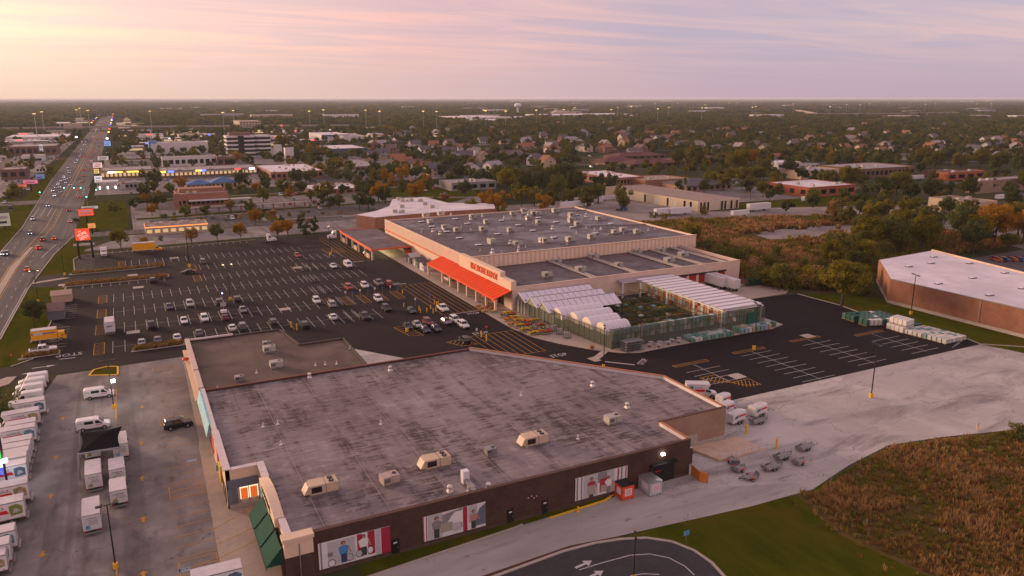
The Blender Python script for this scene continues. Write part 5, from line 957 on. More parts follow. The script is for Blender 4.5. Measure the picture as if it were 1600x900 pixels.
def box_truck(name, L, attic, box, cab, trim, decals, hb=3.35, cabover=False):
    p = Proto(name, 'truck'); xb = -L / 2; xf = L / 2; cl = 2.6 if not cabover else 1.9; x1 = xf - cl; W = 1.22
    p.part('chassis', MB().box(xb + .1, xf - .6, -.5, .5, .5, .8), BLACK)
    bx = p.part('cargo_box', MB().box(xb, x1, -W, W, .85, hb), box)
    p.part('roof_panel', MB().box(xb + .06, x1 - .06 + (1.0 if attic else 0), -W + .06, W - .06, hb + .001, hb + .04), M('box_roof', (.50, .46, .47), .6, .1, .8), bx)
    if attic: p.part('attic', MB().hexa([(x1 + .002, -W, 2.25), (x1 + .55, -W, 2.35), (x1 + .55, W, 2.35), (x1 + .002, W, 2.25)], [(x1 + .002, -W, hb), (x1 + 1.05, -W * .96, hb - .08), (x1 + 1.05, W * .96, hb - .08), (x1 + .002, W, hb)]), box, bx)
    p.part('roll_door', MB().box(xb - .03, xb - .002, -W + .14, W - .14, .95, hb - .2), WHITE if box is not WHITE else M('door_white', (.54, .53, .53), .5, .08, 1), bx)
    for z in (.9, hb - .05): p.part('trim', MB().box(xb - .02, x1 + .01, -W - .015, W + .015, z - .05, z + .05), trim, bx)
    if cabover: p.part('cab', MB().loft([sec(x1 + .1, 1.02, .45, 2.35), sec(xf - .35, 1.02, .45, 2.3), sec(xf - .05, 1.0, .45, 1.35), sec(xf, .95, .5, 1.2)]), cab); wz = (xf - .02, 1.36, xf - .34, 2.22)
    else: p.part('cab', MB().loft([sec(x1 + .08, 1.0, .45, 2.05), sec(x1 + .75, 1.0, .42, 2.05, .78), sec(x1 + 1.35, 1.0, .42, 1.36), sec(xf - .25, .92, .40, 1.15), sec(xf, .75, .46, .95)]), cab); wz = (x1 + 1.40, 1.34, x1 + .82, 2.0)
    p.part('windscreen', MB().face([(wz[0], -.8, wz[1] + .02), (wz[0], .8, wz[1] + .02), (wz[2] + .03, .72, wz[3]), (wz[2] + .03, -.72, wz[3])]), GLASS)
    for s in (-1, 1):
        p.part('door_window', MB().face([(x1 + .2, s * 1.012, 1.38), (wz[0] - .1, s * 1.012, 1.38), (wz[2] + .02, s * .99, 1.92), (x1 + .2, s * .99, 1.92)]), GLASS)
        p.part('mirror', MB().box(x1 + 1.0, x1 + 1.12, s * 1.25 - .12, s * 1.25 + .12, 1.35, 1.75), BLACK)
        decals(p, bx, s, xb, x1, W, hb)
    p.part('bumper', MB().box(xb - .35, xb - .02, -W + .1, W - .1, .45, .62), STEEL); p.part('bumper', MB().box(xf - .08, xf + .06, -.8, .8, .4, .6), BLACK)
    lamps(p, xf - .12, xb - .03, .66, W - .18, .95, .75, .28, .2); wheels(p, (xf - 1.1, xb + 1.7), 1.0, .42, .34, False)
    for s in (-1, 1): p.part('door_seam', MB().box(x1 + .12, x1 + .15, s * 1.0 - .012, s * 1.0 + .012, .6, 2.0), BLACK); p.part('marker_lamp', MB().box(xb + .3, xb + .5, s * W - .03, s * W + .03, 1.0, 1.08), REDL, bx); p.part('fuel_box', MB().box(x1 - 1.6, x1 - .5, s * .95 - .15, s * .95 + .15, .45, .8), STEEL)
    mb = MB()
    for i in range(7): mb.box(xb - .038, xb - .031, -W + .16, W - .16, 1.15 + i * (hb - 1.5) / 7, 1.165 + i * (hb - 1.5) / 7)
    p.part('door_ridges', mb, PGR, bx); return p
def dec_rental(p, bx, s, xb, x1, W, hb):
    y = s * (W + .018); rt = (1, 0, 0) if s < 0 else (-1, 0, 0); L = x1 - xb; mb = MB(); add_text(mb, 'U-HAUL', (xb + L * .66, y, hb - .62), rt, (0, 0, 1), .42, L * .42); p.part('lettering', mb, INK, bx)
    p.part('stripe', MB().face([(x1 - .1, y, hb - 1.55), (xb + L * .36, y, hb - 1.55), (xb + L * .42, y, hb - 1.0), (x1 - .1, y, hb - 1.0)]), ORT, bx)
    p.part('graphic', MB().face([(xb + .25, y, 1.5), (xb + L * .34, y, 1.35), (xb + L * .36, y, hb - .5), (xb + .9, y, hb - .3), (xb + .2, y, hb - .7)]), GRAPH, bx); p.part('graphic', MB().face([(xb + .5, y * 1.003, 1.9), (xb + L * .28, y * 1.003, 1.7), (xb + L * .24, y * 1.003, hb - .9), (xb + .8, y * 1.003, hb - 1.0)]), PLG, bx)
    if s > 0:
        mb = MB(); add_text(mb, 'U-HAUL', (xb - .034, 0, hb - .55), (0, -1, 0), (0, 0, 1), .3, 1.5); p.part('lettering', mb, INK, bx)
        p.part('graphic', MB().face([(xb - .034, .2, 1.1), (xb - .034, .95, 1.1), (xb - .034, .8, 1.7), (xb - .034, .3, 1.8)]), GRAPH, bx); mb = MB()
        for i in range(4): mb.box(xb - .036, xb - .033, -.8, .5 - .15 * (i % 2), 2.45 - i * .22, 2.53 - i * .22)
        p.part('print_lines', mb, PGR, bx)
def dec_yellow(p, bx, s, xb, x1, W, hb):
    y = s * (W + .018); rt = (1, 0, 0) if s < 0 else (-1, 0, 0); L = x1 - xb; p.part('stripe', MB().face([(xb + .1, y, hb - 1.05), (x1 - .3, y, hb - 1.05), (x1 - .3, y, hb - .75), (xb + .1, y, hb - .75)]), CP_['blue'], bx)
    p.part('white_band', MB().face([(xb + .6, y * 1.003, hb - 1.2), (xb + L * .45, y * 1.003, hb - 1.2), (xb + L * .45, y * 1.003, hb - .6), (xb + .6, y * 1.003, hb - .6)]), WHITE, bx); mb = MB(); add_text(mb, 'PENSKE', (xb + L * .28, y * 1.006, hb - .9), rt, (0, 0, 1), .34, L * .28); p.part('lettering', mb, CP_['blue'], bx)
def dec_plain(p, bx, s, xb, x1, W, hb):
    if s > 0: mb = MB(); mb.box(xb - .034, xb - .031, -.7, .7, 2.35, 2.6); p.part('print_lines', mb, INK, bx)
def dec_bare(p, bx, s, xb, x1, W, hb): pass
TRK = box_truck('rental_truck', 7.6, True, WHITE, WHITE, STEEL, dec_rental); TRKS = box_truck('rental_truck', 6.4, True, WHITE, WHITE, STEEL, dec_rental, 3.1)
TYB = M('truck_yellow', (.74, .34, .012), .4, .05, 1); TYEL = box_truck('moving_truck', 7.4, False, TYB, TYB, WHITE, dec_yellow, 3.3, True); TYL = box_truck('moving_truck', 11.0, False, TYB, TYB, WHITE, dec_bare, 3.9); TWH = box_truck('delivery_truck', 8.0, False, WHITE, WHITE, STEEL, dec_plain, 3.6, True)
# parked row of rental vans and trucks along the west edge
gset = [M('graphic_' + n, c, .5, .5, 1.3) for n, c in (('slate', (.08, .14, .20)), ('sea', (.12, .26, .36)), ('moss', (.20, .24, .06)), ('sand', (.32, .24, .13)))]
GN_ = ['slate', 'sea blue', 'moss green', 'sandy']
rows_ = [(76, 600, 'v'), (72.5, 608, 'v'), (69, 617.5, 'v'), (68.5, 629, 'v'), (72, 650, 't'), (63, 667, 't'), (58.5, 683, 's'), (57.5, 694, 't'), (53, 711, 's'), (50.5, 721, 's'), (48, 731, 's'), (45, 741.5, 't'), (44, 754, 't'), (46, 788, 'T'), (40, 816, 'T'), (27, 863, 't'), (19, 885, 't'), (13, 900, 's')]
for i, (u, v, k) in enumerate(rows_):
    x, y = G(u, v); an = PI + .05
    half = {'v': 2.9, 't': 3.9, 's': 3.3, 'T': 4.1}[k]; c = (x - half * .96, y + 1.1)
    if k == 'v': VANH.place((*c, .03), an, ['white high roof cargo van at the lane end of the rental row', 'white cargo van second from the lane end of the rental row', 'white cargo van between two vans in the rental row', 'white high roof van next to the first box truck'][i], 'vans in the rental row')
    else:
        g = (i * 7) % 4; (TRKS if k == 's' else TRK).place((*c, .03), an, f'white rental box truck with {GN_[g]} picture, parked nose to the grass', 'box trucks in the rental row', {GRAPH: gset[g]}, 1.06 if k == 'T' else None)
VANP.place((*G(156, 621), .03), -.04, 'white passenger van standing alone near the lit lamp post', 'loose rental vans'); VANP.place((*G(147, 670), .03), -.04, 'white passenger van beside the black shade sail', 'loose rental vans')
for (u, v), pr, lb, g in (((190, 722), TRK, 'white rental truck with its nose under the shade sail', 1), ((146, 722), TRKS, 'white rental truck half covered by the shade sail', 2), ((148, 771), TRK, 'white rental truck with an orange and blue rear print', 3), ((185, 760), TRKS, 'small white rental truck ahead of its twin', 2), ((187, 795), TRKS, 'small white rental truck with its rear lamps showing', 2), ((145, 838), TRK, 'white rental truck parked alone by the yellow based lamp post', 1)):
    x, y = G(u, v); pr.place((x, y + (3.9 if pr is TRK else 3.2), .03), PI / 2 + .03, lb, 'rental trucks queued in the lot', {GRAPH: gset[g]}, .96)
TRK.place((*G(332, 928), .055), -.02 + PI, 'white rental truck pulled up on the walk by the green awnings', None, {GRAPH: gset[0]})
SUV.place((*G(279, 668), .03), .08, 'black utility car nosed up to the storage walk', None, {PAINT: CP_['black']}, 1.1)
ss = thing('shade_sail', 'black fabric shade sail on leaning grey posts over rental trucks', 'shade sail', (*G(157, 735), 0)); P4 = [G(125, 676, 4.6), G(191, 666, 4.9), G(188, 699, 4.4), G(122, 709, 4.6)]; Z4 = [4.6, 4.9, 4.3, 4.5]
cx = sum(p[0] for p in P4) / 4; cy = sum(p[1] for p in P4) / 4; mb = MB(); pk = (*G(159, 678, 5.6), 5.6)
def bow(a, b, k=6):
    out = []
    for i in range(k + 1):
        t = i / k; q = Vector(a).lerp(Vector(b), t); c = Vector((cx, cy, q.z)); out.append(q + (c - q) * .16 * math.sin(PI * t))
    return out
for i in range(4):
    e = bow((*P4[i], Z4[i]), (*P4[(i + 1) % 4], Z4[(i + 1) % 4]))
    for a, b in zip(e, e[1:]): mb.face([a, b, pk])
mb.build('sail', M('sail_black', (.016, .015, .016), 1, .15, .8, spec=0), ss)
for i in (0, 3): 
    g = Vector((P4[i][0] - .3, P4[i][1], 0)); MB().tube(g, (*P4[i], Z4[i] + .2), .2, .15).build('post', M('post_grey', (.22, .22, .25), .5, .1, 1), ss)
MB().beam((*P4[3], Z4[3]), (*P4[2], Z4[2] + .1), .22, .22).build('boom', A['post_grey'], ss)
# pylon sign at the edge of the lot
sp = G(14, 770); ps = thing('pylon_sign', 'tall lit pylon sign with stacked coloured panels beside the rental trucks', 'sign', (*sp, 0)); MB().box(sp[0] - .15, sp[0] + .15, sp[1] - .15, sp[1] + .15, 0, 9.5).build('post', BLACK, ps)
d_ = Vector((.93, -.36, 0)); up_ = Vector((0, 0, 1)); n_ = Vector((-.36, -.93, 0))
for z0, z1, col, txt, tcol in ((8.6, 10.0, (.7, .68, .66), 'L', GREENT), (7.3, 8.5, (.6, .03, .03), 'ne', WHITE), (5.9, 7.2, (.05, .5, .06), '', WHITE), (4.5, 5.8, (.7, .7, .72), 'L', GREENT), (3.2, 4.4, (.05, .10, .6), 'rks', WHITE)):
    c = Vector((*sp, (z0 + z1) / 2)) - d_ * 2.2; mm = M('sign_%d' % int(z0 * 10), col, .4, .03, 1, emit=.55); a = c - d_ * 2.1; b = c + d_ * 2.1; hz2 = (z1 - z0) / 2
    MB().hexa([a - up_ * hz2 + n_ * .15, b - up_ * hz2 + n_ * .15, b - up_ * hz2 - n_ * .15, a - up_ * hz2 - n_ * .15], [a + up_ * hz2 + n_ * .15, b + up_ * hz2 + n_ * .15, b + up_ * hz2 - n_ * .15, a + up_ * hz2 - n_ * .15]).build('panel', mm, ps)
    if txt: mb = MB(); add_text(mb, txt, b - d_ * (.5 if len(txt) == 1 else .8) + n_ * .16, d_, up_, .75, None, 0); mb.build('lettering', tcol, ps)
# cars on the dark store lot (pixel, kind, colour, facing +1 away / -1 towards the camera)
LOTC = [(317, 411, 'u', 'grey', 1), (239, 441, 'u', 'black', 1), (265, 482, 's', 'navy', -1), (297, 478, 'u', 'silver', -1), (342, 475, 'u', 'dark', 1), (370, 471, 'u', 'black', 1), (380, 487, 's', 'grey', -1), (288, 504, 's', 'white', -1), (320, 501, 'u', 'white', -1), (352, 499, 's', 'maroon', 1), (363, 515, 's', 'white', 1), (379, 513, 'u', 'grey', 1), (237, 512, 'p', 'black', 1), (311, 523, 's', 'grey', 1), (222, 538, 's', 'silver', 1), (247, 534, 's', 'grey', 1), (277, 530, 's', 'white', 1),
        (465, 401, 's', 'red', -1), (521, 418, 's', 'white', -1), (545, 452, 'u', 'red', -1), (570, 449, 'u', 'white', -1), (592, 445, 'p', 'grey', -1), (607, 446, 'u', 'red', 1), (495, 473, 'u', 'white', -1), (518, 478, 'u', 'silver', 1), (591, 470, 'u', 'white', -1), (520, 498, 's', 'white', 1), (570, 498, 'p', 'dark', -1), (604, 485, 'u', 'black', -1), (643, 488, 's', 'dark', -1), (692, 485, 'p', 'white', -1), (427, 507, 'u', 'dark', 1), (476, 511, 'u', 'black', 1), (637, 513, 's', 'dark', -1), (652, 510, 's', 'silver', -1), (669, 507, 'u', 'maroon', -1), (664, 518, 's', 'navy', -1), (681, 516, 's', 'dark', -1), (697, 505, 's', 'mauve', -1), (711, 503, 'u', 'white', -1), (724, 511, 'u', 'white', -1), (726, 535, 'u', 'black', 1)]
LOTW = ['alone near the far drive', 'against the planted bed', 'with the lit sail of white lines around it', 'two rows ahead of the white truck', 'left of the lamp post', 'right of the lamp post', 'near the camera trailer', 'in the row behind the white truck', 'beside another white car', 'behind the camera trailer', 'by the shop wing roof', 'next to a white car by the wing', 'two stalls from the white truck', 'near the end of the grass island', 'beyond the dry grass island', 'in the middle of the dry grass island row', 'closest to the shop wing corner']
KN = {'s': ('sedan', SED), 'u': ('utility car', SUV), 'p': ('pickup', PKP)}
def around(x, y, i):
    if x > 66: return 'close to the store front'
    if x > 45: return 'in the mid rows by the corrals'
    if x > 20: return 'in the rows behind the shop wing'
    return 'in the open west rows'
for i, (u, v, k, c, d) in enumerate(LOTC):
    nm, pr = KN[k]; x, y = G(u, v); pr.place((x, y, .036), d * PI / 2 + R.uniform(-.04, .04), f'{c} {nm} facing {"the road out" if False else ("the far lots" if d > 0 else "the shop wing")}, {around(x, y, i)}', 'cars parked on the store lot', {PAINT: CP_[c]})
SED.place((*G(294, 427), .036), PI, 'black sedan crossing the aisle with brake lamps lit', None, {PAINT: CP_['black'], REDL: M('brake_lit', (1, .05, .03), .4, 0, emit=4, ecol=(1, .04, .02))})
VANP.place((*G(544, 417), .036), -PI / 2, 'white passenger van near the pick-up bays of the store', None)
TYEL.place((*G(78, 533), .036), .02, 'yellow moving truck with white band parked by the lawn', None, None, 1.04); PKP.place((*G(68, 551), .036), .03, 'white pickup beside the yellow moving truck', None, {PAINT: CP_['white']}, 1.05)
TYL.place((*G(231, 393), .03), .0, 'long yellow moving truck on the far edge of the store lot'); TWH.place((*G(173, 518), .036), PI / 2, 'white delivery truck standing in a row of empty stalls')
def tractor(col, label, loc, rz, bare=True):
    t = thing('semi_tractor', label, 'truck', (*loc, .03), rz); o = lambda mb, n, m, p=None: link(bpy.data.objects.new(n, mb.mesh(n, m)), p or t)
    o(MB().box(-3.2, 2.6, -.45, .45, .55, .85), 'frame', BLACK); o(MB().loft([sec(-.6, 1.2, .6, 3.6), sec(.7, 1.2, .6, 3.5), sec(1.35, 1.15, .6, 2.0), sec(2.9, .95, .5, 1.7), sec(3.15, .85, .6, 1.4)]), 'cab', col)
    o(MB().face([(1.38, -.95, 2.05), (1.38, .95, 2.05), (.78, .9, 3.1), (.78, -.9, 3.1)]), 'windscreen', GLASS); o(MB().box(3.1, 3.2, -.6, .6, .7, 1.3), 'grille', STEEL)
    for s in (-1, 1): o(MB().box(.0, .9, s * 1.2 - .01, s * 1.2 + .01, 2.0, 2.7), 'door_window', GLASS); o(MB().box(2.95, 3.1, s * .7 - .2, s * .7 + .2, 1.05, 1.3), 'headlight', HEADL)
    tm, hm = wheel_meshes(.5, .3)
    for x in (2.2, -1.5, -2.7):
        for s in (-1, 1): k = link(bpy.data.objects.new('wheel', tm), t); k.location = (x, s * 1.0, .5); link(bpy.data.objects.new('rim', hm), k)
    return t
tractor(WHITE, 'white semi tractor parked by the orange sign posts', G(163, 400), -PI / 2); tractor(WHITE, 'white semi tractor near the amber trees past the lot', G(420, 378), 0.0); tractor(WHITE, 'white flatbed tractor behind the timber canopy', G(523, 373), PI); tractor(CP_['blue'], 'blue semi tractor waiting in the gravel truck yard', G(972, 329), -.1)
TRL = Proto('semi_trailer', 'trailer'); TRL.part('box', MB().box(-7, 7, -1.28, 1.28, 1.1, 4.0), WHITE); TRL.part('roof_panel', MB().box(-6.9, 6.9, -1.2, 1.2, 4.001, 4.05), A['box_roof']); TRL.part('rear_door', MB().box(-7.04, -7.002, -1.15, 1.15, 1.2, 3.9), A['door_white']); TRL.part('side_rail', MB().box(-7.01, 7.01, -1.3, 1.3, 1.0, 1.12), STEEL); TRL.part('landing_gear', MB().box(3.6, 3.8, -.8, .8, 0, 1.0), BLACK); wheels(TRL, (-4.4, -5.7), 1.05, .5, .3, False)
for u, v, rz, lb, sc_ in ((1110, 446, PI / 2, 'white semi trailer backed to the store dock', 1), (1128, 449, PI / 2, 'white semi trailer with clear side wall at the store dock', 1), (925, 318, .0, 'white semi trailer in the gravel yard by the blue cab', 1), (952, 313, .0, 'white semi trailer parked end on by the beige warehouse', .7), (893, 326, .0, 'white semi trailer half hidden behind the store roof', 1), (912, 323, .05, 'white semi trailer beside the hidden one', .9), (1040, 337, .0, 'white semi trailer before the beige warehouse front', 1), (1062, 336, .0, 'white semi trailer paired with another by the warehouse', 1), (1156, 338, .0, 'white semi trailer alone on the scrub gravel', .8), (1185, 330, .0, 'long white semi trailer at the lawn edge', 1.1), (1433, 281, .0, 'white semi trailer among trees by the long low roofs', .9), (1565, 312, .0, 'white semi trailer behind the brown roofed depot', .8), (955, 359, 0, 'white semi trailer lying low behind the store corner', .8)):
    TRL.place((*G(u, v), .03), rz, lb, 'semi trailers around the yards', None, sc_)
TRKS.place((*G(1095, 620), .036), -.5, 'white rental truck behind the rust coped parapet', None, {GRAPH: gset[0]}); TRKS.place((*G(1260, 315), .03), 0, 'white delivery van truck by the red brick hall', None, {GRAPH: gset[1]})
# trailers
def enclosed(L):
    p = Proto('cargo_trailer', 'trailer'); p.part('box', MB().prism([(-L / 2, -.95), (L / 2 - .5, -.95), (L / 2, -.3), (L / 2, .3), (L / 2 - .5, .95), (-L / 2, .95)], .5, 2.2), WHITE); p.part('roof_panel', MB().box(-L / 2 + .1, L / 2 - .55, -.85, .85, 2.201, 2.25), A['box_roof'])
    for s in (-1, 1): p.part('stripe', MB().face([(-L * .1, s * .956, 1.45), (L * .36, s * .956, 1.45), (L * .36, s * .956, 1.85), (-L * .1, s * .956, 1.85)]), ORT); p.part('graphic', MB().face([(-L * .42, s * .956, 1.2), (-L * .14, s * .956, 1.3), (-L * .12, s * .956, 1.95), (-L * .36, s * .956, 1.8)]), gset[0]); p.part('fender', MB().box(-.9, .9, s * 1.08 - .12, s * 1.08 + .12, .72, .80), STEEL)
    for s in (-.47, .47): p.part('rear_door', MB().box(-L / 2 - .04, -L / 2 - .002, s - .42, s + .42, .55, 2.1), A['door_white'])
    p.part('tongue', MB().beam((L / 2, 0, .5), (L / 2 + 1.2, 0, .45), .16, .12), BLACK); wheels(p, (-.42, .42), 1.05, .33, .22, False); return p
ENC = enclosed(4.2); ENS = enclosed(3.0)
def utility(L, fen=STEEL, twin=True):
    p = Proto('utility_trailer', 'trailer'); p.part('deck', MB().box(-L / 2, L / 2, -.85, .85, .5, .58), M('deck_grey', (.24, .22, .21), .8, .2, 2))
    for s in (-1, 1):
        p.part('side_rail', MB().beam((-L / 2, s * .88, .95), (L / 2, s * .88, .95), .07, .07), STEEL); p.part('fender', MB().box(-.85 if twin else -.45, .85 if twin else .45, s * 1.08 - .14, s * 1.08 + .14, .72, .80), fen)
        for x in (-L / 2 + .05, -L / 6, L / 6, L / 2 - .05): p.part('stake', MB().box(x - .04, x + .04, s * .88 - .04, s * .88 + .04, .55, .95), STEEL)
    p.part('ramp', MB().hexa([(-L / 2 - .05, -.8, .55), (-L / 2, -.8, .55), (-L / 2, .8, .55), (-L / 2 - .05, .8, .55)], [(-L / 2 - .3, -.8, 1.4), (-L / 2 - .25, -.8, 1.4), (-L / 2 - .25, .8, 1.4), (-L / 2 - .3, .8, 1.4)]), STEEL)
    for s in (-1, 1): p.part('tongue', MB().beam((L / 2, s * .5, .5), (L / 2 + 1.2, 0, .45), .1, .1), BLACK)
    p.part('jack', MB().tube((L / 2 + 1.1, 0, .1), (L / 2 + 1.1, 0, .95), .05), STEEL); wheels(p, (-.4, .4) if twin else (0,), 1.06, .33, .2, False); return p
UT = utility(4.2); UTS = utility(2.6, M('fender_red', (.62, .04, .02), .5, .05, 1), False)
for (u, v), pr, rz, lb in (((1130, 632), ENS, .15, 'small white cargo trailer just beyond the tan wall corner'), ((1150, 660), ENC, .15, 'white cargo trailer parked against the tan wall'), ((1184, 649), ENC, .15, 'white cargo trailer standing clear on the concrete yard'), ((1135, 645), ENS, .15, 'white cargo trailer mostly hidden by the tan wall')): pr.place((*G(u, v), .034), rz, lb, 'cargo trailers by the tan wall')
for (u, v), pr, rz, lb in (((1184, 661), UT, .1, 'open steel trailer beside the clear standing cargo trailer'), ((1256, 702), UT, .25, 'open steel trailer farthest from the concrete ramp'), ((1222, 716), UT, .2, 'open steel trailer at the ramp foot with a red fender light'), ((1205, 733), UT, .1, 'open steel trailer with ramp raised below the handrail'), ((1153, 736), UTS, .3, 'small open trailer with red fenders by the handrail'), ((1172, 749), UTS, 2.9, 'small open trailer with red fenders over an oil stain'), ((1247, 725), UTS, .35, 'small open trailer with red fenders near the gravel edge'), ((1146, 724), UTS, 1.0, 'small open trailer with red fenders close to the orange hoarding')): pr.place((*G(u, v), .034), rz, lb, 'open trailers by the ramp', None, .85)
# concrete ramp with handrails, bollards, boxes
struct('loading_ramp', MB().hexa([(86, 91.2, 0), (96.8, 91.4, 0), (96.2, 97.6, 0), (84, 97.7, 0)], [(86, 91.2, .5), (96.8, 91.4, .06), (96.2, 97.6, .06), (84, 97.7, .55)]), M('slab_tan', (.47, .34, .25), .9, .14, .6))
def rail(label, a, b, n=5):
    a = Vector(a); b = Vector(b); t = thing('handrail', label, 'handrail', a)
    for z in (.55, 1.05): MB().beam(a + Vector((0, 0, z)), b + Vector((0, 0, z)), .06, .06).build('rail', M('rail_white', (.5, .48, .48), .5, .1, 1), t)
    for i in range(n + 1): q = a.lerp(b, i / n); MB().box(q.x - .035, q.x + .035, q.y - .035, q.y + .035, q.z, q.z + 1.1).build('post', A['rail_white'], t)
rail('pale steel handrail along the ramp edge by the trailers', (86, 91.2, .3), (97, 91.4, .05), 6); rail('short steel handrail beside the tan wall corner', (93.2, 98.6, .05), (97.2, 98.9, .05), 2)
BOL = Proto('bollard', 'bollard'); BOL.part('post', MB().tube((0, 0, 0), (0, 0, 1.25), .14, n=10), YEL); BOL.part('cap', MB().dome((0, 0, 1.24), .14, .1, 10, 3), YEL)
for u, v, lb in ((1166, 678, 'thick yellow bollard at the short handrail'), (1213, 701, 'thick yellow bollard at the ramp foot')): BOL.place((*G(u, v), .03), 0, lb, None, None, 1.5)
for u, v in ((631, 480), (655, 485), (657, 489), (667, 488), (677, 490), (681, 487), (673, 483), (682, 478), (679, 475), (685, 477), (629, 459), (518, 396), (515, 402), (543, 410)): BOL.place((*G(u, v), .036), 0, 'yellow bollard guarding equipment on the store lot', 'bollards on the store lot')
for u, v in ((752, 527), (760, 533), (455, 512), (464, 516)): BOL.place((*G(u, v), .036), 0, 'yellow bollard near the near building side of the lot', 'bollards by the south lanes', None, 1.3)
hyd = thing('fire_hydrant', 'yellow fire hydrant on the grass strip before the brick wall', 'hydrant', (*G(903, 800), .046)); x, y, _ = hyd.location
MB().tube((x, y, .04), (x, y, .75), .17, .15, 10).build('barrel', YEL, hyd); MB().dome((x, y, .75), .19, .2).build('bonnet', YEL, hyd); MB().tube((x - .3, y, .55), (x + .3, y, .55), .08).build('outlet', YEL, hyd); MB().tube((x, y, .04), (x, y, .1), .26, n=10).build('flange', YEL, hyd)
def crate(label, u, v, col, top, wx=2.2, wy=2.2, h=2.4):
    x, y = G(u, v); t = thing('storage_box', label, 'storage box', (x, y, .05)); MB().box(x - wx / 2, x + wx / 2, y - wy / 2, y + wy / 2, .15, h).build('body', col, t); MB().box(x - wx / 2 - .06, x + wx / 2 + .06, y - wy / 2 - .06, y + wy / 2 + .06, h + .002, h + .12).build('lid', top, t)
    for sx in (-1, 1): MB().box(x + sx * wx * .38 - .15, x + sx * wx * .38 + .15, y - wy / 2, y + wy / 2, 0.05, .15).build('skid', BLACK, t)
    MB().box(x - wx * .3, x + wx * .3, y - wy / 2 - .02, y - wy / 2 - .002, h * .3, h * .8).build('notice', PWH, t); MB().box(x - wx / 2 - .02, x - wx / 2 - .002, y - wy * .3, y + wy * .2, h * .35, h * .8).build('notice', PWH, t)
    mb = MB()
    for i in range(4): mb.box(x - wx * .24, x + wx * .24, y - wy / 2 - .026, y - wy / 2 - .021, h * (.38 + .1 * i), h * (.42 + .1 * i))
    mb.build('print_lines', ORT, t)
crate('red orange donation box with dark lid beside the brick wall', 975, 776, M('box_red', (.66, .07, .02), .5, .06, 1), BLACK); crate('pale grey storage pod with white notices by the loading door', 1015, 767, M('pod_grey', (.42, .42, .44), .5, .06, 1), STEEL, 2.3, 3.2, 2.3)
fp = thing('plywood_hoarding', 'bent orange plywood hoarding at the brick corner', 'hoarding', (*G(1095, 748), 0)); pp = [G(1080, 742), G(1092, 753), G(1106, 756)]
for a, b in zip(pp, pp[1:]): MB().hexa([(*a, .05), (*b, .05), (b[0], b[1] + .1, .05), (a[0], a[1] + .1, .05)], [(*a, 1.9), (*b, 1.9), (b[0], b[1] + .1, 1.9), (a[0], a[1] + .1, 1.9)]).build('board', M('plywood_orange', (.52, .17, .03), .8, .2, 2), fp)
cmx = thing('waste_compactor', 'dark green waste compactor with brown chute at the store end', 'compactor', (*G(1170, 446), 0)); x, y, _ = cmx.location; MB().box(x - 1, x + 6, y - 1.2, y + 1.2, .2, 2.3).build('container', M('bin_green', (.012, .07, .045), .6, .1, 1), cmx); MB().hexa([(x - 4, y - .8, 1.2), (x - 1.02, y - .8, .6), (x - 1.02, y + .8, .6), (x - 4, y + .8, 1.2)], [(x - 4, y - .8, 2.8), (x - 1.02, y - .8, 2), (x - 1.02, y + .8, 2), (x - 4, y + .8, 2.8)]).build('chute', M('chute_brown', (.14, .07, .05), .7, .1, 1), cmx); MB().box(x + 6.01, x + 6.06, y - .9, y + .9, .5, 1.9).build('end_door', A['bin_green'], cmx)
# pallets of covered goods by the east lawn
for r_ in range(6):
    for i in range(9):
        if R.random() < .92: pallet(178.3 + i * 1.25 - r_ * .12, 143.5 - r_ * 1.5 + (i % 2) * .1 - i * .42, .036, 7 if R.random() < .93 else 8, 'in the dark green block by the east kerb', 'dark green pallets by the east kerb', 1.12, 1.15)
for r_ in range(5):
    for i in range(3): pallet(186 + i * 1.25, 134 - r_ * 1.5, .036, 7, 'beside the lamp post on the east kerb', 'dark green pallets by the east lamp', 1.1, .9)
for r_ in range(4):
    for i in range(4):
        for z in range(2 if i > 0 else 1): pallet(181 + i * 1.3, 131.2 - r_ * 1.3 + .2 * i, .036 + z * 1.6, 8, 'in the tall white stack by the east lamp', 'tall white pallets', 1.1, 1.02)
for r_ in range(9):
    for i in range(6):
        pallet(181.3 + i * 1.4 + r_ * .14, 126.3 - r_ * 1.28, .036, R.choice([1, 8, 1, 0, 8, 4 if R.random() < .25 else 1]), 'in the low pale block on the east kerb', 'low pale pallets', 1.08, .82)
# lamp posts
def lamp_proto(h, heads, lit):
    p = Proto('lamp_post', 'lamp post'); p.part('footing', MB().tube((0, 0, 0), (0, 0, .95), .42, .42, 12), YEL); p.part('pole', MB().tube((0, 0, .95), (0, 0, h), .13, .09, 8), BLACK); p.part('arm', MB().box(-1.0 if heads > 1 else 0, 1.0, -.06, .06, h - .05, h + .06), BLACK)
    for s in ((-1, 1) if heads > 1 else (1,)):
        k = p.part('lamp_head', MB().box(s * 1.25 - .45, s * 1.25 + .45, -.3, .3, h - .08, h + .12), BLACK)
        if lit: p.part('lens', MB().box(s * 1.25 - .26, s * 1.25 + .26, -.2, .2, h - .16, h - .08), M('amber_lamp', (1, .7, .4), .4, 0, emit=6, ecol=(1, .72, .42)), k)
    return p
LP2, LP2L, LP1L = lamp_proto(11.7, 2, False), lamp_proto(11.7, 2, True), lamp_proto(9.6, 1, True)
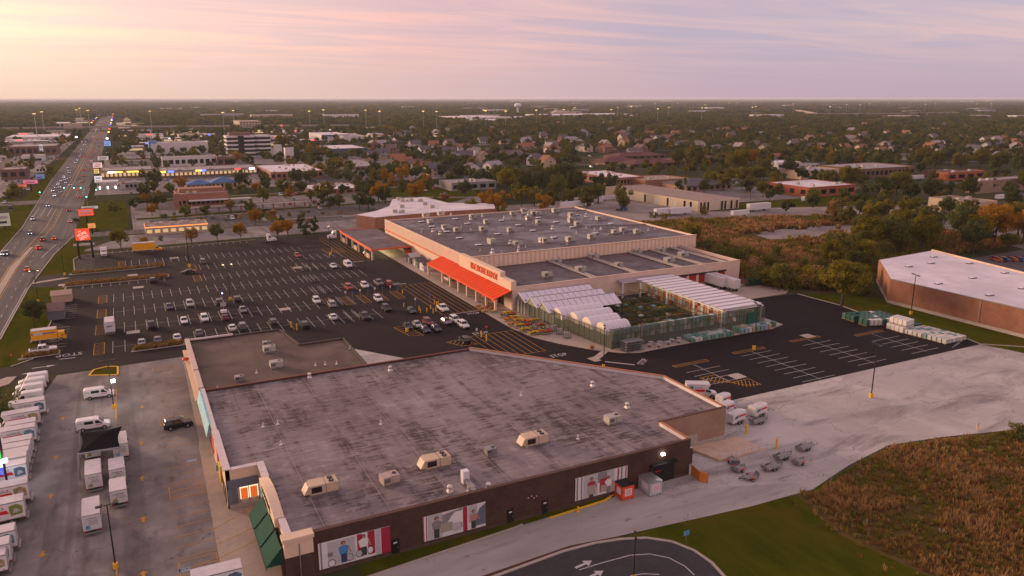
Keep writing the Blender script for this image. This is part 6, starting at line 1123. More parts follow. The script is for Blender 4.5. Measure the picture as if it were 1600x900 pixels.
for u, v, pr, rz, lb, sc_ in ((181, 888, LP2, .1, 'black lamp post on a yellow footing among the rental trucks', .8), (178, 638, LP2, .1, 'black lamp post on a yellow footing near the passenger vans', .87), (636, 518, LP2, 1.2, 'lamp post on the hatched tip of the south rows', 1), (1361, 621, LP2, 1.2, 'lamp post standing alone on the pale concrete yard', 1), (1423, 491, LP2, 1.2, 'lamp post behind the white pallet stack', 1), (1178, 546, LP2, 1.2, 'lamp post at the orange barred stalls by the garden yard', 1), (571, 447, LP2L, 1.2, 'lit lamp post in front of the timber canopy', 1), (516, 398, LP2L, 1.2, 'lit lamp post at the far pick-up bays', 1), (360, 469, LP2L, PI, 'lit lamp post in the middle of the west rows', .98), (296, 417, LP2, 1, 'lamp post by the aisle end of the far rows', 1.15), (101, 430, LP2, .3, 'lamp post on the lawn by the bed entrance', .9), (60, 472, LP2L, PI, 'lamp post on the lawn above the round tree', .85), (943, 575, LP2, 1, 'thin lamp post beyond the rust coped parapet', .85), (990, 905, LP2, 1, 'lamp post on the loop drive bend', .55)):
    pr.place((*G(u, v), .03), rz, lb, 'lamp posts', None, sc_)
for (u, v, z, en, cl_) in ((176, 597, 6.0, 500, (1, .95, .9)), (8, 716, 6.0, 250, (.85, .9, 1))):
    x, y = G(u, v, z); l_ = bpy.data.lights.new('lamp_light', 'POINT'); l_.energy = en; l_.color = cl_; l_.shadow_soft_size = .3; o = link(bpy.data.objects.new('lamp_light', l_)); o.location = (x, y, z)
x, y = G(177, 597, 6.1); fl_ = thing('flood_light', 'glaring white flood light on the lamp post by the vans', 'flood light', (x, y, 6.1)); MB().box(x - .35, x + .35, y - .25, y + .25, 6.1, 6.6).build('housing', LAMP, fl_); MB().box(x - .4, x + .4, y + .26, y + .32, 6.05, 6.65).build('back_plate', BLACK, fl_)
x, y = G(8, 722, 5.6); fl_ = thing('flood_light', 'glaring flood light on the pylon sign post', 'flood light', (x, y, 5.6)); MB().box(x - .3, x + .3, y - .2, y + .2, 5.6, 6.1).build('housing', LAMP, fl_); MB().box(x - .35, x + .35, y + .21, y + .27, 5.55, 6.15).build('back_plate', BLACK, fl_)
# camera trailer with blue beacon, cart corrals, small signs
x, y = G(350, 490); ct = thing('camera_trailer', 'mobile camera trailer with blue beacon among parked cars', 'trailer', (x, y, 0)); MB().box(x - .8, x + .8, y - .7, y + .7, .4, 1.1).build('body', WHITE, ct); MB().tube((x, y, 1.1), (x, y, 6), .07).build('mast', STEEL, ct); MB().box(x - .8, x + .8, y - .05, y + .05, 2.2, 3.4).build('solar_panel', UNITG, ct); MB().dome((x, y, 6), .2, .3).build('beacon', M('beacon_blue', (.1, .1, 1), .4, 0, emit=12, ecol=(.12, .15, 1)), ct)
CORR = Proto('cart_corral', 'cart corral')
for s in (-1.2, 1.2):
    for z in (.45, .95): CORR.part('rail', MB().beam((s, -4.6, z), (s, 4.6, z), .06, .06), STEEL)
    for yy in (-4.6, -1.5, 1.5, 4.6): CORR.part('post', MB().tube((s, yy, 0), (s, yy, 1.1), .04, n=6), STEEL)
CORR.part('arch', MB().beam((-1.2, 4.6, 2.1), (1.2, 4.6, 2.1), .08, .3), BLACK)
for s in (-1.2, 1.2): CORR.part('arch_post', MB().tube((s, 4.6, 0), (s, 4.6, 2.2), .05, n=6), BLACK)
for u, v in ((470, 418), (482, 437), (498, 456), (524, 474), (549, 495), (487, 419)): CORR.place((*G(u, v), .036), 0, 'steel cart corral between parking rows of the store', 'cart corrals')
SGN = Proto('stall_sign', 'sign'); SGN.part('post', MB().tube((0, 0, 0), (0, 0, 2.1), .035, n=6), STEEL); SGN.part('plate', MB().box(-.22, .22, -.03, -.005, 1.5, 2.1), CP_['blue'])
SGW = Proto('stall_sign', 'sign'); SGW.parts = list(SGN.parts[:1]); SGW.part('plate', MB().box(-.22, .22, -.03, -.005, 1.5, 2.1), WHITE)
for i, (u, v) in enumerate(((540, 467), (551, 466), (563, 464), (575, 462), (586, 461), (598, 459), (610, 458), (622, 456), (649, 478), (672, 472), (745, 527))): (SGN if i % 2 else SGW).place((*G(u, v), .036), 0, ('small blue' if i % 2 else 'small white') + ' stall sign on a thin post by the hatched bays', 'stall signs', None, 1.2)
STP = Proto('stop_sign', 'sign'); STP.part('post', MB().tube((0, 0, 0), (0, 0, 2.3), .04, n=6), STEEL); STP.part('plate', MB().loft([[(.38 * math.cos(t), yy, 2.5 + .38 * math.sin(t)) for t in (PI / 8 + i * PI / 4 for i in range(8))] for yy in (-.05, -.02)]), M('stop_red', (.45, .03, .03), .5, .05, 1)); _mb = MB(); add_text(_mb, 'STOP', (0, -.055, 2.5), (1, 0, 0), (0, 0, 1), .22, .56); STP.part('lettering', _mb, WHITE)
for u, v, lb in ((20, 571, 'red stop sign at the lot exit by the lawn'), (679, 477, 'red stop sign among the yellow bollards'), (760, 525, 'red stop sign by the garden walk hatching')): STP.place((*G(u, v), .036), -.4, lb)
for u, v, lb in ((1072, 845, 'small blue direction sign on the lawn by the loop drive'), (1527, 672, 'small white notice on a yellow post at the weed edge')):
    x, y = G(u, v); t = thing('small_sign', lb, 'sign', (x, y, 0)); MB().tube((x, y, 0), (x, y, 1.3), .06 if 'blue' in lb else .12).build('post', STEEL if 'blue' in lb else YEL, t); MB().box(x - .5, x + .5, y - .06, y - .0, .9, 1.6).build('plate', M('sign_blue', (.10, .30, .5), .5, .05, 1) if 'blue' in lb else WHITE, t)
# road sign of the store
x, y = G(134, 404); x0 = G(125, 404)[0]; x1 = G(146, 403)[0]
hs = thing('store_sign', 'square orange store sign on two black posts beside the road', 'sign', (x, y, 0))
for xx in (x0, x1): MB().box(xx - .35, xx + .35, y - .35, y + .35, 0, 7).build('post', BLACK, hs)
MB().box(x0 - 1.6, x1 + 1.0, y - .3, y + .3, 5.2, 6.0).build('tenant_panel', M('panel_pale', (.5, .48, .46), .5, .1, 1), hs); MB().box(x0, x1, y - .3, y + .3, 6.6, 7.1).build('crossbar', BLACK, hs)
z0 = height(134, 404, 375); z1 = height(134, 404, 357.5); MB().box(x0 - .4, x1 - .2, y - .35, y + .35, z0, z1).build('sign_face', M('sign_face', (.75, .06, .02), .5, .05, .5, emit=.35, ecol=(1, .08, .02)), hs); MB().tube((x0, y, 7), (x0, y, z0), .3).build('neck', BLACK, hs)
mb = MB(); c0 = (x0 + x1) / 2 - .3; hz2 = (z1 - z0)
for k, (s_, wd, hh) in enumerate((('THE', 1.6, .11), ('HOME', 4.6, .26), ('DEPOT', 4.6, .26))): add_text(mb, s_, (c0 + [-.9, -.2, .5][k], y - .36, z0 + hz2 * [.78, .55, .24][k]), (.93, 0, .36), (-.36, 0, .93), hz2 * hh, wd * .72)
mb.build('lettering', M('sign_letter', (.8, .75, .7), .5, 0, emit=.4), hs)
# traffic on the road
HLIT = M('head_lit', (1, 1, 1), .3, 0, emit=7, ecol=(.75, .8, 1)); TLIT = M('tail_lit', (1, .05, .03), .3, 0, emit=3, ecol=(1, .06, .02))
for i, (u, v) in enumerate(((143, 229), (147, 233), (150, 238), (143, 239), (153, 245), (131, 245), (131, 267), (147, 214), (152, 218), (157, 218), (160, 208))):
    c = ['white', 'dark', 'silver', 'red', 'grey', 'orange', 'maroon', 'white', 'black', 'tan', 'white'][i]; (SED if i % 2 else SUV).place((*G(u, v), .05), PI / 2, f'{c} car driving away with red lamps lit', 'traffic driving away', {PAINT: CP_[c], REDL: TLIT})
for i, (u, v) in enumerate(((100, 278), (108, 279), (95, 284), (103, 286), (91, 289), (110, 290), (87, 294), (83, 299), (94, 301), (134, 222), (128, 222), (108, 267), (140, 208), (150, 203))):
    c = ['white', 'dark', 'silver', 'navy', 'white', 'maroon', 'grey', 'tan', 'black', 'silver', 'white', 'dark', 'grey', 'white'][i]; x, y = G(u, v); (SED if i % 2 else SUV).place((x, y, .05), -PI / 2, f'{c} car waiting with headlights lit at the crossing', 'traffic coming forward', {PAINT: CP_[c], HEADL: HLIT})
SUV.place((*G(10, 399), .05), -PI / 2, 'grey car coming forward beside the road median', None, {PAINT: CP_['grey'], HEADL: HLIT}); SED.place((*G(61, 389), .05), PI / 2, 'red car driving away near the median tip', None, {PAINT: CP_['red'], REDL: TLIT}); SED.place((*G(85, 374), .05), PI / 2, 'orange car driving away beside the lawn', None, {PAINT: CP_['orange'], REDL: TLIT}); TRKS.place((*G(143, 256), .05), PI / 2, 'small box truck driving away on the road', None, {GRAPH: gset[0]})
# ================================================================== the town beyond
OBST = [(-60, -15, 0, 6000), (-30, 200, 60, 352)]
def clear(x, y, m=0): return not any(a - m < x < b + m and c - m < y < d + m for a, b, c, d in OBST)
sA, cA, cP, sP = math.sin(YAW), math.cos(YAW), math.cos(PITCH), math.sin(PITCH)
def Xat(u, Y, Z=0.0):
    k = (u - 800) / F; return (Y * sA + k * (Y * cA * cP + (H - Z) * sP)) / (cA - k * sA * cP)
UNITB = {}; LM = []
def short(lb):
    o = []
    for w_ in lb.split():
        if w_ in ('with', 'behind', 'beside', 'by', 'facing', 'at', 'among', 'near', 'below', 'west', 'east', 'under', 'of', 'and', 'beyond', 'close', 'left', 'on', 'outlined', 'directly', 'past', 'far') or len(o) > 5: break
        o.append(w_)
    return ' '.join(o)
def unit_mesh(name, mat):
    if (name, mat.name) not in UNITB: UNITB[(name, mat.name)] = MB().box(-.5, .5, -.5, .5, 0, 1).mesh(name, mat)
    return UNITB[(name, mat.name)]
def ub(name, mat, parent, x0, x1, y0, y1, z0, z1):
    o = link(bpy.data.objects.new(name, unit_mesh(name, mat)), parent); pl = parent.location; o.location = ((x0 + x1) / 2 - pl.x, (y0 + y1) / 2 - pl.y, z0 - pl.z); o.scale = (max(x1 - x0, .01), max(y1 - y0, .01), max(z1 - z0, .01)); return o
def block(name, label, cat, xl, xr, yb, yt, yk, wall, roof, win=0, floors=1, units=3, band=None, side=0, wmat=None, deep=None, doors=0, wh=None):
    x0, y0 = G(xl, yb); x1 = Xat(xr, y0); h = height(xl, yb, yt); y1 = y0 + deep if deep else max(G(xl, yk, h)[1], y0 + 6)
    t = thing(name, label, cat, (x0, y0, 0)); LM.append(((x0 + x1) / 2, (y0 + y1) / 2, short(label))); OBST.append((x0 - 4, x1 + 4, y0 - 10, y1 + 4)); wmat = wmat or GLASS
    MB().box(x0, x1, y0, y1, 0, h).build('wall', wall, t); MB().box(x0 + .35, x1 - .35, y0 + .35, y1 - .35, h + .002, h + .05).build('roof', roof, t)
    for b in ((x0 - .05, x1 + .05, y0 - .05, y0 + .34), (x0 - .05, x1 + .05, y1 - .34, y1 + .05), (x0 - .05, x0 + .34, y0 + .345, y1 - .345), (x1 - .34, x1 + .05, y0 + .345, y1 - .345)): ub('parapet', wall, t, *b, h + .003, h + .45)
    fh = h / floors; w_ = (x1 - x0) / max(win, 1)
    for f in range(floors):
        for i in range(win): ub('window', wmat, t, x0 + w_ * (i + .18), x0 + w_ * (i + .82), y0 - .08, y0 + .02, f * fh + fh * .28, f * fh + fh * (wh or .75))
        for i in range(side): d_ = (y1 - y0) / side; ub('window', wmat, t, x0 - .08, x0 + .02, y0 + d_ * (i + .3), y0 + d_ * (i + .7), f * fh + fh * .28, f * fh + fh * (wh or .75))
    for i in range(doors): d_ = (x1 - x0) / doors; ub('roller_door', A['door_white'], t, x0 + d_ * (i + .3), x0 + d_ * (i + .7), y0 - .06, y0 + .02, .1, h * .62)
    if band: ub('sign_band', band, t, x0, x1, y0 - .35, y0 - .03, h * .72, h * .98)
    r2 = random.Random(int(xl * 7 + yb))
    for i in range(units):
        ux = r2.uniform(x0 + 3, max(x1 - 4, x0 + 3.5)); uy = r2.uniform(y0 + 3, max(y1 - 4, y0 + 3.5)); s_ = r2.uniform(1.2, 2.6); ub('roof_unit', UNITG if i % 2 else A['pale_rail'], t, ux, ux + s_, uy, uy + s_ * .8, h + .06, h + 1.3)
    return t, (x0, x1, y0, y1, h)
WB = M('far_white', (.55, .52, .50), .8, .08, .3); GB = M('far_grey', (.24, .225, .22), .85, .12, .3); BB = M('far_brown', (.17, .095, .065), .85, .15, .3); TB = M('far_tan', (.42, .32, .23), .85, .1, .3); RFW, RFG = A['white_roof'], M('far_roof_grey', (.26, .235, .235), .85, .15, .2); RFB = M('far_roof_brown', (.13, .095, .085), .9, .15, .3); RFT = M('far_roof_tan', (.27, .20, .165), .9, .12, .15); NAVY = M('navy_wall', (.07, .085, .12), .8, .1, .3)
YSIGN = M('lit_yellow', (.9, .6, .08), .5, 0, emit=1.2); BSIGN = M('lit_blue', (.08, .12, .9), .5, 0, emit=2.0); RSIGN = M('lit_red', (.9, .06, .04), .5, 0, emit=1.4); WSIGN = M('lit_white', (.9, .9, .95), .5, 0, emit=1.6); NEON = M('neon_orange', (1, .25, .05), .5, 0, emit=1.4); WARMW = M('warm_window', (.5, .36, .18), .3, .2, .5, emit=.25, ecol=(1, .7, .35))
S = A
block('big_box_store', 'white flat big-box store with blue corner behind a row of trees', 'store', 237, 326, 241, 225, 222, WB, RFG, 0, 1, 5, None, 0)
ub('x', WB, block('corner_tower', 'blue corner tower of the white big-box store', 'building', 234, 246, 241, 221.5, 220, M('far_blue', (.06, .22, .45), .7, .1, .3), RFG, 0, 1, 0)[0], 0, .01, 0, .01, 0, .01).name = 'door'
block('shop_terrace', 'long white shop row facing a car park', 'shops', 254, 339, 261, 247, 245, WB, RFG, 9, 1, 4); block('brick_shop', 'brown brick shop at the end of the white shop row', 'shop', 340, 370, 260, 246, 244, BB, RFB, 3, 1, 2)
_, b_ = block('shop_terrace', 'long dark fronted strip mall with lit signs', 'shops', 252, 402, 278, 268, 262, BB, RFG, 22, 1, 10, M('fascia_grey', (.33, .29, .28), .7, .1, .4), 0, WARMW)
for u, m_ in ((255, YSIGN), (318, BSIGN), (268, BSIGN), (372, RSIGN), (394, WSIGN), (311, YSIGN)): x = Xat(u, b_[2]); ub('lit_sign', m_, _, x - 2.2, x + 2.2, b_[2] - .6, b_[2] - .36, b_[4] * .8, b_[4] * .8 + 1.3)
_, b_ = block('shop_terrace', 'strip mall beside the road with yellow lit signs', 'shops', 158, 239, 280, 268, 262, BB, RFG, 12, 1, 6, M('fascia_cream', (.45, .35, .22), .7, .1, .4), 0, WARMW)
for u, m_ in ((186, YSIGN), (206, YSIGN), (215, YSIGN), (176, WSIGN)): x = Xat(u, b_[2]); ub('lit_sign', m_, _, x - 3, x + 3, b_[2] - .6, b_[2] - .36, b_[4] * .75, b_[4] * .75 + 1.0)
block('office_row', 'low tan offices by the highway ramp', 'building', 280, 312, 219, 211, 209, TB, RFT, 4, 1, 1); block('apartment_slab', 'tan three storey slab far behind the ramp', 'building', 375, 408, 200, 190, 188, TB, RFT, 7, 3, 1)
# filling station
for xl, xr, yb, yt, lb in ((151, 186, 297, 288, 'white filling station canopy close to the road'), (196, 222, 296, 286, 'filling station shop with pale flat roof')):
    if 'canopy' in lb:
        x0, y0 = G(xl, yb); x1 = Xat(xr, y0); t = thing('station_canopy', lb, 'canopy', (x0, y0, 0)); ub('roof', WB, t, x0, x1, y0, y0 + 12, 4.6, 5.4)
        for x in (x0 + 2, (x0 + x1) / 2, x1 - 2): ub('column', STEEL, t, x - .25, x + .25, y0 + 5, y0 + 5.5, 0, 4.6); ub('fuel_pump', WSIGN, t, x - .5, x + .5, y0 + 3, y0 + 4, .1, 1.8)
        OBST.append((x0 - 5, x1 + 20, y0 - 25, y0 + 15))
    else: block('station_shop', lb, 'shop', xl, xr, yb, yt, 284, GB, RFW, 4, 1, 1)
# blue-roofed restaurant, brown office, neon restaurant
def hip(name, label, cat, xl, xr, yb, yt, deep, wall, roof, ridge=3.0, win=6, over=1.0):
    x0, y0 = G(xl, yb); x1 = Xat(xr, y0); h = height(xl, yb, yt); y1 = y0 + deep; t = thing(name, label, cat, (x0, y0, 0)); LM.append(((x0 + x1) / 2, (y0 + y1) / 2, short(label))); OBST.append((x0 - 3, x1 + 3, y0 - 8, y1 + 4))
    MB().box(x0, x1, y0, y1, 0, h).build('wall', wall, t); e = over; i_ = min(deep, x1 - x0) / 2
    MB().hexa([(x0 - e, y0 - e, h + .002), (x1 + e, y0 - e, h + .002), (x1 + e, y1 + e, h + .002), (x0 - e, y1 + e, h + .002)], [(x0 + i_, y0 + i_ - .1, h + ridge), (x1 - i_, y0 + i_ - .1, h + ridge), (x1 - i_, y1 - i_ + .1, h + ridge), (x0 + i_, y1 - i_ + .1, h + ridge)]).build('roof', roof, t); w_ = (x1 - x0) / win
    for i in range(win): ub('window', GLASS, t, x0 + w_ * (i + .25), x0 + w_ * (i + .75), y0 - .06, y0 + .02, .8, h * .8)
    ub('door', BLACK, t, x0 - .06, x0 + .02, y0 + deep * .4, y0 + deep * .4 + 1.4, 0, 2.2); return t
BLUER = M('blue_metal_roof', (.035, .11, .27), .5, .08, .5)
hip('restaurant', 'restaurant with blue metal hip roof by a car park', 'restaurant', 293, 333, 297, 289, 14, TB, BLUER, 2.6); hip('restaurant', 'taller blue roofed wing of the restaurant', 'restaurant', 331, 371, 296, 286, 16, TB, BLUER, 3.4)
_, b_ = block('bank_office', 'brown office with rounded brick corner and white roofed drive canopy', 'office', 278, 358, 327, 305, 298, M('rose_brick', (.28, .13, .085), .9, .12, .4), RFT, 11, 1, 4, None, 0, None, None, 0, .58)
ub('canopy', WB, _, b_[0] + 6, b_[1] + 12, b_[2] - 4, b_[2] - .1, b_[4] * .55, b_[4] * .55 + .4)
x = b_[0]; MB().tube((x, b_[2] + 1, 0), (x, b_[2] + 1, b_[4] + .7), 1.6, n=14).build('corner_drum', A['rose_brick'], _); ub('upper_block', A['rose_brick'], _, b_[0] + 2, b_[0] + 26, b_[2] + 10, b_[3] - 3, b_[4] + .06, b_[4] + 2.2)
x0, y0 = G(286, 336); x1 = Xat(480, y0); dc = thing('drive_canopy', 'long thin white edged canopy walk on brick piers', 'canopy', (x0, y0, 0)); OBST.append((x0, x1, y0 - 14, y0 + 10)); MB().box(x0, x1, y0, y0 + 5.5, 3.3, 3.7, top=1).build('roof', [WB, RFB], dc)
for i in range(12): xx = x0 + 1 + (x1 - x0 - 2) * i / 11; ub('pier', A['rose_brick'], dc, xx - .4, xx + .4, y0 + 1, y0 + 1.8, 0, 3.3)
_, b_ = block('grill_restaurant', 'low tan restaurant outlined in orange neon', 'restaurant', 228, 326, 368, 357, 350, TB, RFT, 8, 1, 8, None, 0, WARMW); ub('neon_line', NEON, _, b_[0], b_[1], b_[2] - .12, b_[2] - .06, b_[4] + .1, b_[4] + .35); ub('neon_line', NEON, _, b_[0] - .12, b_[0] - .06, b_[2], b_[3], b_[4] + .1, b_[4] + .35)
# west side of the road
for a in (('brick_shop', 'red brown flat shop west of the road', 'shop', 2, 42, 281, 266, 262, BB, RFG, 3, 1, 2), ('retail_block', 'brown retail block west of the road with pale annex', 'shop', 14, 90, 244, 230, 226, BB, RFG, 8, 1, 3), ('car_showroom', 'long white car showroom west of the road', 'showroom', 10, 115, 223, 215, 211, WB, RFW, 14, 1, 4), ('shed_store', 'low yellow lit store beyond the highway bridge', 'store', 74, 108, 199, 193, 191, YSIGN if False else TB, RFW, 5, 1, 1), ('retail_block', 'white low retail block by the overpass', 'shop', 28, 55, 240, 234, 231, WB, RFW, 4, 1, 2), ('corner_shop', 'pale shop beside the red sign west of the road', 'shop', 57, 72, 270, 262, 259, WB, RFG, 3, 1, 1)): block(*a)
for i in range(26):
    y = 400 + i * 44 + R.uniform(-8, 8); x = -95 - R.uniform(0, 40) - (i % 3) * 55; L = R.uniform(18, 42)
    if clear(x - L / 2, y + 8, 8):
        c = i % 4; t = thing('roadside_shop', f'{["white", "tan", "brown", "grey"][c]} flat roofed shop set back west of the road', 'shop', (x, y, 0), 0, 'shops set back west of the road'); hh = R.uniform(4.5, 7); OBST.append((x - L - 3, x + 3, y - 3, y + 22)); MB().box(x - L, x, y, y + 18, 0, hh).build('wall', [WB, TB, BB, GB][c], t); MB().box(x - L + .4, x - .4, y + .4, y + 17.6, hh + .002, hh + .1).build('roof', [RFW, RFG, RFW][i % 3], t); ub('window', WARMW if i % 2 else GLASS, t, x - L + 2, x - 2, y - .1, y + .02, .6, 2.8); ub('sign_band', [RSIGN, WSIGN, BSIGN, YSIGN][(i * 3) % 4] if i % 4 == 0 else PLG, t, x - L * .7, x - L * .3, y - .2, y - .11, hh - 1.4, hh - .3); ub('roof_unit', UNITG, t, x - L * .5, x - L * .5 + 2, y + 7, y + 9, hh + .11, hh + 1.4)
for u0, u1, v0, v1, nn in ((0, 105, 206, 268, 26), (175, 300, 205, 240, 16), (300, 470, 205, 232, 14), (430, 700, 205, 228, 12)):
    for i in range(nn):
        x, y = G(R.uniform(u0, u1), R.uniform(v0, v1)); L = R.uniform(16, 46); dp = R.uniform(12, 24); hh = R.uniform(4, 7.5)
        if not (clear(x, y, 3) and clear(x + L, y + dp, 3) and clear(x + L, y, 3) and clear(x, y + dp, 3)): continue
        c = i % 4; t = thing('flat_shop', f'{["white", "tan", "brown", "grey"][c]} flat roofed business block {"west" if x < -50 else "east"} of the road corridor', 'shop', (x, y, 0), 0, 'business blocks along the road corridor'); OBST.append((x - 3, x + L + 3, y - 4, y + dp + 3)); MB().box(x, x + L, y, y + dp, 0, hh).build('wall', [WB, TB, BB, GB][c], t); MB().box(x + .4, x + L - .4, y + .4, y + dp - .4, hh + .002, hh + .1).build('roof', [RFW, RFG, RFW][i % 3], t); ub('window', WARMW if i % 2 else GLASS, t, x + 2, x + L - 2, y - .1, y + .02, .6, 2.8); ub('sign_band', [RSIGN, WSIGN, BSIGN, YSIGN][(i * 3) % 4] if i % 3 == 0 else PLG, t, x + L * .3, x + L * .55, y - .2, y - .11, hh - 1.3, hh - .3); ub('roof_unit', UNITG, t, x + L * .5, x + L * .5 + 2, y + 5, y + 7, hh + .11, hh + 1.4)
for i in range(26):
    aw_ = i % 2; y = 300 + i * 27 + R.uniform(-9, 9); x = R.choice([-31, -28]) if aw_ else R.choice([-45.5, -42.5])
    if y < 400: x -= 5
    if clear(x, 1e9): c = R.choice(list(COLS)); (SED if i % 3 else SUV).place((x, y, .05), PI / 2 if aw_ else -PI / 2, f'{c} car {"driving away" if aw_ else "coming forward"} on the wide road before the bridge', 'traffic before the bridge', {PAINT: CP_[c], REDL: TLIT, HEADL: HLIT})
# east of the road: offices, halls, warehouses
x0, y0 = G(357, 246); h = height(357, 246, 214); x1 = Xat(400, y0)
ot = thing('office_tower', 'five storey office with white bands and a round end', 'office', (x0, y0, 0)); n = 5; OBST.append((x0 - 5, x1 + 30, y0 - 12, y0 + 30)); xr_ = Xat(412, y0); rr = (Xat(427, y0) - Xat(398, y0)) / 2
MB().box(x0, x1, y0, y0 + 24, 0, h).tube((xr_, y0 + rr, 0), (xr_, y0 + rr, h), rr, n=28).build('glass_core', GLASS, ot)
for f in range(n + 1): z = h * f / n; MB().box(x0 - .4, x1, y0 - .4, y0 + 24.4, z - (.9 if f else 0), z + .9).build('white_band', WB, ot); MB().tube((xr_, y0 + rr, max(z - .9, 0)), (xr_, y0 + rr, z + .9), rr + .4, n=28).build('white_band', WB, ot)
ub('pier', BLACK, ot, (x0 + x1) / 2 - 3, (x0 + x1) / 2 + 3, y0 - .6, y0 - .41, 0, h + 1); ub('plant_room', BB, ot, x0 + 3, x1 - 3, y0 + 6, y0 + 16, h + .95, h + 4)
block('stair_core', 'bare white stair tower left from a demolished block', 'tower', 430.5, 441.5, 247, 227, 226, WB, RFG, 0, 1, 0, deep=8); block('stair_core', 'second bare white stair tower near the rubble', 'tower', 447, 460, 254.5, 232, 231, WB, RFG, 0, 1, 0, deep=8)
T_ = (('clinic', 'brick clinic with broad white roof and long window rows', 'building', 424, 505, 281, 270, 258, A['rose_brick'], RFW, 10, 1, 9, None, 12), ('warehouse', 'white warehouse with blue stripe', 'warehouse', 503, 545, 220, 211, 207, WB, RFW, 0, 1, 2, CP_['blue']), ('warehouse', 'white warehouse end block with dock doors', 'warehouse', 537, 570, 221, 213, 209, WB, RFG, 0, 1, 1), ('red_roof_shop', 'low shop under a bright red roof', 'shop', 587, 613, 216, 213, 210, WB, M('red_roof', (.36, .06, .04), .7, .1, .4), 3, 1, 0), ('warehouse', 'slate fronted warehouse with white roof', 'warehouse', 520, 574, 245, 233, 227, NAVY, RFW, 0, 1, 3, None, 0), ('school_wing', 'flat roofed school wing among trees', 'school', 556, 600, 267, 261, 249, BB, RFG, 6, 1, 8), ('white_roof_hall', 'long thin white roofed hall behind amber trees', 'hall', 487, 566, 305, 298, 289, A['rose_brick'], RFW, 6, 1, 6), ('low_hall', 'grey green low hall beside a side street', 'hall', 706, 775, 299, 287, 281, GB, RFG, 5, 1, 4), ('billboard_store', 'pale big-box near the water tower', 'store', 730, 800, 191, 184, 181, WB, RFW, 0, 1, 3), ('warehouse', 'very long white warehouse below the horizon', 'warehouse', 860, 998, 186, 180, 178, WB, RFW, 0, 1, 6), ('motel', 'long white motel near the highway', 'building', 944, 987, 197, 192, 190, WB, RFG, 10, 2, 2), ('school', 'brick school with pilasters and white roof', 'school', 958, 1005, 291, 279, 266, A['rose_brick'], RFW, 9, 1, 9, None, 8), ('school', 'lower brick wing of the pilastered school', 'school', 1008, 1076, 293, 283, 275, A['rose_brick'], RFT, 0, 1, 3), ('civic_hall', 'red brick hall with white roof beside a lawn', 'hall', 1263, 1336, 309, 294, 281, M('warm_brick', (.33, .10, .05), .9, .1, .4), RFW, 5, 1, 6, None, 4), ('long_school', 'long low school with grey roofs among trees', 'school', 1345, 1428, 279, 265, 255, BB, RFG, 12, 1, 5), ('long_school', 'nearer grey roofed wing of the long school', 'school', 1252, 1310, 281, 268, 262, TB, RFG, 4, 1, 3), ('depot', 'brown roofed depot behind the scrub field', 'depot', 1521, 1556, 335, 318, 303, TB, RFT, 0, 1, 3), ('brick_office', 'orange brick office among dark trees', 'office', 1480, 1537, 283, 271, 268, A['warm_brick'], RFB, 4, 1, 2), ('brick_store', 'tan brick store with grey roof at the tree line', 'store', 1528, 1640, 303, 284, 280, A['tan_brick'], RFG, 0, 1, 4), ('brick_office', 'brown flat office half hidden by trees', 'office', 1459, 1500, 276, 269, 266, BB, RFB, 3, 1, 2), ('pale_shop', 'pale blue and white low shop beyond the big trees', 'shop', 1215, 1250, 265, 255, 251, WB, RFW, 4, 1, 1), ('pale_shop', 'low pale row beside the white shop', 'shop', 1252, 1280, 263, 258, 255, WB, RFG, 4, 1, 1))
for a in T_: block(*a)
x0, y0 = G(820, 183); block('far_store', 'low white store row by the water tower', 'store', 800, 858, 188, 184, 182, WB, RFW, 0, 1, 2); block('far_store', 'far white store with dark entrance', 'store', 760, 790, 194, 188, 186, WB, RFW, 2, 1, 1)
# beige warehouse with dark slot windows
bw = thing('beige_warehouse', 'beige warehouse with tall dark slot windows and tan roof', 'warehouse', (277, 328, 0)); OBST.append((270, 320, 318, 420)); hh = 5.6; MB().prism([(280, 328), (310, 328.5), (305, 412), (274.5, 412)], 0, hh).build('wall', TB if False else M('beige_wall', (.56, .47, .34), .85, .06, .3), bw); MB().prism([(280.4, 328.4), (309.6, 328.9), (304.6, 411.6), (274.9, 411.6)], hh + .002, hh + .08).build('roof', RFT, bw)
for x in (281.5, 284.0, 286.6, 296.5, 299, 303.5, 307.5): ub('window', GLASS, bw, x, x + 1.1, 327.85, 328.02, .3, 4.9)
for y in (333, 338, 352, 372, 398): xw = 280 - (y - 328) * .0655; ub('window', GLASS, bw, xw - .12, xw + .05, y, y + 1.6, .3, 4.8)
for y in (345, 362, 384): xw = 280 - (y - 328) * .0655; ub('roller_door', A['door_white'], bw, xw - .12, xw + .05, y, y + 4.5, .1, 3.8)
# large white roof behind the store and brown hipped care home
wp = [G(*p, 5.5) for p in ((556, 336), (586, 340), (640, 335), (700, 330), (775, 326), (772, 318), (700, 317), (664, 308), (613, 311), (608, 322), (590, 329))]
wr = thing('white_roof_hall', 'wide white roofed brick hall directly behind the store', 'hall', (*wp[0], 0)); MB().prism(wp, 0, 5.5).build('wall', A['rose_brick'], wr); cxw = sum(p[0] for p in wp) / 11; cyw = sum(p[1] for p in wp) / 11; MB().prism([(x + (cxw - x) * .01, y + (cyw - y) * .01) for x, y in wp], 5.502, 5.6).build('roof', RFW, wr); OBST.append((110, 215, 335, 440))
for X, Y in ((150, 80), (185, 97), (270, 92), (365, 95), (405, 130), (175, 155), (105, 205), (180, 208), (478, 158)): x, y = G(600 + X / 6.4, 300 + Y / 6.4, 5.6); ub('roof_unit', UNITG, wr, x - 1.2, x + 1.2, y - 1, y + 1, 5.61, 7.1)
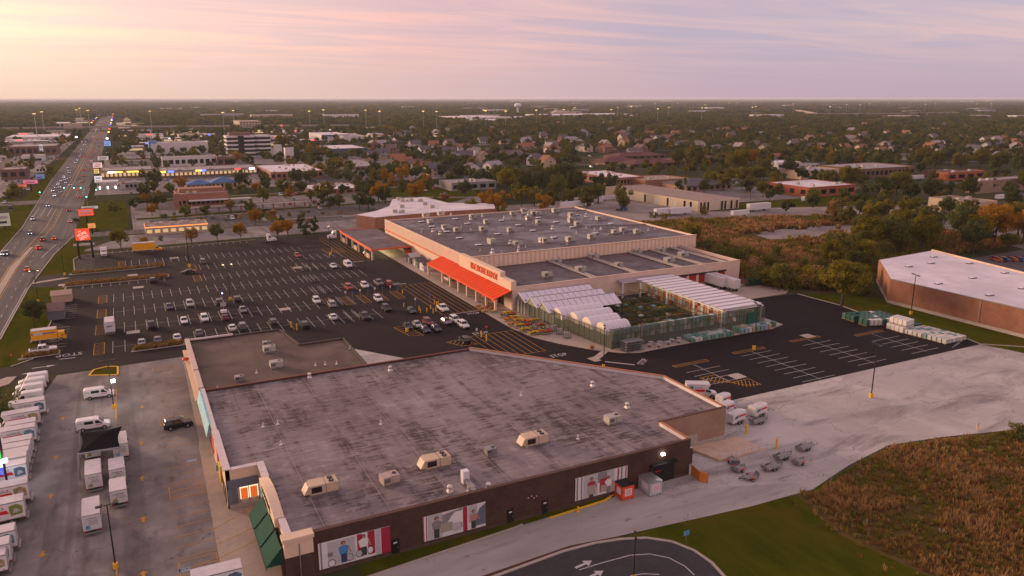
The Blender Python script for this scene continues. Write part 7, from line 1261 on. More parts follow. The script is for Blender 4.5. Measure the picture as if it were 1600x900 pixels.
for k, (xl, xr, yb) in enumerate(((945, 1000, 258), (990, 1060, 262), (1050, 1100, 258), (965, 1040, 250), (1095, 1130, 254))): hip('care_home_wing', ['dark red hip roofed wing at the street bend', 'wide dark red hip roofed wing of the care home', 'dark red hip roofed wing beside the big trees', 'rear dark red hip roofed wing', 'small lit dark red wing at the end'][k], 'building', xl, xr, yb, yb - 5, 26, BB, M('maroon_roof', (.115, .045, .038), .9, .15, .4), 3.2, 7)
hip('church_hall', 'grey hip roofed brick hall beside the beige warehouse', 'hall', 1072, 1143, 300, 291, 26, M('pink_brick', (.36, .22, .18), .9, .1, .4), M('slate_roof', (.10, .09, .10), .9, .12, .4), 3.4, 8)
# east brick building with white roof
eb = thing('brick_warehouse', 'long brick warehouse with white roof beside the east lawn', 'warehouse', (204, 110, 0)); hh = 7.4; OBST.append((195, 330, 60, 180))
MB().prism([(204.5, 150), (206.5, 60), (231, 60), (257, 173.5), (226, 171)], 0, hh).build('wall', A['red_brick'], eb); MB().prism([(204.9, 149.9), (206.9, 60.4), (230.7, 60.4), (256.5, 173.1), (226.2, 170.7)], hh + .002, hh + .07).build('roof', RFW, eb)
MB().beam((204.4, 149.9, .45), (206.4, 60, .45), .35, .9).build('plinth', KERB, eb); MB().beam((226, 171, .45), (204.6, 150.1, .45), .35, .9).build('plinth', KERB, eb); MB().beam((204.5, 150, hh + .1), (206.5, 60, hh + .1), .4, .22).build('coping', M('grey_coping', (.2, .19, .18), .6, .1, 1), eb); MB().beam((257, 173.3, hh + .25), (231, 60, hh + .25), .5, .55).build('parapet', CREAM, eb)
for y in (122,): MB().box(205.0, 205.4, y, y + .3, 0, hh).build('wall_joint', A['tan_brick'], eb)
for i, (X, Y) in enumerate(((880, 268), (1020, 247), (1035, 208), (1260, 248), (1480, 308), (1280, 340), (1065, 376), (1385, 448), (1590, 405))):
    x, y = G(1200 + X / 4, 350 + Y / 4, hh); hatch.place((x, y, hh + .07), 0, 'small cream skylight on the east white roof', 'skylights on the east roof', None, .9)
for i in range(9): # tractors shown beside it
    x, y = G(1553 + i * 6, 406 + (i % 2) * 2); c = ['red', 'orange', 'tan', 'blue', 'red', 'orange', 'red', 'blue', 'red'][i]; SUV.place((x, y, .02), 1.2, f'{c} machine parked in the dark yard past the white roof', 'machines in the yard', {PAINT: CP_[c]}, .8)
# gable houses
def gable(name, W_h, D, h, r, gar):
    p = Proto(name, 'house'); p.part('wall', MB().box(-W_h / 2, W_h / 2, -D / 2, D / 2, 0, h), WB); e = .5
    for s in (-1, 1): p.part('roof', MB().hexa([(-W_h / 2 - e, s * (D / 2 + e), h - .15), (W_h / 2 + e, s * (D / 2 + e), h - .15), (W_h / 2 + e, 0, h + r), (-W_h / 2 - e, 0, h + r)], [(-W_h / 2 - e, s * (D / 2 + e), h), (W_h / 2 + e, s * (D / 2 + e), h), (W_h / 2 + e, 0, h + r + .2), (-W_h / 2 - e, 0, h + r + .2)]), RFB)
    for s in (-1, 1): p.part('gable', MB().face([(s * W_h / 2, -D / 2, h), (s * W_h / 2, D / 2, h), (s * W_h / 2, 0, h + r)]), WB)
    fl_ = 2 if h > 4 else 1
    for f in range(fl_):
        for i in range(3): x = -W_h / 2 + W_h * (i + .5) / 3; p.part('window', MB().box(x - .55, x + .55, -D / 2 - .06, -D / 2 + .02, 1.0 + f * 2.7, 2.3 + f * 2.7), GLASS)
        p.part('window', MB().box(-W_h / 2 - .06, -W_h / 2 + .02, -1, .2, 1.0 + f * 2.7, 2.3 + f * 2.7), GLASS)
    p.part('door', MB().box(-W_h / 2 + W_h * .3, -W_h / 2 + W_h * .3 + 1, -D / 2 - .07, -D / 2 + .02, .05, 2.1) if fl_ == 1 else MB().box(-.5, .5, D / 2 - .02, D / 2 + .07, .05, 2.1), BLACK)
    if gar: p.part('garage', MB().box(W_h / 2 + .002, W_h / 2 + 5.5, -D / 2 - 1, D / 2 - 2, 0, 2.8), WB); p.part('garage_roof', MB().hexa([(W_h / 2 + .1, -D / 2 - 1.4, 2.8), (W_h / 2 + 5.9, -D / 2 - 1.4, 2.8), (W_h / 2 + 5.9, D / 2 - 1.6, 2.8), (W_h / 2 + .1, D / 2 - 1.6, 2.8)], [(W_h / 2 + .1, -1.6, 4.4), (W_h / 2 + 4, -1.6, 4.4), (W_h / 2 + 4, -1.4, 4.4), (W_h / 2 + .1, -1.4, 4.4)]), RFB)
    p.part('chimney', MB().box(W_h * .2, W_h * .2 + .8, .4, 1.2, h + r * .4, h + r + 1.0), BB); return p
HP = [gable('gable_house', 12, 9, 5.4, 2.8, True), gable('gable_house', 14, 8.5, 3.0, 2.4, False), gable('gable_house', 10, 10, 5.6, 3.6, True)]
HW = [('white', WB), ('cream', M('house_cream', (.50, .42, .32), .85, .08, .3)), ('tan', TB), ('brick', M('house_brick', (.26, .14, .10), .9, .1, .4)), ('grey', M('house_grey', (.34, .33, .33), .85, .08, .3))]
HR = [('brown', RFB), ('slate', A['slate_roof']), ('rust', M('roof_rust', (.25, .105, .06), .9, .12, .4)), ('grey', RFG)]
def house(x, y, k, w_, r_, rz, where, grp): OBST.append((x - 7, x + 7, y - 7, y + 6)); HP[k].place((x, y, 0), rz, f'{HW[w_][0]} {["two storey", "single storey", "steep gabled"][k]} house with {HR[r_][0]} roof {where}', grp, {WB: HW[w_][1], RFB: HR[r_][1]}, 1.15)
H1 = [(582, 250, 0, 2, 1), (600, 246, 0, 4, 1), (612, 240, 2, 3, 0), (663, 243, 2, 0, 1), (702, 243, 0, 4, 1), (730, 252, 2, 1, 1), (755, 253, 2, 2, 0), (790, 252, 2, 3, 0), (622, 256, 0, 2, 2), (632, 262, 0, 3, 2), (648, 266, 0, 0, 0), (660, 270, 0, 4, 2), (676, 275, 2, 1, 1), (735, 272, 0, 0, 1), (770, 269, 0, 0, 3), (745, 243, 0, 0, 1), (818, 255, 0, 3, 0), (836, 258, 2, 0, 1), (855, 261, 2, 2, 2), (805, 249, 0, 1, 0)]
for u, v, k, w_, r_ in H1: house(*G(u, v), k, w_, r_, R.choice([0, PI / 2, .3, -.4]), 'on the estate street behind the store', 'houses on the near estate')
H2 = [(860, 235), (905, 225), (912, 212), (968, 215), (985, 222), (975, 229), (1015, 228), (1100, 238), (1092, 233), (1118, 239), (1148, 230), (1155, 237), (1030, 222), (930, 216), (880, 222), (848, 215), (830, 224), (945, 232), (1180, 232), (1060, 228)]
for i, (u, v) in enumerate(H2): house(*G(u, v), i % 3, R.randrange(5), R.randrange(4), R.choice([0, PI / 2, .25]), 'among trees beyond the care home', 'houses beyond the care home')
H3 = [(1213, 249, 1), (1230, 247, 1), (1262, 250, 1), (1317, 237, 0), (1345, 239, 0), (1375, 243, 0), (1305, 223, 1), (1330, 223, 2), (1265, 232, 1), (1282, 231, 1), (1240, 226, 1), (1520, 239, 0), (1497, 244, 1), (1540, 236, 2), (1560, 241, 1), (1567, 247, 1), (1420, 250, 1), (1415, 214, 2), (1350, 216, 2), (1552, 230, 1), (1590, 237, 1), (1455, 232, 1), (1390, 228, 1), (1435, 240, 1), (1598, 216, 0), (1478, 226, 1)]
for u, v, k in H3: house(*G(u, v), k, R.choice([0, 0, 1, 2, 4]), R.randrange(4), R.choice([0, PI / 2, .25]), 'in the eastern streets among big trees', 'houses in the eastern streets')
k = 0; tries = 0
while k < 110 and tries < 4000:
    tries += 1; u = R.uniform(560, 1600); v = R.uniform(196, 240); x, y = G(u, v)
    if R.random() < .25: u = R.uniform(820, 1080)
    if clear(x, y, 3): house(x, y, R.randrange(3), R.randrange(5), R.randrange(4), R.choice([0, PI / 2, .25, -.3]), 'in the wooded suburb toward the horizon', 'houses in the wooded suburb'); k += 1
# cars in the business lots
ZC = [(0, 80, 262, 330, 60), (0, 105, 232, 262, 50), (150, 250, 283, 292, 10), (5, 62, 284, 303, 16), (175, 345, 243, 258, 40), (0, 100, 247, 262, 26), (190, 330, 262.5, 266, 14), (330, 405, 331, 344, 12), (240, 420, 281, 289, 26), (10, 112, 224.5, 229, 26), (425, 505, 283, 292, 12), (640, 720, 282, 306, 14), (890, 1010, 244, 263, 16), (975, 1040, 291, 298, 6), (15, 75, 306, 328, 16), (410, 520, 292, 334, 14), (1130, 1180, 286, 296, 6), (1340, 1400, 288, 300, 8)]
for u0, u1, v0, v1, nn in ZC:
    for i in range(nn):
        x, y = G(R.uniform(u0, u1), R.uniform(v0, v1)); x = round(x / 2.9) * 2.9; y = round(y / 9) * 9
        if clear(x, y, -1): c = R.choice(list(COLS) + ['white', 'silver', 'dark', 'white']); (SED if R.random() < .5 else SUV).place((x, y, .012), R.choice([PI / 2, -PI / 2]), f'{c} car parked {"west of the wide road" if x < -50 else ("among the shops by the road" if x < 150 else "by the halls behind the store")}', 'cars in the business lots', {PAINT: CP_[c]}); OBST.append((x - 1.3, x + 1.3, y - 2.5, y + 2.5))
# highway bridge over the road, ramp viaduct and high mast lamps
CONC = M('bridge_concrete', (.30, .25, .225), .9, .12, .1)
def viaduct(label, pts, wd, z, pier=40):
    t = thing('viaduct', label, 'bridge', (*pts[0], 0))
    for a, b in zip(pts, pts[1:]):
        MB().beam((*a, z), (*b, z), wd, 1.4).build('deck', CONC, t); d = (Vector(b) - Vector(a)); n_ = int(d.length / pier); q = Vector((-d.y, d.x)).normalized() * (wd / 2 - .3)
        for s in (-1, 1): MB().beam((a[0] + s * q.x, a[1] + s * q.y, z + 1.15), (b[0] + s * q.x, b[1] + s * q.y, z + 1.15), .4, .9).build('barrier', CONC, t)
        for i in range(n_): c = Vector(a) + d * (i + .5) / n_; MB().box(c.x - .9, c.x + .9, c.y - wd * .35, c.y + wd * .35, 0, z - .7).build('pier', CONC, t)
viaduct('low highway bridge crossing over the wide road', [(-700, 1650), (-60, 1690), (-10, 1680), (420, 1560)], 26, 7.0); viaduct('curving ramp viaduct above the distant woods', [G(1245, 172, 14), G(1275, 177.5, 14), G(1330, 177.5, 14), G(1420, 177, 14), G(1495, 175.5, 14)], 16, 14)
MASTP = Proto('high_mast_lamp', 'mast lamp'); MASTP.part('mast', MB().tube((0, 0, 0), (0, 0, 38), .42, .22, 8), M('mast_steel', (.40, .37, .36), .5, .08, 1)); MASTP.part('lamp_ring', MB().tube((0, 0, 37.4), (0, 0, 38), 1.5, 1.3, 12), A['mast_steel'])
_k = None
for i in range(6): a = i * PI / 3; MASTP.part('lamp', MB().box(1.7 * math.cos(a) - .45, 1.7 * math.cos(a) + .45, 1.7 * math.sin(a) - .45, 1.7 * math.sin(a) + .45, 36.9, 37.5), M('sodium_lamp', (1, .75, .3), .4, 0, emit=1.6, ecol=(1, .66, .2)))
for u, v in ((53, 177), (65, 174), (119, 171), (124, 168.5), (137, 172), (234, 173), (348, 175), (364, 172), (483, 173), (505, 171), (571, 171.5), (593, 173), (661, 173), (682, 173.5), (759, 172.5), (790, 173), (838, 171.5), (881, 170.5), (898, 168), (955, 170.5), (965, 167), (987, 166), (997, 156.5), (1028, 169.5), (1045, 167.5), (1024, 161.5), (1059, 161), (1097, 168), (1102, 163), (1123, 160.5), (1139, 160.5), (1152, 160), (1176, 167), (1178, 159), (1181, 166), (1188, 157.5), (1214, 155.5), (1240, 162), (1245, 154.5), (1258, 155.5), (1286, 156.5), (1297, 166), (1323, 163), (1328, 155), (1344, 163.5), (1359, 161.5), (1388, 160.5), (1406, 158.5), (1422, 160), (1446, 162.5), (1462, 160.5), (1480, 158), (1527, 162), (1549, 162)):
    MASTP.place((*G(u, v, 38), 0), 0, 'slender high mast lamp over the highway interchange', 'high mast lamps')
# water tower
x, y = G(809, 181); s_ = 1.0; wt = thing('water_tower', 'white ball shaped water tower on a slim stem', 'water tower', (x, y, 0)); zt = 43
MB().loft([[(x + r * math.cos(2 * PI * i / 20), y + r * math.sin(2 * PI * i / 20), z) for i in range(20)] for r, z in ((7, 0), (4, 6), (3.2, 12), (3.2, 24), (5, 27))]).build('stem', WHITE, wt, True)
MB().loft([[(x + r * math.cos(2 * PI * i / 24), y + r * math.sin(2 * PI * i / 24), z) for i in range(24)] for r, z in ((5, 27), (10, 30), (12.5, 33.5), (12.5, 37), (10.5, 40.5), (6, 42.6), (.3, 43.2))]).build('tank', WHITE, wt, True)
for u, v, lb in ((85, 156.5, 'tiny white water tower on the horizon woods'), (1579, 152.5, 'distant white water tower near pale domes')):
    x, y = G(u, v, 36); t = thing('water_tower', lb, 'water tower', (x, y, 0)); MB().tube((x, y, 0), (x, y, 28), 3.5, 3.5, 10).build('stem', WHITE, t); MB().dome((x, y, 28), 13, 12, 14).build('tank', WHITE, t, True); MB().tube((x, y, 23), (x, y, 28), 5, 13, 14).build('tank_base', WHITE, t)
# roadside signs, traffic lights
def pylon(label, u, vb, vt, vm, wpx, col, cat='sign', e=.8, name='pylon_sign'):
    x, y = G(u, vb); z1 = height(u, vb, vt); z0 = height(u, vb, vm); wd = wpx * math.hypot(x, y) / F / 2; t = thing(name, label, cat, (x, y, 0)); MB().box(x - .3, x + .3, y - .2, y + .2, 0, z0).build('post', BLACK, t)
    MB().box(x - wd, x + wd, y - .3, y + .3, z0, z1).build('panel', M('pylon_%d_%d' % (u, vt), col, .5, .05, .5, emit=e), t); MB().box(x - wd - .15, x + wd + .15, y - .25, y + .25, z1, z1 + .25).build('cap', BLACK, t); hh_ = z1 - z0; MB().box(x - wd * .7, x + wd * .7, y - .34, y - .301, z0 + hh_ * .55, z0 + hh_ * .8).build('print_band', PLG if e < .3 else WHITE, t); MB().box(x - wd * .8, x + wd * .5, y - .34, y - .301, z0 + hh_ * .2, z0 + hh_ * .38).build('print_band', PDK if e < .3 else PLG, t)
for a in (('lit red pylon sign with green tip beside the small lawn', 137, 352, 326, 337, 18, (.75, .08, .04)), ('white lit pylon sign over the station drive', 155, 278, 254, 262, 11, (.75, .5, .45)), ('yellow lit panel sign below the white pylon', 153, 284, 264, 271, 6, (.8, .6, .15)), ('white tenant pylon sign close to the road', 155, 292, 275, 285, 9, (.7, .72, .8)), ('pale blank pylon sign at the shop row', 163, 262, 244, 250, 13, (.55, .5, .48)), ('blue motel sign panel by the distant road', 171, 250, 220, 228, 8, (.15, .35, .8)), ('pink lit sign board west of the crossing', 50, 300, 281, 287, 16, (.8, .2, .3)), ('orange lit sign board west of the crossing', 35, 305, 288, 292, 13, (.8, .15, .05)), ('tenant list pylon at the road edge west', 8, 358, 333, 353, 14, (.35, .33, .25)), ('blue sign board on the west verge', 64, 285, 272, 279, 10, (.12, .2, .45)), ('orange lit menu sign on the lawn', 145, 366, 349, 356, 9, (.9, .35, .05)), ('white bus board low on the lawn', 142, 337, 322, 326, 20, (.5, .48, .45)), ('dark billboard beside the office far off', 66, 243, 225, 241, 4, (.5, .5, .5)), ('tall red tipped sign pole near the ramp', 441, 210, 194, 198, 3, (.6, .1, .08)), ('white billboard by the far stores', 733, 192, 182, 186, 9, (.5, .48, .45)), ('lit violet billboard by the long warehouse', 986, 186, 180, 183.5, 5, (.8, .5, .8))):
    pylon(*a, e=.25 if 'blank' in a[0] or 'board' in a[0] or 'tenant list' in a[0] or 'dark' in a[0] else .38)
TLG = M('signal_green', (.1, 1, .7), .4, 0, emit=6, ecol=(.1, 1, .65))
for u, v, lb in ((100, 293, 'first'), (115.5, 293, 'second'), (126, 293, 'third'), (62, 300, 'kerb side'), (135, 307, 'corner'), (150, 296, 'far corner')):
    x, y = G(u, v, 6.0); t = thing('traffic_light', f'{lb} green traffic light head at the wide crossing', 'traffic light', (x, y, 0)); MB().box(x - .25, x + .25, y - .2, y + .2, 5.3, 6.7).build('housing', BLACK, t); MB().dome((x, y - .22, 5.7), .35, .3, 8, 2).build('lens', TLG, t); MB().tube((x, y, 6.7), (x, y, 7.2), .06).build('hanger', BLACK, t); MB().tube((x + .0, y + .5, 0), (x, y + .5, 7.3), .1).build('pole', STEEL, t)
# utility poles
UP = Proto('utility_pole', 'pole'); UP.part('post', MB().tube((0, 0, 0), (0, 0, 11), .16, .11, 8), BARK); UP.part('crossarm', MB().box(-1.2, 1.2, -.08, .08, 9.8, 10.0), BARK); UP.part('insulator', MB().tube((.9, 0, 10), (.9, 0, 10.3), .06), WHITE); UP.part('insulator', MB().tube((-.9, 0, 10), (-.9, 0, 10.3), .06), WHITE)
for u, v in ((1014, 262), (1050, 258), (1125, 258), (1150, 285), (1294, 335), (1373, 320), (1573, 250), (430, 290), (486, 285), (1172, 318), (1118, 290)): UP.place((*G(u, v), 0), .2, 'wooden utility pole standing above the tree tops', 'utility poles')
# small lit shopfronts and signs where the road runs off beyond the bridge
for i in range(34):
    sd = -1 if i % 2 else 1; y = 1050 + i * 62 + R.uniform(-15, 15); x = (-60 - R.uniform(8, 60)) if sd < 0 else (-15 + R.uniform(4, 60)); L = R.uniform(14, 34); hh = R.uniform(4, 7)
    if 1560 < y < 1760 or not clear(x, y, 2): continue
    t = thing('roadside_shop', f'{["white", "tan", "brown", "grey"][i % 4]} low roadside shop {"west" if sd < 0 else "east"} of the road near the bridge', 'shop', (x, y, 0), 0, 'roadside shops toward the horizon'); x0_, x1_ = (x - L, x) if sd < 0 else (x, x + L); OBST.append((x0_ - 4, x1_ + 4, y - 6, y + 22))
    MB().box(x0_, x1_, y, y + 16, 0, hh).build('wall', [WB, TB, BB, GB][i % 4], t); MB().box(x0_ + .4, x1_ - .4, y + .4, y + 15.6, hh + .002, hh + .1).build('roof', [RFW, RFG][i % 2], t); ub('window', WARMW, t, x0_ + 2, x1_ - 2, y - .1, y + .02, .6, 2.8)
    if i % 3 != 1: xs = -57 if sd < 0 else -18; q = thing('pylon_sign', f'small lit {["red", "white", "blue", "yellow"][i // 2 % 4]} sign {"west" if sd < 0 else "east"} of the road near the bridge', 'sign', (xs, y - 8, 0), 0, 'lit signs toward the horizon'); MB().box(xs - .3, xs + .3, y - 8.2, y - 7.8, 0, 7).build('post', BLACK, q); MB().box(xs - 1.4, xs + 1.4, y - 8.3, y - 7.7, 7, 9).build('panel', [RSIGN, WSIGN, BSIGN, YSIGN][i // 2 % 4], q)
for i in range(26):
    y = 980 + i * 55 + R.uniform(-20, 20); aw_ = i % 2; x = R.choice([-32, -28]) if aw_ else R.choice([-46, -42]); c = R.choice(list(COLS)); (SED if i % 3 else SUV).place((x, y, .05), PI / 2 if aw_ else -PI / 2, f'{c} car {"driving away" if aw_ else "coming forward"} far along the road', 'distant traffic', {PAINT: CP_[c], REDL: TLIT, HEADL: HLIT})
for i in range(60):                                                  # pale roofs scattered in the far woods
    u = R.uniform(200, 1600); v = 158 + R.random() ** 1.5 * 30; x, y = G(u, v); L = R.uniform(30, 90) * (1 + math.hypot(x, y) / 6000)
    if not clear(x, y, 5): continue
    t = thing('distant_hall', f'{["white", "tan", "grey"][i % 3]} flat hall showing above the far forest', 'hall', (x, y, 0), 0, 'halls in the far forest'); OBST.append((x - 10, x + L + 10, y - 60, y + 40)); hh = R.uniform(9, 15); MB().box(x, x + L, y, y + 30, 0, hh).build('wall', [WB, TB, GB][i % 3], t); MB().box(x + .5, x + L - .5, y + .5, y + 29.5, hh + .01, hh + .4).build('roof', RFW, t)
# far lights, domes and plume near the horizon
for u, v, r_, lb in ((1548, 157, 60, 'pale tan stockpile mound on the horizon'), (1385, 155.5, 80, 'low pale mound far beyond the viaduct'), (1430, 156, 55, 'low tan mound beside the far plume'), (1570, 156.5, 30, 'small pale mound near the distant water tower')):
    x, y = G(u, v); t = thing('stockpile', lb, 'mound', (x, y, 0)); MB().dome((x, y, 0), r_ * 1.3, r_ * .55, 14).build('heap', TB, t, True); MB().tube((x, y, 0), (x, y, 1), r_ * 1.4, n=14).build('toe', TB, t)
# ================================================================== trees and plants
def crown_mb(seed, n, size, lobes=14, rx=3.4, rz=3.6, cz=6.4):
    r = random.Random(seed); mb = MB(); cs = []
    for i in range(lobes):
        while True:
            p = Vector((r.uniform(-1, 1), r.uniform(-1, 1), r.uniform(-1, 1)))
            if .35 < p.length < 1: break
        k = .95 if p.z < 0 else 1.0; cs.append((Vector((p.x * rx * k, p.y * rx * k, cz + p.z * rz * .82)), r.uniform(.26, .44) * rx))
    for i in range(n):
        c, rr = cs[r.randrange(lobes)]
        d = Vector((r.gauss(0, 1), r.gauss(0, 1), r.gauss(0, 1))).normalized(); q = c + d * rr * r.uniform(.55, 1.08) ** .6
        nrm = (d * 1.2 + Vector((r.gauss(0, .6), r.gauss(0, .6), r.gauss(.35, .6)))).normalized(); a = nrm.orthogonal().normalized(); b = nrm.cross(a); t = r.uniform(0, PI); a, b = a * math.cos(t) + b * math.sin(t), b * math.cos(t) - a * math.sin(t)
        s = size * r.uniform(.6, 1.25); mb.face([q - a * s - b * s * .6, q + a * s * .3 - b * s * .75, q + a * s, q + a * s * .2 + b * s * .7])
    return mb
def trunk_mb(seed, h=5.2, r0=.28):
    r = random.Random(seed); mb = MB(); mb.tube((0, 0, -.1), (.1, .05, h * .45), r0, r0 * .75); mb.tube((.1, .05, h * .45), (.05, .15, h), r0 * .75, r0 * .4)
    for i in range(5):
        a = r.uniform(0, 2 * PI); z = h * r.uniform(.42, .8); mb.tube((.08, .08, z), (math.cos(a) * r.uniform(1.2, 2.2), math.sin(a) * r.uniform(1.2, 2.2), z + r.uniform(1.2, 2.4)), r0 * .4, r0 * .14, 6)
    return mb
def tree_proto(name, seed, n, size, **k):
    p = Proto(name, 'tree'); p.part('trunk', trunk_mb(seed), BARK); p.part('crown', crown_mb(seed, n, size, **k), LEAF['g']); return p
TH = [tree_proto('broadleaf_tree', 3 + i, 4200, .26, lobes=26) for i in range(3)]; TL = [tree_proto('broadleaf_tree', 20 + i, 1300, .44, lobes=15, rz=4.1, cz=5.5) for i in range(5)]
EV = tree_proto('evergreen_tree', 41, 1100, .36, lobes=16, rx=2.3, rz=4.4, cz=5.2)
BU = [tree_proto('bush', 50 + i, 620, .30, lobes=11, rx=3.0, rz=2.0, cz=2.2) for i in range(3)]
for b in BU: b.cat = 'bush'; b.parts[0] = ('stem', MB().tube((0, 0, -.1), (.1, 0, 1.8), .15, .06).mesh('stem', BARK), (0, 0, 0), None)
LN = {'g': 'green', 'd': 'dark green', 'y': 'olive yellow', 'o': 'amber', 't': 'thin tan', 'r': 'russet', 's': 'straw'}
NT_ = [0]; LG = {}
def tree(u, v, h, c, where, grp, hi=False, wide=1.0, pr=None, xy=None):
    x, y = xy or G(u, v); pr = pr or (R.choice(TH) if hi else R.choice(TL)); s = h / 10.0; NT_[0] += 1; OBST.append((x - 3 * s, x + 3 * s, y - 3 * s, y + 3 * s))
    lm = min(((math.hypot(a - x, b - y), n) for a, b, n in LM), default=(999, '')); sz = 'small ' if h < 8 else ('' if h < 11 else ('tall ' if h < 15.5 else 'very tall '))
    if lm[0] < 75 and 'clipped' not in where and 'spreading' not in where: where = 'close to the ' + lm[1]
    sz = '' if pr in BU else sz; lab = f'{sz}{LN[c]} {"bush" if pr in BU else "tree"} {where}'; grp = LG.setdefault(lab, grp)
    o = pr.place((x, y, 0), R.uniform(0, 6.28), lab, grp, {LEAF['g']: LEAF[c]}, (s * wide, s * wide, s)); return o
g1 = 'trees around the store lot'
LM += [(97, 300, 'timber canopy'), (150, 316, 'rear store wall'), (190, 230, 'store roof corner'), (185, 140, 'green pallets'), (-22, 250, 'display sheds'), (260, 260, 'gravel patch'), (215, 160, 'brick warehouse jog')]
for u, v, h, c, w_, lb in ((54, 512, 8, 'd', .85, 'clipped round beside the yellow moving truck'), (62, 503, 7.5, 'd', .8, 'half behind the clipped one on the lawn'), (1315, 478, 14, 'y', 1.25, 'large and spreading by the green pallets'), (1080, 392, 12, 'y', 1.0, 'at the far corner of the store roof')): tree(u, v, h, c, lb, g1, True, w_)
for u, v, h, c in ((190, 392, 9.5, 'y'), (300, 384, 8, 't'), (340, 378, 8, 'g'), (377, 376, 8, 'o'), (434, 373, 9, 'o'), (450, 368, 8, 'o'), (225, 388, 5, 't')): tree(u, v, h, c, 'in the strip between the lot and the restaurant', g1, True)
for u, v, h in ((480, 372, 8), (492, 366, 9), (470, 362, 8), (440, 357, 7)): tree(u, v, h, 'd', 'in the evergreen clump behind the pick-up bays', g1, True, 1, EV)
g2 = 'trees between the shops'
for u, v, h, c in ((230, 324, 9, 'o'), (247, 327, 11, 'd'), (238, 337, 8, 'o'), (282, 299, 11, 'o'), (281, 312, 8, 'o'), (242, 292, 14, 'd'), (240, 302, 10, 'g'), (265, 306, 9, 'g'), (225, 265, 9, 'g'), (247, 268, 11, 'd'), (290, 340, 8, 'g'), (322, 340, 8, 'g'), (362, 332, 8, 't'), (390, 334, 9, 'g'), (183, 242, 12, 'd'), (197, 241, 11, 'd'), (235, 242, 10, 'd'), (253, 242, 9, 'd'), (270, 241, 9, 'd'), (287, 240, 9, 'd'), (303, 239, 9, 'd'), (317, 241, 11, 'd'), (345, 248, 14, 'g'), (372, 255, 14, 'o'), (385, 258, 13, 'y'), (362, 246, 10, 'y'), (20, 270, 11, 'y'), (47, 270, 11, 'y'), (75, 276, 11, 'y'), (122, 222, 20, 'd'), (120, 350, 4, 'd'),
                (505, 244, 14, 'y'), (500, 272, 12, 'y'), (530, 268, 13, 'y'), (517, 264, 12, 'y'), (442, 232, 22, 'y'), (463, 292, 14, 'd'), (484, 288, 12, 'd'), (520, 281, 10, 'd'), (545, 287, 10, 'd'), (560, 285, 11, 'd'), (505, 322, 11, 'd'), (515, 327, 9, 'd'), (562, 328, 11, 'd'), (576, 328, 10, 'd'), (602, 318, 12, 'd'), (405, 347, 8, 'g'), (425, 347, 8, 't'), (388, 292, 8, 'g'), (378, 302, 8, 'g'), (400, 300, 8, 'o'), (358, 300, 7, 'g'), (400, 352, 9, 'o')): tree(u, v, h, c, 'between the shops and offices east of the road' if u > 140 else 'on the west side of the wide road', g2)
g3 = 'trees behind the store'
for u, v, h, c in ((592, 316, 15, 'o'), (652, 312, 14, 'o'), (630, 284, 15, 'o'), (603, 288, 13, 'o'), (668, 298, 13, 'o'), (586, 274, 14, 'd'), (612, 278, 12, 'd'), (650, 282, 14, 'd'), (737, 334, 10, 'y'), (760, 324, 12, 'o'), (785, 330, 13, 'o'), (772, 334, 11, 'o'), (727, 308, 13, 'd'), (792, 304, 17, 'y'), (780, 292, 16, 'g'), (695, 318, 7, 'r'), (806, 312, 12, 'g'), (820, 310, 17, 'd'), (850, 304, 18, 'd'), (870, 314, 16, 'g'), (882, 294, 20, 'd'), (900, 304, 17, 'd'), (912, 322, 14, 'g'), (935, 318, 13, 'g'), (848, 333, 13, 'o'), (815, 322, 14, 'y'), (862, 290, 17, 'g'), (835, 322, 13, 'y'), (888, 322, 12, 'g'), (640, 330, 7, 'd'), (622, 335, 6, 'd'), (690, 276, 12, 'd'), (716, 280, 13, 'd'), (745, 290, 12, 'd'), (760, 285, 13, 'd'), (836, 285, 15, 'g'), (805, 285, 14, 'g'), (782, 345, 9, 'y')): tree(u, v, h, c, 'in the belt behind the long store', g3, h >= 16)
g4 = 'trees around the school and the lawns'
for u, v, h, c in ((988, 268, 7, 'd'), (1022, 270, 7, 'd'), (1085, 266, 22, 'g'), (1060, 262, 18, 'g'), (1110, 294, 14, 'y'), (1130, 298, 13, 'y'), (1160, 292, 16, 'y'), (1150, 274, 24, 'y'), (1182, 292, 15, 'g'), (1172, 264, 18, 'o'), (1192, 282, 18, 'g'), (1100, 302, 12, 'g'), (1192, 308, 11, 'g'), (1328, 298, 19, 'y'), (1398, 318, 20, 'g'), (1372, 318, 16, 'd'), (1455, 316, 16, 'd'), (1512, 314, 15, 'd'), (1292, 284, 11, 'd'), (1252, 284, 14, 'd'), (1270, 288, 9, 'd'), (1210, 296, 14, 'y'), (1232, 278, 16, 'd'), (1302, 343, 12, 't'), (1322, 350, 11, 'g'), (1360, 352, 13, 'y'), (1382, 346, 12, 'y'), (1352, 308, 9, 'd'), (1422, 316, 14, 'd'), (1250, 260, 13, 'g'), (1360, 266, 12, 'd'), (1388, 262, 14, 'd'), (1460, 268, 20, 'g'), (1440, 258, 18, 'y'), (1500, 268, 18, 'y'), (1560, 270, 18, 'g'), (1588, 275, 18, 'd'), (1530, 262, 17, 'y'), (1480, 258, 17, 'd'), (1580, 325, 14, 'd'), (1550, 300, 10, 'd'), (1600, 300, 16, 'g'), (1345, 292, 12, 'g'), (1310, 292, 10, 'd'), (1172, 300, 12, 'y'), (1140, 286, 13, 'y')): tree(u, v, h, c, 'around the halls and lawns past the scrub field', g4, h >= 15)
g5 = 'trees behind the white roofed brick warehouse'
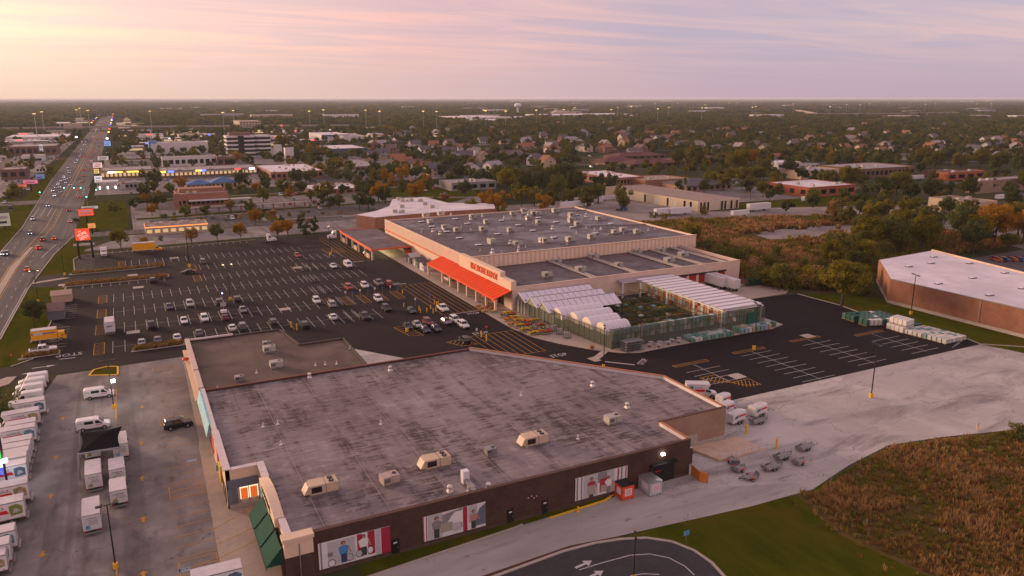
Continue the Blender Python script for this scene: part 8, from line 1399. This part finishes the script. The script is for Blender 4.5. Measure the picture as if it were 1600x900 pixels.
for x, y, h, c in ((262, 205, 16, 'y'), (272, 200, 17, 'g'), (284, 196, 16, 'y'), (296, 204, 18, 'g'), (308, 190, 15, 'y'), (302, 186, 14, 'd'), (316, 200, 17, 'd'), (322, 190, 17, 'o'), (330, 196, 18, 'o'), (342, 190, 17, 'o'), (250, 196, 12, 'g'), (240, 188, 11, 'y'), (352, 198, 17, 'y'), (336, 212, 17, 'g'), (274, 214, 15, 'd'), (290, 214, 16, 'y'), (232, 184, 9, 'g'), (364, 190, 16, 'o'), (318, 182, 9, 'g')): tree(0, 0, h, c, 'in the tall belt behind the white roofed warehouse', g5, True, 1, None, (x, y))
g6 = 'bushes along the scrub edge'
for i, (u, v) in enumerate(((1150, 428), (1172, 424), (1190, 432), (1207, 434), (1222, 442), (1246, 446), (1262, 450), (1240, 430), (1278, 430), (1288, 452), (1335, 450), (1352, 436), (1100, 392), (1092, 382), (1120, 400), (1140, 408), (1160, 414), (1180, 412), (1200, 420), (1225, 424), (1255, 418), (1290, 420), (1320, 424), (1112, 386), (1135, 394), (1165, 400), (1340, 420), (1215, 408), (1300, 408), (1275, 408), (1330, 455), (1300, 440), (1268, 438), (1350, 462), (1185, 445), (1210, 448), (1020, 340), (1040, 343), (1100, 335), (1075, 362), (1110, 352), (1085, 350))): tree(u, v, R.uniform(9, 15) if v > 404 else R.uniform(7, 11), R.choice(['g', 'y', 'g', 'y', 's']), 'on the overgrown edge east of the store', g6, False, 1, R.choice(BU))
for i in range(34):
    x = 186 + i * 4.1; y = 176 + 8 * math.sin(i * 1.7) + (0 if x < 205 else (x - 205) * .42); tree(0, 0, R.uniform(8, 14), R.choice('gyygy'), 'in the thicket between the lot and the scrub field', 'thicket east of the store', True, 1, BU[i % 3] if i % 3 else None, (x, y))
for u, v, h, c in ((6, 660, 10, 'd'), (12, 640, 9, 'g'), (1590, 682, 6, 'g'), (1598, 690, 7, 'd'), (252, 376, 5, 'd'), (150, 361, 4, 'd'), (580, 335, 8, 'd'), (648, 473 - 140, 6, 'd'), (470, 341, 6, 'd')): tree(u, v, h, c, 'standing at a lot edge', 'bushes at the lot edges', True, 1, R.choice(BU))
# suburb trees as individuals up to the limit, the rest as one wood
pts = {k: [] for k in 'gdyo'}; spare = []
def inview(x, y):
    f = x * sA + y * cA; r = x * cA - y * sA
    if f < 50: return None
    zc = f * cP + H * sP; return 800 + F * r / zc, 450 + F * (-f * sP + H * cP) / zc
d = 430.0; RF = random.Random(5)
while d < 1500:
    st = 12.5 if d < 900 else 15; a0 = rad(-12); a1 = rad(66); na = int((a1 - a0) * d / st)
    for i in range(na):
        a = a0 + (a1 - a0) * (i + RF.uniform(-.3, .3)) / na; dd = d + RF.uniform(-.4, .4) * st; x, y = dd * math.sin(a), dd * math.cos(a); uv = inview(x, y)
        if not uv or uv[0] < -30 or uv[0] > 1640 or not clear(x, y, 0): continue
        u, v = uv; p = .55 if u > 640 else (.5 if u > 430 else .26)
        if v > 262: p *= .35
        if u > 1080 and v < 262: p = .78
        if v < 212: p = .85 if u > 450 else (.35 if u > 180 else .2)
        if 480 < u < 640 and v > 235: p = .42
        if 570 < u < 880 and 226 < v < 276: p = .27
        if 890 < u < 1070 and 240 < v < 275: p = .06
        if RF.random() < p: spare.append((dd, x, y))
    d += st
spare.sort()
for i, (dd, x, y) in enumerate(spare):
    c = RF.choices('gdyo', [4, 4, 1.6, .22])[0]
    if NT_[0] < 296 and x > 0 and i % 2 == 0: tree(0, 0, RF.uniform(8, 14), c, 'among the suburb houses', 'trees among the suburb houses', False, 1, None, (x, y))
    else: pts[c].append((x, y, 0, RF.uniform(.8, 1.35), RF.uniform(.8, 1.3)))
far = {k: [] for k in 'gdy'}
d = 1450.0
while d < 11500:
    st = 22 + (d - 1300) * .013; a0 = rad(-10); a1 = rad(63); na = int((a1 - a0) * d / st)
    for i in range(na):
        a = a0 + (a1 - a0) * (i + RF.uniform(-.45, .45)) / na; dd = d + RF.uniform(-.45, .45) * st; x, y = dd * math.sin(a), dd * math.cos(a); uv = inview(x, y)
        if not uv or uv[0] < -40 or uv[0] > 1650: continue
        if abs(x + 37) < (75 if y < 2600 else 24) and y < 5200: continue
        if 1545 < y + x * .1 < 1760 and x < 480: continue
        if not clear(x, y, 0): continue
        u, v = uv; p = .93 if dd > 1900 else (.85 if u > 600 else .45)
        if RF.random() < p: far[RF.choices('gdy', [4, 5, 1.3])[0]].append((x, y, 0, st / 20 * RF.uniform(.9, 1.2), RF.uniform(.8, 1.35)))
    d += st
def cluster_mb(seed):
    r = random.Random(seed); mb = MB()
    for k in range(7):
        c = crown_mb(seed * 31 + k, 95, .95, lobes=7); ox, oy = r.uniform(-9, 9), r.uniform(-9, 9); s = r.uniform(.8, 1.25)
        for f in range(len(c.f)): mb.face([(c.v[i][0] * s + ox, c.v[i][1] * s + oy, c.v[i][2] * s) for i in c.f[f]])
    return mb
def scatter(name, label, P, src_mesh):
    me = bpy.data.meshes.new(name); me.from_pydata([p[:3] for p in P], [], []); at = me.attributes.new('sc', 'FLOAT_VECTOR', 'POINT'); at.data.foreach_set('vector', [q for p in P for q in (p[3], p[3], p[4])])
    ro = me.attributes.new('ro', 'FLOAT_VECTOR', 'POINT'); ro.data.foreach_set('vector', [q for p in P for q in (0, 0, RF.uniform(0, 6.28))])
    o = link(bpy.data.objects.new(name, me)); o['kind'] = 'stuff'; o['label'] = label
    src = bpy.data.objects.new(name + '_source', src_mesh)
    g = bpy.data.node_groups.new(name, 'GeometryNodeTree'); g.interface.new_socket('Geometry', in_out='INPUT', socket_type='NodeSocketGeometry'); g.interface.new_socket('Geometry', in_out='OUTPUT', socket_type='NodeSocketGeometry')
    gi, go = g.nodes.new('NodeGroupInput'), g.nodes.new('NodeGroupOutput'); ip_ = g.nodes.new('GeometryNodeInstanceOnPoints'); oi = g.nodes.new('GeometryNodeObjectInfo'); oi.inputs['Object'].default_value = src; oi.inputs['As Instance'].default_value = True
    na_ = g.nodes.new('GeometryNodeInputNamedAttribute'); na_.data_type = 'FLOAT_VECTOR'; na_.inputs[0].default_value = 'sc'; nr_ = g.nodes.new('GeometryNodeInputNamedAttribute'); nr_.data_type = 'FLOAT_VECTOR'; nr_.inputs[0].default_value = 'ro'; e2 = g.nodes.new('FunctionNodeEulerToRotation')
    g.links.new(gi.outputs[0], ip_.inputs['Points']); g.links.new(oi.outputs['Geometry'], ip_.inputs['Instance']); g.links.new(na_.outputs[0], ip_.inputs['Scale']); g.links.new(nr_.outputs[0], e2.inputs[0]); g.links.new(e2.outputs[0], ip_.inputs['Rotation']); g.links.new(ip_.outputs[0], go.inputs[0])
    m = o.modifiers.new('scatter', 'NODES'); m.node_group = g; return o
for i, k in enumerate('gdyo'): scatter('suburb_woods', LN[k] + ' tree crowns filling the wooded suburb', pts[k], crown_mb(60 + i, 800, .55, lobes=13, rz=4.1, cz=5.2).mesh('crown', LEAF[k]))
for i, k in enumerate('gdy'): scatter('far_forest', LN[k] + ' forest canopy reaching to the horizon', far[k], cluster_mb(7 + i).mesh('canopy', LEAF[k]))
# tall weeds, brush and dry bed plants
def inpoly(x, y, P):
    c = False; j = len(P) - 1
    for i in range(len(P)):
        if (P[i][1] > y) != (P[j][1] > y) and x < (P[j][0] - P[i][0]) * (y - P[i][1]) / (P[j][1] - P[i][1]) + P[i][0]: c = not c
        j = i
    return c
from mathutils import noise as mn
def weeds(name, label, spots, mats, hmin, hmax, blades=7, wd=.16, lean=.35):
    rs = np.random.RandomState(3); groups = {}
    for x, y, k, hs in spots: groups.setdefault(k, []).append((x, y, hs))
    for k, L in groups.items():
        L = np.array(L); n = len(L); B = blades; c = np.repeat(L, B, axis=0); a = rs.uniform(0, 2 * np.pi, n * B); rr = rs.uniform(0, .35, n * B); h = rs.uniform(hmin, hmax, n * B) * c[:, 2]
        bx = c[:, 0] + rr * np.cos(a); by = c[:, 1] + rr * np.sin(a); t = rs.uniform(0, np.pi, n * B); px, py = np.cos(t) * wd, np.sin(t) * wd; lx, ly = np.cos(a) * h * lean * rs.rand(n * B), np.sin(a) * h * lean * rs.rand(n * B)
        V = np.stack([np.stack([bx - px * .6, by - py * .6, np.full(n * B, .01)], 1), np.stack([bx + px * .6, by + py * .6, np.full(n * B, .01)], 1), np.stack([bx + lx + px, by + ly + py, h * .8], 1), np.stack([bx + lx * 1.2, by + ly * 1.2, h], 1), np.stack([bx + lx - px, by + ly - py, h * .75], 1)], 1).reshape(-1, 3)
        me = bpy.data.meshes.new(name); me.from_pydata(V.tolist(), [], np.arange(len(V)).reshape(-1, 5).tolist()); me.materials.append(mats[k]); o = link(bpy.data.objects.new(name, me)); o['kind'] = 'stuff'; o['label'] = label
WM = {'s': LEAF['s'], 'r': LEAF['r'], 'y': LEAF['y'], 'g': LEAF['g'], 't': LEAF['t'], 'w': M('weed_white', (.34, .31, .2), .8, .1, 2)}
WP = [(89, 54), (87, 66), (90, 77.4), (93.5, 76.3), (105, 79.8), (118, 82.0), (132, 79.2), (143.8, 76.4), (200, 62), (200, 10), (80, 20)]
spots = []
while len(spots) < 22000:
    x, y = RF.uniform(84, 200), RF.uniform(22, 83)
    if not inpoly(x, y, WP) and not (RF.random() < .25 and inpoly(x + RF.uniform(0, 7), y + RF.uniform(-1, 2), WP) and y < 76): continue
    f = mn.noise((x * .09, y * .09, 0)) + .6 * mn.noise((x * .3, y * .3, 3)); q = RF.gauss(0, .25)
    k = 's' if f + q > .22 else ('t' if f + q > .05 else ('r' if f + q > -.18 else ('g' if f + q > -.4 else 'y')))
    if RF.random() < .006: k = 'w'
    if f + RF.random() < -.15 or (RF.random() < .75 and not inpoly(x + RF.uniform(-3, 3), y + RF.uniform(-2.5, 2.5), WP)): continue
    spots.append((x, y, k, (1 + .6 * f) * RF.choice([.6, .8, 1, 1, 1.5])))
weeds('tall_weeds', 'tall straw and russet weeds beside the concrete yard', spots, WM, .2, .75, 9, .06)
SPOLY = [(188, 174), (186, 196), (197, 235), (205, 312), (262, 300), (330, 280), (345, 190), (262, 186), (222, 174)]
spots = []
while len(spots) < 12000:
    x, y = RF.uniform(186, 345), RF.uniform(172, 312)
    if not inpoly(x, y, SPOLY): continue
    f = mn.noise((x * .05, y * .05, 8)) + .5 * mn.noise((x * .2, y * .2, 3)); q = RF.gauss(0, .2)
    if inpoly(x, y, [(240, 240), (330, 225), (345, 262), (300, 275), (246, 265)]) and f < .1: continue
    k = 's' if f + q > .25 else ('r' if f + q > 0 else ('g' if f + q > -.3 else 'y')); spots.append((x, y, k, 1.2 + .6 * f))
weeds('scrub_brush', 'brown and green brush over the field east of the store', spots, WM, .8, 2.0, 6, .3)
spots = []
for (x0, x1, y0, y1, n) in ((-21, 3, 306.2, 309.0, 420), (4, 8.5, 306.6, 311, 160), (-22, 4, 286.6, 290.6, 600), (4.5, 8.6, 286, 290.5, 160), (-3, 8.2, 202.6, 205.2, 420), (-27, -20, 208.4, 211.5, 260)):
    for i in range(n): spots.append((RF.uniform(x0, x1), RF.uniform(y0, y1), RF.choice('ttrtg') if y0 < 286 or y0 > 300 else RF.choice('rrtg'), RF.uniform(.6, 1.1)))
weeds('bed_grasses', 'dry ornamental grasses in the kerbed planting beds', spots, WM, .5, 1.1, 6, .16)
for p in ([(-22, 305.5), (4, 305.8), (9, 307), (9, 311.4), (4, 311), (0, 309.4), (-21, 309.3)], [(-23, 286), (5, 285.7), (9.4, 287), (9.4, 290.6), (5, 291.2), (-22.5, 291)], [(-3.6, 202), (8.4, 202.2), (8.4, 205.6), (-2.6, 205.6)], [(-28, 207.6), (-19.5, 208.4), (-19.6, 211.6), (-25, 212)]): struct('planting_bed', MB().prism(p, 0, .16), M('bed_soil', (.10, .075, .055), .95, .2, 2)); kerb('kerb', p + p[:1], .3, .18)
# ================================================================== hazy air
hb = MB().box(-46000, 61000, -600, 61000, -1, 62.5).build('haze', M('haze_dummy', (1, 1, 1), var=0)); hb['kind'] = 'stuff'; hb['label'] = 'thin mauve evening haze lying over the whole town'
hm = bpy.data.materials.new('haze_air'); hm.use_nodes = True; hm.node_tree.nodes.clear(); pvn = hm.node_tree.nodes.new('ShaderNodeVolumePrincipled'); pvn.inputs['Color'].default_value = (.80, .84, .95, 1); pvn.inputs['Density'].default_value = 4.1e-5; pvn.inputs['Anisotropy'].default_value = .2
ho = hm.node_tree.nodes.new('ShaderNodeOutputMaterial'); hm.node_tree.links.new(pvn.outputs[0], ho.inputs['Volume']); hb.data.materials.clear(); hb.data.materials.append(hm)
# clipped hedges and low bushes along the business lots
for i in range(110):
    u0, u1, v0, v1 = R.choice([(190, 420, 296, 345), (240, 520, 335, 352), (420, 600, 300, 345), (150, 420, 258, 262), (430, 700, 262, 300), (950, 1180, 262, 285), (60, 130, 262, 300), (600, 760, 300, 322)]); u = R.uniform(u0, u1); v = R.uniform(v0, v1); x, y = G(u, v)
    if clear(x, y, 0): tree(0, 0, R.uniform(3, 6), R.choice('dggyrt'), 'along the kerbs of the business lots', 'low bushes along the business lots', False, 1, R.choice(BU), (x, y))
